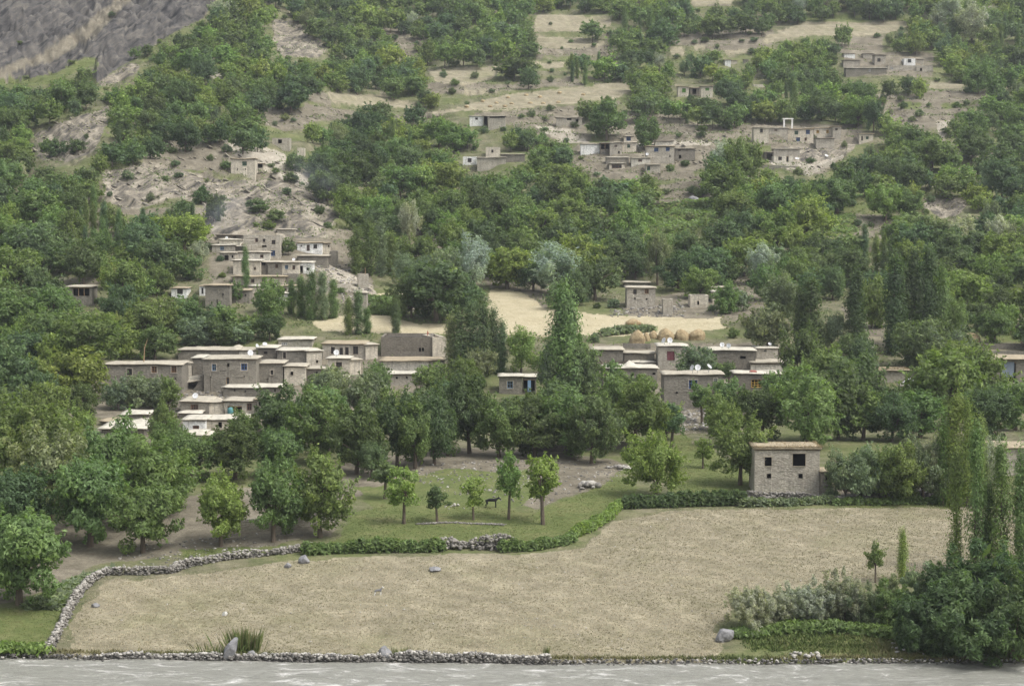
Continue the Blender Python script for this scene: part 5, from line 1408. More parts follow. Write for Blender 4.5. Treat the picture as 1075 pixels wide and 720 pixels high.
# labels that single each plant out: kind, colour, nearest landmark, side and rank
ORD = ['nearest', 'second nearest', 'third nearest', 'fourth nearest', 'fifth nearest', 'sixth nearest', 'seventh nearest', 'eighth nearest', 'ninth nearest', 'tenth nearest'] + ['%dth nearest' % i for i in range(11, 60)]
EXTRA = [('the black donkey', 516, 528), ('the pale rock heap in the orchard', 617, 500), ('the slanted grey boulder', 245, 680), ('the grey boulder under silvery shrubs', 762, 665),
         ('the bend of the stone field wall', 105, 606), ('the person in white', 27, 277), ('the far left end of the river wall', 55, 690)]
ALLM = [(a, b_, c_) for a, b_, c_, _ in LANDMARKS] + EXTRA
def direction(t, m):
    dx = t['px'] - m[1]; dy = (t['py'] - m[2]) * 1.6
    if abs(dx) > abs(dy): return 'right of' if dx > 0 else 'left of'
    return 'downhill of' if dy > 0 else 'uphill of'
for t in IND:
    ds = sorted(ALLM, key=lambda m: math.hypot(t['px'] - m[1], (t['py'] - m[2]) * 1.6))
    m_ = ds[0]; d = direction(t, m_)
    same = [q for q in IND if q['kind'] == t['kind'] and q['col'] == t['col'] and direction(q, m_) == d]
    same.sort(key=lambda q: math.hypot(q['px'] - m_[1], (q['py'] - m_[2]) * 1.6))
    r = same.index(t)
    nm, cat, phrase = KINDNAME[t['kind']]
    lab = f"{t['col']} {phrase}, {ORD[min(r, len(ORD) - 1)]} {d} {m_[0]}"
    ws = lab.split()
    if len(ws) > 16: lab = lab.replace('the ', '').replace('nearest ', '' if r else 'nearest ')
    tag(t['root'], lab, cat, {'b': 'broadleaf trees of the valley orchards', 'l': 'young pollarded trees', 'p': 'slender poplars', 'w': 'willows', 's': 'shrubs of the slope and river bank'}[family(t)])

# ------------------------------------------------------------------ stones, walls, hedges
ICO = None
def ico():
    t = (1 + 5 ** 0.5) / 2
    v = np.array([(-1, t, 0), (1, t, 0), (-1, -t, 0), (1, -t, 0), (0, -1, t), (0, 1, t), (0, -1, -t), (0, 1, -t), (t, 0, -1), (t, 0, 1), (-t, 0, -1), (-t, 0, 1)], float)
    v /= np.linalg.norm(v[0])
    f = np.array([(0, 11, 5), (0, 5, 1), (0, 1, 7), (0, 7, 10), (0, 10, 11), (1, 5, 9), (5, 11, 4), (11, 10, 2), (10, 7, 6), (7, 1, 8), (3, 9, 4), (3, 4, 2), (3, 2, 6), (3, 6, 8), (3, 8, 9), (4, 9, 5), (2, 4, 11), (6, 2, 10), (8, 6, 7), (9, 8, 1)])
    return v, f
IV, IF = ico()
def stones_mesh(name, pts, sizes, mat, seed, bright=None, slab=False):
    g_ = np.random.default_rng(seed); n = len(pts)
    pts = np.array(pts, float); sizes = np.array(sizes, float)
    jit = 1 + g_.uniform(-0.28, 0.28, (n, 12, 1))
    st = g_.uniform(0.65, 1.3, (n, 1, 3)) * np.array([1.15, 1.0, 0.75])
    v = IV[None] * jit * st
    a = g_.uniform(0, 6.28, n)
    if slab:       # bedded ledges: flat plates that share one dip
        v = v * np.array([1.7, 1.3, 0.42]); a = g_.normal(0.2, 0.35, n); dip = g_.normal(0.5, 0.14, n); cd, sd2 = np.cos(dip)[:, None], np.sin(dip)[:, None]
        v = np.stack([v[..., 0] * cd + v[..., 2] * sd2, v[..., 1], -v[..., 0] * sd2 + v[..., 2] * cd], -1)
    ca, sa = np.cos(a)[:, None], np.sin(a)[:, None]
    v = np.stack([v[..., 0] * ca - v[..., 1] * sa, v[..., 0] * sa + v[..., 1] * ca, v[..., 2]], -1) * sizes[:, None, None] + pts[:, None, :]
    F_ = (IF[None] + (np.arange(n) * 12)[:, None, None]).reshape(-1, 3)
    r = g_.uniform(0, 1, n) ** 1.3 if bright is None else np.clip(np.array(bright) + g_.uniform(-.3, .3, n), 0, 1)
    return mesh_quads(name, v.reshape(-1, 3), F_, mat, attrs={'rnd': ('FACE', 'FLOAT', np.repeat(r, 20))})

def path_world(pp, step=0.25):
    """walk a ground path given by seen points"""
    W_ = [gray(px, py)[:2] for px, py in pp]
    out = []
    for (xa, ya), (xb, yb) in zip(W_[:-1], W_[1:]):
        L_ = math.hypot(xb - xa, yb - ya); k = max(1, int(L_ / step))
        for i in range(k): out.append((xa + (xb - xa) * i / k, ya + (yb - ya) * i / k))
    out.append(W_[-1])
    return np.array(out)

def dry_wall(name, label, cat, pp, h, w, size, mat, seed, hvar=0.3, zoff=0.0, pts=None, topbright=0.35, zbase=None):
    g_ = np.random.default_rng(seed)
    P_ = path_world(pp, 0.2 if h > 0.5 else 0.09) if pts is None else pts
    P = []; Sz = []; Br = []
    for i, (x, y) in enumerate(P_):
        hh = h * (1 + hvar * float(fbm(x / 2.5, y / 2.5, 2, seed)))
        gz = (float(ground(x, y)) if zbase is None else zbase) + zoff
        k = max(3, int(hh / (size * 0.9)) * 2 + 2)
        for q in range(k):
            u = g_.uniform(0, 1); s_ = size * g_.uniform(0.55, 1.25)
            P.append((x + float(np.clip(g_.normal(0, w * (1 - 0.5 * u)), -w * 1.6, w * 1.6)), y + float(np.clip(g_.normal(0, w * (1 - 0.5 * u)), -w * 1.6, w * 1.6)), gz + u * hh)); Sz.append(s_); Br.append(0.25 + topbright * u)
    me = stones_mesh(name, P, Sz, mat, seed, Br)
    return tag(link(name, me), label, cat)

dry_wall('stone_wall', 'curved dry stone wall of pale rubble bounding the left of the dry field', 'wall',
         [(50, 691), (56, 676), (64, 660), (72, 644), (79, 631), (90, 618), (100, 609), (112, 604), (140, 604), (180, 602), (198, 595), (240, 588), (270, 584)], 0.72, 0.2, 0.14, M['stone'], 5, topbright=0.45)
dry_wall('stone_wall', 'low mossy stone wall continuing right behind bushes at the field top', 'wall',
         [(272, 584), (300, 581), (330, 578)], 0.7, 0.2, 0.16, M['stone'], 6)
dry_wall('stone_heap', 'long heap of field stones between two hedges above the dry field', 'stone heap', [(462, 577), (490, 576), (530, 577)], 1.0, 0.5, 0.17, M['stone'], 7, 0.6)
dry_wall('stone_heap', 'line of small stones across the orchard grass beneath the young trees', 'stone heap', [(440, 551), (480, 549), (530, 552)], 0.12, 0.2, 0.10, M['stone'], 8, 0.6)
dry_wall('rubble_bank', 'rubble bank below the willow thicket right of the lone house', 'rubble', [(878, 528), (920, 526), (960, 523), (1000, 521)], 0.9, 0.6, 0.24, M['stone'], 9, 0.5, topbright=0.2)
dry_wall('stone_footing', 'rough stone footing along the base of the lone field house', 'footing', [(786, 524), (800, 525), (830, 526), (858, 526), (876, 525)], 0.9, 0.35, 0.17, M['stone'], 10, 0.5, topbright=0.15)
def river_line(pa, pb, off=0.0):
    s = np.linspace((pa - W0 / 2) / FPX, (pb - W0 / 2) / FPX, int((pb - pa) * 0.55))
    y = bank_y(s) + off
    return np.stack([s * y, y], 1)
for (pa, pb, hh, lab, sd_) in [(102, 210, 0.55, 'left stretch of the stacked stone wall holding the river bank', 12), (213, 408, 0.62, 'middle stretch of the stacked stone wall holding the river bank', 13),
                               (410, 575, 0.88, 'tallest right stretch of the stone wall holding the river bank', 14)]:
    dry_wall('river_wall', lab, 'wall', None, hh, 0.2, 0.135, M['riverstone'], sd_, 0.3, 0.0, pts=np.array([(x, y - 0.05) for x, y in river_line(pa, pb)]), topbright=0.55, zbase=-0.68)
def river_debris(pa, pb, n, lab, seed):
    g_ = np.random.default_rng(seed); P = []; Sz = []
    for _ in range(n):
        s = (g_.uniform(pa, pb) - W0 / 2) / FPX; y = float(bank_y(s)) + g_.normal(-0.15, 0.25); sz = g_.uniform(0.04, 0.14)
        P.append((s * y, y, -0.62 + g_.uniform(0, 0.35))); Sz.append(sz)
    tag(link('bank_stones', stones_mesh('bank_stones', P, Sz, M['riverstone'], seed)), lab, 'stones', kind='stuff')
river_debris(575, 1100, 900, 'wet stones strewn along the low right river bank', 15)
river_debris(-60, 105, 380, 'wet stones strewn along the low left river bank', 16)

def boulder(name, label, px, py, wpx, hpx, mat=None, tilt=(0, 0, 0), seed=1, sub=3, ybias=0.0):
    x, y, z = gray(px, py)
    m = y / FPX; w = wpx * m; h = hpx * m
    import bmesh
    bm = bmesh.new(); bmesh.ops.create_icosphere(bm, subdivisions=sub, radius=1)
    for v in bm.verts:
        c = v.co
        n_ = float(fbm(c.x * 1.3 + seed * 7, c.y * 1.3 + c.z, 3, seed))
        # facets: flatten against a few random planes
        v.co = c * (1 + 0.3 * n_)
    rn = random.Random(seed)
    for _ in range(6):
        d = Vector((rn.uniform(-1, 1), rn.uniform(-1, 1), rn.uniform(-0.3, 1))).normalized(); lim = rn.uniform(0.6, 0.85)
        for v in bm.verts:
            e = v.co.dot(d)
            if e > lim: v.co -= d * (e - lim) * 0.9
    for v in bm.verts: v.co = Vector((v.co.x * w / 2, v.co.y * w / 2.4, v.co.z * h * 0.62))
    me = bpy.data.meshes.new(name); bm.to_mesh(me); bm.free(); me.materials.append(mat or M['boulder'])
    o = link(name, me, None, (x, y, z + h * 0.36)); o.rotation_euler = tilt
    return tag(o, label, 'boulder')
boulder('boulder', 'slanted blue-grey boulder beside tall grass near the river wall', 243, 688, 14, 22, None, (0, 0.55, 0), 3)
boulder('boulder', 'grey boulder in the river edge at the start of the left river wall', 144, 700, 12, 11, None, (0, 0, 0.3), 4)
boulder('boulder', 'round grey boulder between the middle and right river walls', 405, 699, 17, 12, None, (0, 0.1, 0), 5)
boulder('boulder', 'angular grey boulder at the foot of the leftmost silvery shrub', 760, 673, 22, 15, None, (0, -0.5, 0), 6)
boulder('boulder', 'flat pale stone lying alone in the upper part of the dry field', 456, 600, 15, 5, M['boulder'], (0, 0, 0), 7)
boulder('boulder', 'larger of the light grey rocks at the top left edge of the dry field', 319, 592, 12, 9, None, (0, 0.2, 0), 8)
boulder('boulder', 'smaller light grey rock left of its larger neighbour at the field top', 302, 596, 8, 6, None, (0, 0, 0), 9)
boulder('boulder', 'domed pale rock on the bare path above the vegetable patch', 728, 211, 11, 6, None, (0, 0, 0), 10)
boulder('boulder', 'small white rock poking from grass above the slanted boulder', 236, 646, 6, 5, M['dish'], (0, 0, 0), 11).color = (.55, .54, .5, 1)
boulder('boulder', 'grey stone right of the tall grass clump', 264, 690, 8, 7, None, (0, 0, 0), 12)
boulder('boulder', 'dark rounded rock under the leftmost foreground trees', 100, 637, 9, 5, None, (0, 0, 0), 13)
boulder('boulder', 'lichened grey boulder lying on the rubble right of the orchard slope', 200, 413, 8, 6, None, (0, 0, 0), 14) if False else None
def heap(label, px, py, n, spread, size, bright, seed):
    x, y, z = gray(px, py); g_ = np.random.default_rng(seed); P = []; Sz = []
    for _ in range(n):
        a = g_.uniform(0, 6.28); r = spread * g_.uniform(0, 1) ** 0.7; xx = x + math.cos(a) * r; yy_ = y + math.sin(a) * r
        s_ = size * g_.uniform(0.5, 1.5); P.append((xx, yy_, float(ground(xx, yy_)) + s_ * 0.3 + (1 - r / spread) * size * 1.2)); Sz.append(s_)
    return tag(link('rock_heap', stones_mesh('rock_heap', P, Sz, M['stone'], seed, [bright] * n)), label, 'rock heap')
heap('pile of large pale rocks on the bare ground of the orchard', 617, 512, 12, 1.2, 0.34, 0.6, 31)
heap('pile of small whitish stones on the grassy bank at the right river edge', 845, 692, 40, 1.7, 0.15, 0.95, 32)
heap('scatter of white stones under the right end of the dark bushes', 1025, 694, 18, 1.2, 0.15, 0.8, 33)
heap('few pale stones lying under the willow shrub on the right bank', 948, 683, 14, 2.0, 0.14, 0.9, 34)
heap('jumble of branches and stones at the right end of the bare orchard ground', 652, 492, 30, 1.6, 0.2, 0.75, 35)
heap('pale stones by the trunk of the third young pollarded tree', 478, 533, 14, 1.2, 0.13, 0.95, 36)

def scatter_stones(name, label, polys, n, smin, smax, seed, bright=None, mat=None, slab=False):
    g_ = np.random.default_rng(seed); R = raster(polys, 0); P = []; Sz = []
    pts = np.array([p for q in polys for p in q], float)
    x0, x1, y0, y1 = pts[:, 0].min(), pts[:, 0].max(), pts[:, 1].min(), pts[:, 1].max()
    tries = 0
    # sample over the ground itself, keeping points that fall on the patch
    xa, ya, _ = gray((x0 + x1) / 2, min(y1, 690)); xb, yb_, _ = gray((x0 + x1) / 2, y0)
    while len(P) < n and tries < 60:
        tries += 1
        Yy = g_.uniform(ya - 5, yb_ + 30, 4000)
        sx = g_.uniform((x0 - W0 / 2) / FPX, (x1 - W0 / 2) / FPX, 4000)
        Xx = sx * Yy; Zz = ground(Xx, Yy); px, py = proj(Xx, Yy, Zz)
        ok = look(R, px, py) > 0.5
        for x, y, z in zip(Xx[ok], Yy[ok], Zz[ok]):
            s_ = g_.uniform(smin, smax) * g_.uniform(0.5, 1.0)
            P.append((x, y, z + s_ * 0.15)); Sz.append(s_)
    P = P[:n]; Sz = Sz[:n]
    tag(link(name, stones_mesh(name, P, Sz, mat or M['stone'], seed, bright and [bright] * len(P), slab)), label, 'stones', kind='stuff')
scatter_stones('scattered_stones', 'pale stones scattered over the bare orchard ground', [[(440, 488), (540, 480), (650, 485), (660, 498), (600, 522), (560, 535), (500, 525), (440, 510)], [(120, 575), (260, 560), (330, 560), (250, 585), (120, 598)]], 900, 0.06, 0.2, 41)
scatter_stones('spur_rocks', 'broken ledges and rocks strewn over the rocky spur', [P_rock[0], P_rock[2], P_rock[4], P_pale[4], P_soil[0]], 340, 0.1, 0.8, 42, mat=M['ledge'], slab=True)
scatter_stones('slope_rubble', 'rubble and stones on the bare upper slopes and between the hamlets', P_rock[3:4] + P_rock[5:] + P_pale[5:9] + P_pale[10:] + P_soil[2:8] + P_soil[11:18] + [[(790, 150), (900, 150), (880, 170), (850, 184), (800, 170)]], 1700, 0.1, 0.45, 43, mat=M['ledge'], slab=True)
scatter_stones('village_rubble', 'rubble heaps between the village houses', [[(756, 395), (772, 395), (776, 412), (765, 440), (735, 452), (700, 452), (690, 430), (756, 425)], [(325, 275), (385, 275), (390, 308), (360, 318), (330, 300)], [(640, 320), (720, 320), (720, 333), (640, 333)], [(110, 408), (240, 410), (240, 420), (190, 436), (110, 420)]], 1300, 0.12, 0.42, 44)
scatter_stones('field_pebbles', 'small pale pebbles lying in the dry field', [P_field[0]], 260, 0.04, 0.12, 45, 0.9)

def hedge(label, pp, h, w, col, n_per_m, seed, size=0.14):
    P_ = path_world(pp, 0.35); g_ = np.random.default_rng(seed)
    C = []; Nn = []; cv = []
    for x, y in P_:
        hh = h * (1 + 0.35 * float(fbm(x / 1.8, y / 1.8, 2, seed))) * g_.uniform(0.8, 1.15); gz = float(ground(x, y)); c = g_.uniform(0, 1)
        k = int(n_per_m * 0.35)
        a = g_.uniform(0, 6.28, k); r = w * np.sqrt(g_.uniform(0, 1, k)); zz = hh * g_.uniform(0, 1, k) ** 0.7
        r *= np.sqrt(np.clip(1 - (zz / hh) ** 3, 0.15, 1))
        C.append(np.stack([x + np.cos(a) * r, y + np.sin(a) * r, gz + zz], 1)); Nn.append(np.stack([np.cos(a) * .5, np.sin(a) * .5, np.full(k, .7)], 1)); cv.append(np.full(k, c))
    C = np.concatenate(C); Nn = np.concatenate(Nn); cv = np.concatenate(cv)
    V_ = cards(C, Nn, size, 1.6, g_); F_ = np.arange(len(V_)).reshape(-1, 4)
    me = mesh_quads('hedge', V_, F_, M['leaf'], attrs={'rnd': ('FACE', 'FLOAT', g_.uniform(0, 1, len(F_))), 'clump': ('FACE', 'FLOAT', cv)})
    o = link('hedge', me, color=PAL[col]); return tag(o, label, 'hedge')
hedge('leafy green hedge along the field top between the low wall and the stone heap', [(322, 583), (350, 581), (400, 580), (440, 579), (462, 579)], 1.1, 0.7, 'mid green', 520, 51)
hedge('hedge from the stone heap curving right along the field edge', [(528, 579), (560, 578), (590, 573), (600, 568)], 1.05, 0.65, 'mid green', 520, 52)
hedge('bright weedy hedge climbing the field corner to the light green tree', [(600, 566), (620, 557), (638, 545), (650, 534)], 0.95, 0.6, 'bright green', 480, 53)
hedge('dense dark hedge between the light green round tree and the lone house', [(658, 534), (700, 532), (740, 531), (779, 530)], 1.5, 0.8, 'dark green', 620, 54)
hedge('weedy scrub at the foot of the lone field house', [(780, 532), (800, 531), (830, 531), (862, 529), (878, 528)], 0.8, 0.7, 'grey green', 260, 55)
hedge('weeds on the rubble bank below the willow thicket', [(880, 530), (930, 529), (998, 527)], 0.7, 0.8, 'mid green', 260, 56)
hedge('weedy undergrowth along the foot of the silvery shrubs', [(775, 668), (830, 662), (900, 664), (950, 672)], 0.75, 1.2, 'mid green', 380, 57, 0.17)
hedge('green weeds on the left bank beside the stone wall foot', [(-10, 686), (20, 684), (45, 686)], 0.7, 1.0, 'bright green', 340, 58)
hedge('shrubby growth behind the haystacks', [(634, 352), (655, 349), (682, 347)], 0.9, 1.5, 'grey green', 160, 59, 0.34)
hedge('low green vines on the terrace left of the yellow field', [(388, 318), (420, 318), (440, 316)], 1.1, 1.6, 'mid green', 420, 60, 0.3)
hedge('green bank growth under the yellow field terrace', [(392, 330), (420, 331)], 1.6, 1.2, 'mid green', 420, 61, 0.3)

# leafy vegetable patches on the slope
def leafy(label, polys, n, col, seed, size=0.38):
    g_ = np.random.default_rng(seed); R = raster(polys, 0); pts = np.array([p for q in polys for p in q], float)
    x0, x1, y0, y1 = pts[:, 0].min(), pts[:, 0].max(), pts[:, 1].min(), pts[:, 1].max()
    ya = gray((x0 + x1) / 2, y1)[1]; yb_ = gray((x0 + x1) / 2, y0)[1]
    Yy = g_.uniform(ya - 10, yb_ + 25, n * 6); Xx = g_.uniform((x0 - W0 / 2) / FPX, (x1 - W0 / 2) / FPX, n * 6) * Yy
    Zz = ground(Xx, Yy); px, py = proj(Xx, Yy, Zz); ok = look(R, px, py) > .5
    Xx, Yy, Zz = Xx[ok][:n], Yy[ok][:n], Zz[ok][:n]
    C = np.stack([Xx, Yy, Zz + g_.uniform(0.05, 0.6, len(Xx)) * (0.6 + 0.5 * fbm(Xx / 2, Yy / 2, 2, seed))], 1); Nn = np.tile([0, -0.15, 1.0], (len(C), 1))
    V_ = cards(C, Nn, size, 1.2, g_); F_ = np.arange(len(V_)).reshape(-1, 4)
    me = mesh_quads('crop', V_, F_, M['leaf'], attrs={'rnd': ('FACE', 'FLOAT', g_.uniform(0, 1, len(F_))), 'clump': ('FACE', 'FLOAT', g_.uniform(0, 1, len(F_)))})
    tag(link('vegetable_crop', me, color=PAL[col]), label, 'crop', kind='stuff')
leafy('leafy blue-green vegetable crop on the sloping patch below the right hamlet', [P_green[5]], 9000, 'grey green', 62)
leafy('leafy crop on the small patch right of the yellow-green trees', [P_green[6], P_green[7]], 5000, 'mid green', 63)

# low herbs and thorn scrub over the dry slopes
def low_scrub(label, n, colr, seed, size, thr):
    g_ = np.random.default_rng(seed); m_ = n * 8
    Yy = 300 + 460 * g_.uniform(0, 1, m_) ** 0.8; Xx = g_.uniform(-0.29, 0.29, m_) * Yy; Zz = ground(Xx, Yy); px, py = proj(Xx, Yy, Zz)
    ok = (fbm(Xx / 7, Yy / 10, 4, seed) > thr) & (look(R_straw, px, py) < 0.1) & (look(R_field, px, py) < 0.3) & (look(R_scree, px, py) < 0.3) & (look(hrect, px, py) == 0)
    Xx, Yy, Zz = Xx[ok][:n], Yy[ok][:n], Zz[ok][:n]
    C = np.stack([Xx, Yy, Zz + g_.uniform(0.02, 0.35, len(Xx))], 1); V_ = cards(C, np.tile([0, -0.2, 0.8], (len(C), 1)), size, 1.3, g_); F_ = np.arange(len(V_)).reshape(-1, 4)
    me = mesh_quads('low_scrub', V_, F_, M['leaf'], attrs={'rnd': ('FACE', 'FLOAT', g_.uniform(0, 1, len(F_))), 'clump': ('FACE', 'FLOAT', g_.uniform(0, 1, len(F_)))})
    tag(link('low_scrub', me, color=colr), label, 'scrub', kind='stuff')
low_scrub('low green herbs patching the dry slopes', 60000, (0.13, 0.17, 0.075), 91, 0.22, 0.05)
low_scrub('grey thorn scrub patching the dry slopes', 40000, (0.19, 0.19, 0.12), 92, 0.2, -0.05)

# tufts of grass
def tufts(name, label, sampler, n, hmin, hmax, cols, seed, spread=0.09, blades=4, wid=0.03):
    g_ = np.random.default_rng(seed)
    X, Y = sampler(g_, n); n = len(X)
    Zz = ground(X, Y)
    kx = np.repeat(X, blades) + g_.normal(0, spread, n * blades); ky = np.repeat(Y, blades) + g_.normal(0, spread, n * blades); kz = np.repeat(Zz, blades) - 0.02
    hh = np.repeat(g_.uniform(hmin, hmax, n), blades) * g_.uniform(0.6, 1.1, n * blades)
    lean = g_.normal(0, 0.45, (n * blades, 2)) * hh[:, None]
    a = g_.uniform(0, 6.28, n * blades); wx_ = np.cos(a) * wid * (0.5 + hh / hmax); wy_ = np.sin(a) * wid * (0.5 + hh / hmax)
    V_ = np.stack([np.stack([kx - wx_, ky - wy_, kz], 1), np.stack([kx + wx_, ky + wy_, kz], 1), np.stack([kx + lean[:, 0], ky + lean[:, 1], kz + hh], 1)], 1).reshape(-1, 3)
    F_ = np.arange(len(V_)).reshape(-1, 3)
    cols = np.array(cols); m_ = np.clip(fbm(X / 6, Y / 6, 3, seed) * 0.9 + 0.5 + g_.uniform(-.35, .35, n), 0, 0.999) * (len(cols) - 1)
    i0 = m_.astype(int); ft = (m_ - i0)[:, None]; c = cols[i0] * (1 - ft) + cols[np.minimum(i0 + 1, len(cols) - 1)] * ft
    c = np.repeat(c, blades, 0) * g_.uniform(0.7, 1.3, (n * blades, 1)); c = np.concatenate([c, np.ones((len(c), 1))], 1)
    me = mesh_quads(name, V_, F_, M['grass'], attrs={'tint': ('FACE', 'FLOAT_COLOR', c)})
    tag(link(name, me), label, 'grass', kind='stuff')
def poly_sampler(polys, ya, yb_, x0=-60, x1=1130, avoid=None):
    R = raster(polys, 1)
    def f(g_, n):
        Yy = g_.uniform(ya, yb_, n * 4); Xx = g_.uniform((x0 - W0 / 2) / FPX, (x1 - W0 / 2) / FPX, n * 4) * Yy
        px, py = proj(Xx, Yy, ground(Xx, Yy)); ok = (look(R, px + g_.normal(0, 4, n * 4), py + g_.normal(0, 1.5, n * 4)) > g_.uniform(0.2, 0.8, n * 4)) & (Yy > bank_y(Xx / Yy) + 0.1)
        return Xx[ok][:n], Yy[ok][:n]
    return f
tufts('dry_grass', 'short dry stubble and grass tufts covering the big field', poly_sampler([P_field[0]], 152, 204), 70000, 0.04, 0.13,
      [(0.235, 0.22, 0.125), (0.29, 0.262, 0.17), (0.35, 0.31, 0.215), (0.43, 0.385, 0.275)], 71)
tufts('green_grass', 'green grass under the orchard trees and on the banks', poly_sampler(P_green[:5] + P_green[-4:-3], 152, 262), 50000, 0.04, 0.11,
      [(0.09, 0.125, 0.036), (0.12, 0.155, 0.048), (0.16, 0.18, 0.065), (0.24, 0.22, 0.11)], 72)
tufts('bank_weeds', 'taller weeds on the right river bank', poly_sampler([P_green[3]], 152, 168, 740, 1130), 9000, 0.08, 0.38,
      [(0.07, 0.10, 0.03), (0.10, 0.14, 0.04), (0.2, 0.19, 0.09)], 73, wid=0.04)
tufts('bank_weeds', 'sparse weeds along the top of the river wall', lambda g_, n: (lambda s: (s * bank_y(s) + 0, bank_y(s) + np.abs(g_.normal(0.1, 0.4, n))))(g_.uniform(-0.27, 0.27, n)), 3500, 0.1, 0.35,
      [(0.08, 0.11, 0.035), (0.2, 0.18, 0.09)], 74, wid=0.035)
tufts('slope_grass', 'rough dry grass over the bare orchard ground and lower slope', poly_sampler([P_soil[-5]], 170, 262), 45000, 0.06, 0.2,
      [(0.10, 0.13, 0.045), (0.15, 0.165, 0.07), (0.27, 0.25, 0.16)], 75)
def clump(name, label, px, py, n, r, h, cols, seed):
    x, y, z = gray(px, py)
    g_ = np.random.default_rng(seed)
    X = x + g_.normal(0, r, n); Y = y + g_.normal(0, r * .5, n); Zz = ground(X, Y)
    hh = h * g_.uniform(0.45, 1.05, n); lean = g_.normal(0, 0.13, (n, 2)) * hh[:, None] + np.stack([(X - x) * 0.35, (Y - y) * .3], 1); w = 0.03
    a = g_.uniform(0, 6.28, n); wx_ = np.cos(a) * w; wy_ = np.sin(a) * w
    V_ = np.stack([np.stack([X - wx_, Y - wy_, Zz - .05], 1), np.stack([X + wx_, Y + wy_, Zz - .05], 1), np.stack([X + wx_ * .6 + lean[:, 0] * .5, Y + wy_ * .6 + lean[:, 1] * .5, Zz + hh * .6], 1), np.stack([X + lean[:, 0], Y + lean[:, 1], Zz + hh], 1)], 1).reshape(-1, 3)
    F_ = np.arange(len(V_)).reshape(-1, 4)
    c = np.array(cols)[g_.integers(0, len(cols), n)] * g_.uniform(.7, 1.3, (n, 1)); c = np.concatenate([c, np.ones((n, 1))], 1)
    tag(link(name, mesh_quads(name, V_, F_, M['grass'], attrs={'tint': ('FACE', 'FLOAT_COLOR', c)})), label, 'grass clump')
gc = [(0.09, 0.13, 0.035), (0.13, 0.165, 0.05), (0.22, 0.21, 0.1)]
clump('grass_clump', 'tall upright clump of green grass right of the slanted boulder', 256, 684, 520, 0.55, 2.0, gc, 81)
clump('grass_clump', 'low spreading grass clump left of the slanted boulder', 226, 690, 300, 0.7, 0.9, gc, 82)
clump('grass_clump', 'small reed tuft at the right end of the river wall', 574, 697, 90, 0.15, 1.1, gc, 83)
clump('grass_clump', 'grass tuft behind the round boulder of the river wall', 421, 698, 160, 0.4, 0.9, gc, 84)

# ------------------------------------------------------------------ hay
def haystack(label, px, py, wpx, hpx, seed, name='haystack', flat=0.5, D=None, tint=None):
    if D is None: x, y, z = gray(px, py)
    else:
        x, y, _ = at(px, py, D); z = float(ground(x, y))
    m = y / FPX; w = wpx * m * 0.84; h = (at(px, py - hpx * 0.84, y)[2] - z)
    nu, nv = 26, 12; V_ = []; 
    for j in range(nv + 1):
        t = j / nv
        r = (1 - t ** (2.2 + flat)) ** 0.62 * (1.0 + 0.06 * math.sin(t * 5)) if t < 1 else 0.0
        for i in range(nu):
            a = 2 * math.pi * i / nu
            nn = 1 + 0.30 * float(fbm(math.cos(a) * 1.2 + seed, math.sin(a) * 1.2 + t * 1.5, 3, seed)) + 0.10 * float(fbm(a * 4, t * 9, 2, seed + 3))
            V_.append((math.cos(a) * r * nn * w / 2 + math.sin(seed * 2.3) * 0.10 * w * t * t, math.sin(a) * r * nn * w / 2.3, t * h * (1 + 0.05 * float(fbm(a, t, 2, seed + 9))) - (0.3 if j == 0 else 0)))
    F_ = [(j * nu + i, j * nu + (i + 1) % nu, (j + 1) * nu + (i + 1) % nu, (j + 1) * nu + i) for j in range(nv) for i in range(nu)]
    o = link(name, mesh_quads(name, V_, F_, M['hay'], smooth=True), None, (x, y, z))
    return tag(o, label, 'haystack' if name == 'haystack' else 'haycock', 'haystacks behind the lower village' if name == 'haystack' else 'haycocks on the upper terraces')
haystack('tallest bell shaped haystack at left behind the lower right village', 668.5, 361, 17.5, 18, 1)
haystack('narrow haystack tucked against the right of the tallest one', 679, 358, 9, 11, 2)
haystack('small far haystack peeping between the bell shaped and the wide one', 685.5, 355, 11, 9.5, 3)
haystack('wide pale haystack just above the bright upper roof', 698, 356, 20, 14, 4)
haystack('brown haystack left in the touching pair above the village', 716, 356, 17, 13, 5)
haystack('straw coloured haystack right in the touching pair above the village', 732, 356, 20, 13, 6)
haystack('brown haystack alone in the yellow field behind the others', 665, 341, 17, 8, 7)
haystack('square edged haystack at the right by the straw roofed terrace', 1020, 363, 22, 17, 8, flat=1.6)
haystack('haystack cut by the right frame edge', 1077, 363, 16, 11, 9)
for i, (px, py) in enumerate([(533, 103), (507, 107), (521, 109), (514.5, 112.6), (537, 109.6), (556.5, 109), (570.5, 109.2), (490, 112.6), (530, 112.4), (567, 102.4), (586, 108.2), (552.6, 100.6), (587.6, 98), (612, 100)]):
    rel = ['highest left', 'leftmost middle', 'lower middle', 'lowest middle', 'right middle', 'right', 'rightmost lower'][i % 7]
    lab = f'small brown haycock number-free' if False else None
    o = haystack('x', px, py, 5.6, 2.6, 20 + i, 'haycock', 0.3)
    o['label'] = ['small haycock at the upper centre of the long pale terrace', 'haycock at the left third of the long pale terrace', 'haycock just right of the left third on the long pale terrace',
                  'haycock near the lower rim, above the white fronted house', 'haycock right of centre on the long pale terrace', 'haycock above the grey blank wall house', 'haycock fourth from the right on the long terrace lower rim',
                  'leftmost haycock on the long pale terrace', 'haycock on the lower rim above the black slit wall', 'haycock high on the terrace, below the small wood', 'haycock above the dug-in stone hut',
                  'topmost haycock of the long pale terrace', 'high haycock toward the right of the long terrace', 'rightmost haycock of the long pale terrace'][i]

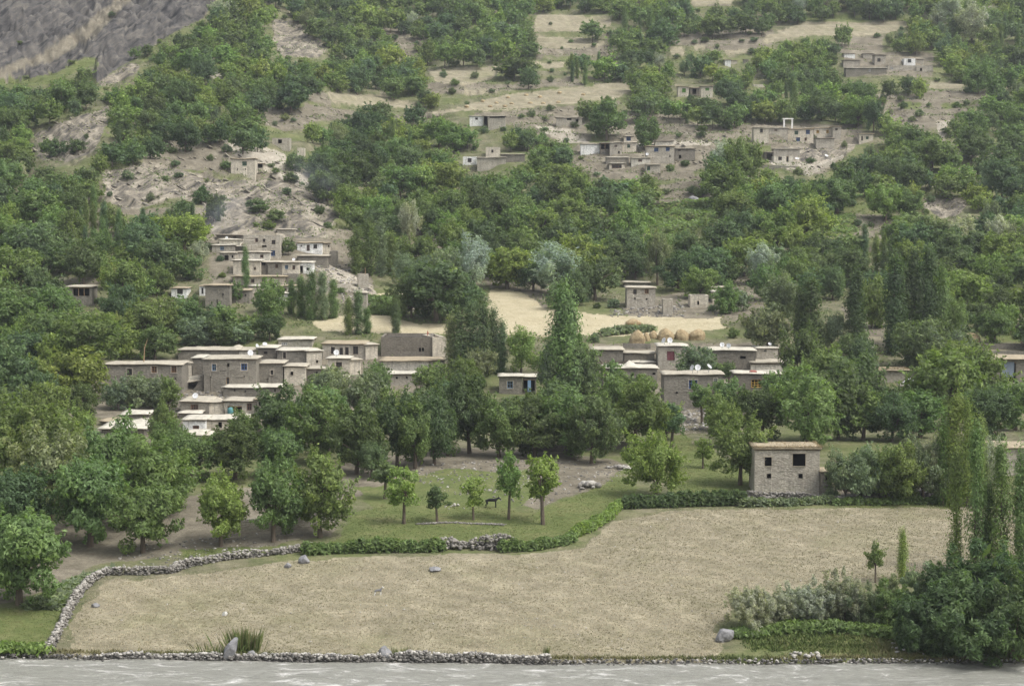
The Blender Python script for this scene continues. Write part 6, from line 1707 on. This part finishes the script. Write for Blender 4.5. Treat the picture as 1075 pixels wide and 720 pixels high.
# ------------------------------------------------------------------ satellite dishes
def house_under(px, py):
    c = [h for h in HOUSES if h['rect'][0] - 2 <= px <= h['rect'][2] + 8 and h['rect'][1] - 8 < py + 3 < h['rect'][1] + 12]
    return min(c, key=lambda h: abs(h['rect'][1] + 2 - (py + 3))) if c else None
def dish(label, px, py, rpx, az=0.0, el=0.5, col=(0.62, 0.63, 0.64), on_ground=False):
    h = None if on_ground else house_under(px, py)
    if h:
        D = h['D'] + 1.0; x, y, z = at(px, py, D); zb = h['z'] + h['H'] + 0.22
    else:
        x, y, zb = gray(px, py + rpx * 1.3); z = zb + rpx * y / FPX
    r = 0.82 * rpx * y / FPX; z = max(z, zb + r * 0.8)
    root = empty('satellite_dish', (x, y, zb), az); tag(root, label, 'dish', 'satellite dishes on roofs')
    hz = z - zb; nv, nr_ = 20, 5; V_ = []; ce, se = math.cos(el), math.sin(el)
    def tr(a, b_, c): return (a, -c * ce - b_ * se * 0 + b_ * se * 0.0 - 0 if False else (b_ * se - c * ce), hz + b_ * ce + c * se)
    for j in range(nr_ + 1):
        rr = r * j / nr_
        for i in range(nv):
            a = 2 * math.pi * i / nv; V_.append(tr(math.cos(a) * rr, math.sin(a) * rr * 1.08, 0.28 * r * (j / nr_) ** 2))
    k = len(V_)
    V_ += [(v[0], v[1] + 0.025, v[2]) for v in V_]
    F_ = []
    for j in range(nr_):
        for i in range(nv):
            q = (j * nv + i, j * nv + (i + 1) % nv, (j + 1) * nv + (i + 1) % nv, (j + 1) * nv + i)
            F_.append(q); F_.append(tuple(k + w for w in q[::-1]))
    for i in range(nv): F_.append((nr_ * nv + i, nr_ * nv + (i + 1) % nv, k + nr_ * nv + (i + 1) % nv, k + nr_ * nv + i))
    link('reflector', mesh_quads('reflector', V_, F_, M['dish'], smooth=True), root, color=col)
    f = MB(); f.tube([tr(0, -r, 0.28 * r), tr(0, -r * .25, r * 1.0)], [0.02, 0.02], 5); f.box(-.05, .05, tr(0, -r * .25, r)[1] - .05, tr(0, -r * .25, r)[1] + .05, tr(0, -r * .25, r)[2] - .05, tr(0, -r * .25, r)[2] + .06); f.build('feed_arm', M['metal'], root)
    f = MB(); f.tube([(0, 0.08, -0.1), (0, 0.08, hz)], [0.035, 0.035], 6); f.build('mast', M['metal'], root)
dish('white dish on the grey house with twin brown windows', 205, 415.6, 3.6, 0, 0.5)
dish('big white dish at the right corner of the blue windowed house roof', 262.8, 370.6, 3.7, 0.3, 0.5)
dish('grey tilted dish right of the big white one on the blue windowed house', 269.8, 368.2, 3.4, 1.1, 0.3, (0.6, 0.62, 0.64))
dish('white dish lying low on the dark roof left of the topmost house', 278, 361.5, 3.0, 0.2, 1.0)
dish('white dish on the terrace in front of the four windowed house', 353, 370.2, 3.5, 0.1, 0.45)
dish('narrow sideways white dish on the red shuttered house roof', 697, 357.5, 3.4, -0.9, 0.4)
dish('round white dish centred on the red shuttered house roof', 703.2, 357.5, 3.5, 0, 0.4)
dish('white dish on the bright upper roof behind the red shuttered house', 712, 353.2, 2.8, 1.0, 0.6)
dish('leftmost narrow white dish on the tall blue windowed house', 726.8, 386.2, 3.6, -1.0, 0.35)
dish('round white dish beside the narrow one on the tall house', 732.4, 386, 3.8, 0.0, 0.4)
dish('white dish tilted to the sky at the right of the tall house roof', 744.5, 385, 3.6, 1.0, 0.8)
dish('white dish at the left end of the long brown house roof', 758, 362, 3.0, 0, 0.4)
dish('dull grey dish right of the white one on the long brown house', 764.8, 363, 2.9, 0, 0.45, (0.36, 0.38, 0.4))
dish('small white dish on the upper right-end house roof', 808, 361.2, 2.2, 0.2, 0.8)
dish('white dish at the right foot of the spur village', 305.4, 304, 2.4, 0, 0.5)
dish('white dish on the roof beside the sky blue spur window', 308.3, 272.6, 2.0, 0, 0.6)
dish('white dish on the small upper left spur house', 238, 249.6, 1.6, 0, 0.5)
dish('white dish in the gap left of the two vivid blue windows', 679.4, 162.2, 1.9, 0, 0.5)
dish('large white dish lying on the ground by the lowest hamlet room', 836.8, 166.4, 3.0, 0, 1.2, on_ground=True)
dish('white dish on the rubble slope below the right hamlet', 867.6, 163.4, 2.3, 0.4, 0.9, on_ground=True)

# ------------------------------------------------------------------ people and animals
def skin_obj(name, pts, edges, mat, parent, color=None, sub=2):
    me = bpy.data.meshes.new(name); me.from_pydata([p[:3] for p in pts], edges, [])
    o = link(name, me, parent, color=color)
    md_ = o.modifiers.new('skin', 'SKIN')
    sv = me.skin_vertices[0].data if me.skin_vertices else None
    if sv is None:
        me.update()
        bpy.context.view_layer.objects.active = o
        sv = me.skin_vertices[0].data
    for i, p in enumerate(pts):
        rx = p[3]; ry = p[4] if len(p) > 4 else p[3]
        sv[i].radius = (rx, ry); sv[i].use_root = (i == 0)
    ss = o.modifiers.new('smooth', 'SUBSURF'); ss.levels = sub; ss.render_levels = sub
    md_.use_smooth_shade = True
    me.materials.append(mat)
    return o
def quadruped(name, label, cat, px, py, length, mat, color, az=0.0, ears=0.16, neck_up=0.18):
    x, y, z = gray(px, py)
    r = empty(name, (x, y, z), az); tag(r, label, cat)
    k = length / 1.55; r.scale = (k, k, k)
    P = [(0, 0, 0.92, .21, .20), (-.30, 0, .93, .20), (-.52, 0, .95, .17), (.28, 0, .92, .21), (.48, 0, .98, .16),
         (.66, 0, 1.08 + neck_up * .6, .10), (.82, 0, 1.16 + neck_up, .09), (.98, 0, 1.05 + neck_up, .065), (1.10, 0, .93 + neck_up, .05),
         (-.50, .12, .72, .11), (-.42, .13, .52, .055), (-.56, .13, .32, .035), (-.52, .13, .03, .04),
         (-.52, -.12, .72, .11), (-.58, -.13, .52, .055), (-.72, -.13, .32, .035), (-.68, -.13, .03, .04),
         (.44, .11, .70, .075), (.44, .12, .38, .042), (.42, .12, .03, .036),
         (.46, -.11, .70, .075), (.52, -.12, .38, .042), (.50, -.12, .03, .036),
         (-.68, 0, .90, .03), (-.74, 0, .6, .025),
         (.80, .07, 1.28 + neck_up, .03), (.78, .09, 1.28 + neck_up + ears, .015), (.80, -.07, 1.28 + neck_up, .03), (.78, -.09, 1.28 + neck_up + ears, .015)]
    E = [(0, 1), (1, 2), (0, 3), (3, 4), (4, 5), (5, 6), (6, 7), (7, 8), (2, 9), (9, 10), (10, 11), (11, 12), (2, 13), (13, 14), (14, 15), (15, 16),
         (4, 17), (17, 18), (18, 19), (4, 20), (20, 21), (21, 22), (2, 23), (23, 24), (6, 25), (25, 26), (6, 27), (27, 28)]
    return skin_obj('body', P, E, mat, r, color)
quadruped('donkey', 'black donkey standing on the orchard grass facing right', 'donkey', 516, 534, 1.42, M['fur'], (0.018, 0.018, 0.02), 0.0, 0.2, 0.0)
m, n, l, b = new_mat('pied_fur')
tc = n.new('ShaderNodeTexCoord'); sx_ = n.new('ShaderNodeSeparateXYZ'); l.new(tc.outputs['Object'], sx_.inputs[0])
lo_ = ramp(n, l, sx_.outputs[2], [(0.55, 1), (0.75, 0)]); hi_ = ramp(n, l, sx_.outputs[0], [(0.70, 0), (0.78, 1)])
c = mixc(n, l, lo_, (0.14, 0.14, 0.15), (0.8, 0.79, 0.77)); c = mixc(n, l, hi_, c, (0.78, 0.76, 0.72)); l.new(c, b.inputs['Base Color']); b.inputs['Roughness'].default_value = 0.8
quadruped('goat', 'small grey goat with white legs and white head alone in the dry field', 'goat', 397, 625, 0.78, m, None, 0.35, 0.06, 0.30)

def person(label, px, py, h, robe, head_cloth, az=0.0):
    x, y, z = gray(px, py)
    r = empty('person', (x, y, z), az); tag(r, label, 'person'); k = h / 1.7; r.scale = (k, k, k)
    P = [(0, 0, .95, .15, .11), (0, 0, 1.15, .14, .10), (0, 0, 1.36, .17, .10), (0, 0, 1.46, .055), (0, 0, 1.53, .06), (0, -.01, 1.61, .085, .095), (0, 0, 1.68, .05),
         (.19, 0, 1.38, .055), (.24, -.02, 1.12, .042), (.20, -.14, .92, .032), (.19, -.18, .84, .03),
         (-.19, 0, 1.38, .055), (-.25, 0, 1.12, .042), (-.23, -.06, .88, .032), (-.22, -.08, .80, .03),
         (.09, 0, .85, .10), (.10, -.02, .48, .06), (.10, .02, .08, .045), (.10, -.12, .03, .035),
         (-.09, 0, .85, .10), (-.10, .04, .48, .06), (-.10, .06, .08, .045), (-.10, -.07, .03, .035)]
    E = [(0, 1), (1, 2), (2, 3), (3, 4), (4, 5), (5, 6), (2, 7), (7, 8), (8, 9), (9, 10), (2, 11), (11, 12), (12, 13), (13, 14), (0, 15), (15, 16), (16, 17), (17, 18), (0, 19), (19, 20), (20, 21), (21, 22)]
    skin_obj('body', P, E, M['skin'], r)
    # long tunic
    nu = 16; V_ = []
    for zz, rx, ry in [(1.47, .09, .08), (1.42, .20, .12), (1.2, .19, .14), (.95, .19, .15), (.7, .24, .19), (.42, .29, .24)]:
        for i in range(nu):
            a = 2 * math.pi * i / nu; wv = 1 + 0.06 * math.sin(a * 5 + zz * 3) * (1.5 - zz); V_.append((math.cos(a) * rx * wv, math.sin(a) * ry * wv, zz))
    F_ = [(j * nu + i, j * nu + (i + 1) % nu, (j + 1) * nu + (i + 1) % nu, (j + 1) * nu + i) for j in range(5) for i in range(nu)]
    link('tunic', mesh_quads('tunic', V_, F_, M['cloth'], smooth=True), r, color=robe)
    V_ = []
    for zz, rr in [(1.58, .115), (1.66, .118), (1.72, .09), (1.76, .03)]:
        for i in range(nu):
            a = 2 * math.pi * i / nu; V_.append((math.cos(a) * rr, math.sin(a) * rr * 1.05 + .01, zz))
    F_ = [(j * nu + i, j * nu + (i + 1) % nu, (j + 1) * nu + (i + 1) % nu, (j + 1) * nu + i) for j in range(3) for i in range(nu)]
    link('cap', mesh_quads('cap', V_, F_, M['cloth'], smooth=True), r, color=head_cloth)
person('person in a long white tunic and dark cap standing on the bare left clearing', 26.6, 282, 1.75, (0.75, 0.76, 0.78), (0.04, 0.04, 0.05), 0.5)

# ------------------------------------------------------------------ odds and ends
def pole(label, px, py0, py1, D=None, lean=0.0, r=0.05):
    h = house_under(px, py0 - 3)
    D = (h['D'] + 0.6) if h else gray(px, py0)[1]
    x, y, z = at(px, py0, D); z2 = at(px + lean, py1, D)
    if not h: z = float(ground(x, y)) - 0.2
    mb = MB(); ln = (z2[0] - x)
    mb.tube([(0, 0, -0.1), (ln * .2, 0, (z2[2] - z) * .6), (ln, 0, z2[2] - z)], [r, r * .8, r * .45], 6)
    tag(mb.build('wooden_pole', M['wood'], loc=(x, y, z)), label, 'pole')
pole('crooked bare pole rising from the roof of the very long house', 151, 379, 356, lean=4, r=0.09)
pole('thin pole standing left of the small square mud tower', 383.5, 289, 281, r=0.08)
def flagpole():
    h = [q for q in HOUSES if q['name'] == 'the mud compound with twin slots'][0]
    x, y, z = at(448.6, 354.5, h['D'] + 2.0); zt = at(448.6, 347.2, h['D'] + 2.0)[2]
    z = h['z'] + h['H'] - 0.35
    r = empty('flag', (x, y, z)); tag(r, 'small red cloth flag on a stick at the right of the mud compound', 'flag')
    f = MB(); f.tube([(0, 0, 0), (0, 0, zt - z)], [.03, .02], 5); f.build('stick', M['wood'], r)
    f = MB(); H_ = zt - z
    pts = [(0.02, 0, H_), (0.12, 0.03, H_ - .08), (0.2, -0.02, H_ - .4), (0.02, 0, H_ - .85)]
    f.add(pts + [(p[0], p[1] + .012, p[2]) for p in pts], [(0, 1, 2, 3), (7, 6, 5, 4), (0, 4, 5, 1), (1, 5, 6, 2), (2, 6, 7, 3), (3, 7, 4, 0)]); f.build('cloth', M['cloth'], r, color=(0.42, 0.06, 0.04))
flagpole()
def lathe(prof_, nu=16):
    V_ = [(math.cos(2 * math.pi * i / nu) * r_, math.sin(2 * math.pi * i / nu) * r_, z_) for r_, z_ in prof_ for i in range(nu)]
    F_ = [(j * nu + i, j * nu + (i + 1) % nu, (j + 1) * nu + (i + 1) % nu, (j + 1) * nu + i) for j in range(len(prof_) - 1) for i in range(nu)]
    return V_, F_
h = [q for q in HOUSES if abs(q['rect'][0] - 235.8) < .1][0]
V_, F_ = lathe([(0.02, 0), (.38, 0), (.42, .1), (.42, .62), (.36, .74), (.16, .8), (.14, .86), (.02, .87)])
x, y, z = at(242, 433.5, h['D'] + 0.75)
x, y, z = at(242, 433.8, h['D'] - 0.5); z = float(ground(x, y))
tag(link('water_tank', mesh_quads('water_tank', V_, F_, M['dish'], smooth=True), None, (x, y, z + 0.3), (0.09, 0.25, 0.27)), 'teal plastic water tank at the recessed balcony', 'tank').scale = (1.0, 1.0, 1.0)
def plinth(x, y, z, w, d, hgt, lab):
    f = MB(); f.box(-w / 2, w / 2, -d / 2, d / 2, -1.0, hgt, 0.03); tag(f.build('mud_ledge', M['wall'], loc=(x, y, z), color=WALLC['c']), lab, 'ledge')
plinth(x + 0.9, y, z, 3.0, 1.1, 0.3, 'mud ledge carrying the teal water tank')
# white sheet over a pile on the shed roof, right
h = [q for q in HOUSES if abs(q['rect'][0] - 947) < .1][0]
V_ = []; nu = 18; x, y, _ = at(955, 403, h['D'] + 1.2); zr = h['z'] + h['H'] + 0.1
for j in range(6):
    t_ = j / 5
    for i in range(nu):
        a = 2 * math.pi * i / nu; rr = (1 - t_ ** 1.6) * 1.15 * (1 + .12 * math.sin(a * 3 + 1) + .08 * math.sin(a * 7)); V_.append((math.cos(a) * rr * 1.05, math.sin(a) * rr * .8, t_ * 1.05 + 0.05 * math.sin(a * 5) * (1 - t_)))
F_ = [(j * nu + i, j * nu + (i + 1) % nu, (j + 1) * nu + (i + 1) % nu, (j + 1) * nu + i) for j in range(5) for i in range(nu)]
tag(link('plastic_sheet', mesh_quads('plastic_sheet', V_, F_, M['cloth'], smooth=True), None, (x, y, zr), (0.75, 0.75, 0.76)), 'crumpled white plastic sheet over a pile on the shed roof at right', 'sheet')
def hanging(name, label, px0, px1, py0, py1, D, col):
    x0, y, z1 = at(px0, py0, D); x1, _, z0 = at(px1, py1, D); nx = 8; V_ = []
    for sgn in (0, 1):
        for j in range(5):
            for i in range(nx + 1):
                V_.append(((x1 - x0) * i / nx, 0.05 * math.sin(i * 2.1) + 0.012 * sgn, (z1 - z0) * j / 4))
    k = 5 * (nx + 1); F_ = []
    for j in range(4):
        for i in range(nx):
            q = (j * (nx + 1) + i, j * (nx + 1) + i + 1, (j + 1) * (nx + 1) + i + 1, (j + 1) * (nx + 1) + i); F_.append(q); F_.append(tuple(w + k for w in q[::-1]))
    tag(link(name, mesh_quads(name, V_, F_, M['cloth'], smooth=True), None, (x0, y, z0), col), label, 'cloth')
h = [q for q in HOUSES if abs(q['rect'][0] - 548.5) < .1][0]
hanging('hanging_cloth', 'pale blue cloth hanging in the shaded porch of the tree-hidden house', 554, 557.4, 399, 411, h['D'] - 0.1, (0.28, 0.42, 0.6))
h = [q for q in HOUSES if q['name'] == 'the house at the right frame edge'][0]
hanging('hanging_tarp', 'grey blue tarp hanging in the porch of the right edge house', 1051, 1064.5, 380, 396, h['D'] - 0.06, (0.20, 0.24, 0.29))
f = MB(); x0, y, z = at(1036, 403, h['D'] - 0.5); x1 = at(1120, 403, h['D'] - .5)[0]
f.box(1.8, x1 - x0, -1.2, 0.45, -0.12, 0.1, 0.02); tag(f.build('porch_slab', M['roof'], loc=(x0, y, z), color=ROOFC['b']), 'thin pale slab projecting below the grey blue tarp', 'slab')
h = [q for q in HOUSES if abs(q['rect'][0] - 771.5) < .1][0]
x, y, z = at(790.5, 391, h['D'] + 0.8); zr = h['z'] + h['H'] + 0.2
V_, F_ = lathe([(0.01, .36), (.2, .33), (.34, .2), (.38, 0.02), (.3, -.05)], 12)
tag(link('cloth_bundle', mesh_quads('cloth_bundle', V_, F_, M['cloth'], smooth=True), None, (x, y, zr), (0.30, 0.11, 0.09)), 'dull red bundle on the roof of the yellow windowed house', 'bundle').scale = (1.6, .9, .8)

def mud_wall_line(label, pp, hpx, th=0.4, wall='d', D=None, name='mud_wall', cap=True):
    W_ = [gray(px, py) for px, py in pp]
    x0, y0, z0 = W_[0]
    mb = MB()
    for (xa, ya, za), (xb, yb_, zb_) in zip(W_[:-1], W_[1:]):
        L_ = math.hypot(xb - xa, yb_ - ya); k = max(1, int(L_ / 1.2))
        ux, uy = (xb - xa) / L_, (yb_ - ya) / L_; nx_, ny_ = -uy * th / 2, ux * th / 2
        for i in range(k):
            p = []
            for t_ in (i / k, (i + 1) / k):
                x = xa + (xb - xa) * t_; y = ya + (yb_ - ya) * t_; zg = za + (zb_ - za) * t_; hh = hpx * y / FPX * (1 + .12 * float(fbm(x / 2, y / 2, 2, 7)))
                p.append((x, y, zg, hh))
            vs = []
            for (x, y, zg, hh) in p:
                vs += [(x - nx_ - x0, y - ny_ - y0, zg - 1 - z0), (x + nx_ - x0, y + ny_ - y0, zg - 1 - z0), (x + nx_ - x0, y + ny_ - y0, zg + hh - z0), (x - nx_ - x0, y - ny_ - y0, zg + hh - z0)]
            mb.add(vs, [(0, 4, 7, 3), (1, 2, 6, 5), (3, 7, 6, 2), (0, 3, 2, 1), (4, 5, 6, 7)])
    o = mb.build(name, M['wall'], loc=(x0, y0, z0), color=WALLC[wall]); return tag(o, label, 'wall')
mud_wall_line('long low grey mud wall behind the front row of round trees', [(238, 557), (275, 557), (310, 554), (352, 549)], 13, wall='m')
mud_wall_line('upper low terrace wall by the square haystack at right', [(1030, 366), (1090, 367)], 5.5, wall='g')
mud_wall_line('second low terrace wall above the straw roof at right', [(1031, 374), (1090, 375)], 6, wall='g')
mud_wall_line('low wall between the plain grey house and the haystacks', [(654, 366), (683, 366)], 5, wall='g')
mud_wall_line('terrace wall of stones along the bottom of the yellow field', [(430, 357), (470, 356), (520, 356), (560, 357)], 3, wall='m')
mud_wall_line('ruined terrace wall zigzag below the right hamlet', [(800, 176), (840, 178), (862, 176), (885, 166)], 3.0, wall='m')
mud_wall_line('retaining wall under the yellow terrace beside the mud tower', [(386, 327), (425, 328)], 7, wall='d')
mud_wall_line('tall garden wall below the small mud tower', [(330, 306), (350, 308), (368, 306)], 8, wall='m')
mud_wall_line('brown mud wall at the foot of the big orchard trees', [(545, 473), (600, 474), (660, 470)], 7, wall='d')

clump('brushwood_pile', 'grey pile of brushwood in the yard before the plain grey house', 646, 384, 420, 0.9, 1.0, [(0.16, 0.14, 0.11), (0.24, 0.21, 0.16)], 85)

# ------------------------------------------------------------------ smoke and air
def volume_mat(name, dens, col, noisy=None):
    m = bpy.data.materials.new(name); m.use_nodes = True
    n = m.node_tree.nodes; l = m.node_tree.links; n.clear()
    o = n.new('ShaderNodeOutputMaterial'); v = n.new('ShaderNodeVolumePrincipled')
    v.inputs['Color'].default_value = (*col, 1); v.inputs['Density'].default_value = dens; v.inputs['Anisotropy'].default_value = 0.2
    l.new(v.outputs[0], o.inputs['Volume'])
    if noisy:
        tc = n.new('ShaderNodeTexCoord')
        f = noise(n, l, noisy, 4, 0.6, tc.outputs['Object'])
        g_ = n.new('ShaderNodeTexGradient'); g_.gradient_type = 'SPHERICAL'; l.new(tc.outputs['Object'], g_.inputs[0])
        a = ramp(n, l, f, [(0.42, 0), (0.7, 1)]); mm = n.new('ShaderNodeMath'); mm.operation = 'MULTIPLY'; l.new(a, mm.inputs[0]); l.new(g_.outputs[1], mm.inputs[1])
        m2 = n.new('ShaderNodeMath'); m2.operation = 'MULTIPLY'; l.new(mm.outputs[0], m2.inputs[0]); m2.inputs[1].default_value = dens; l.new(m2.outputs[0], v.inputs['Density'])
    return m
def smoke(label, px, py, wpx, hpx, dep, dens, D, rot):
    x, y, z = at(px, py, D); m_ = y / FPX
    import bmesh
    bm = bmesh.new(); bmesh.ops.create_icosphere(bm, subdivisions=2, radius=1.0)
    me = bpy.data.meshes.new('smoke'); bm.to_mesh(me); bm.free()
    me.materials.append(volume_mat('smoke_' + str(int(px)), dens, (0.80, 0.88, 1.0), 1.8))
    o = link('smoke', me, None, (x, y, z)); o.scale = (wpx * m_ / 2, dep, hpx * m_ / 2); o.rotation_euler = (0, rot, 0)
    tag(o, label, 'smoke', kind='stuff')
smoke('thin blue smoke drifting down from the pale ruin stub', 336, 190, 96, 48, 6, 0.10, gray(330, 200)[1] - 9, 0.75)
smoke('thin blue smoke rising over the left end of the spur village', 226, 230, 96, 56, 7, 0.09, gray(226, 250)[1] + 2, -0.5)

def haze(dens):
    f = MB(); f.box(-3200, 3200, -140, 1760, -6, 760)
    o = f.build('haze', None)
    o.data.materials.append(volume_mat('haze', dens, (0.86, 0.92, 1.0)))
    tag(o, kind='stuff', label='pale summer haze filling the valley', cat='haze')
haze(0.00016)
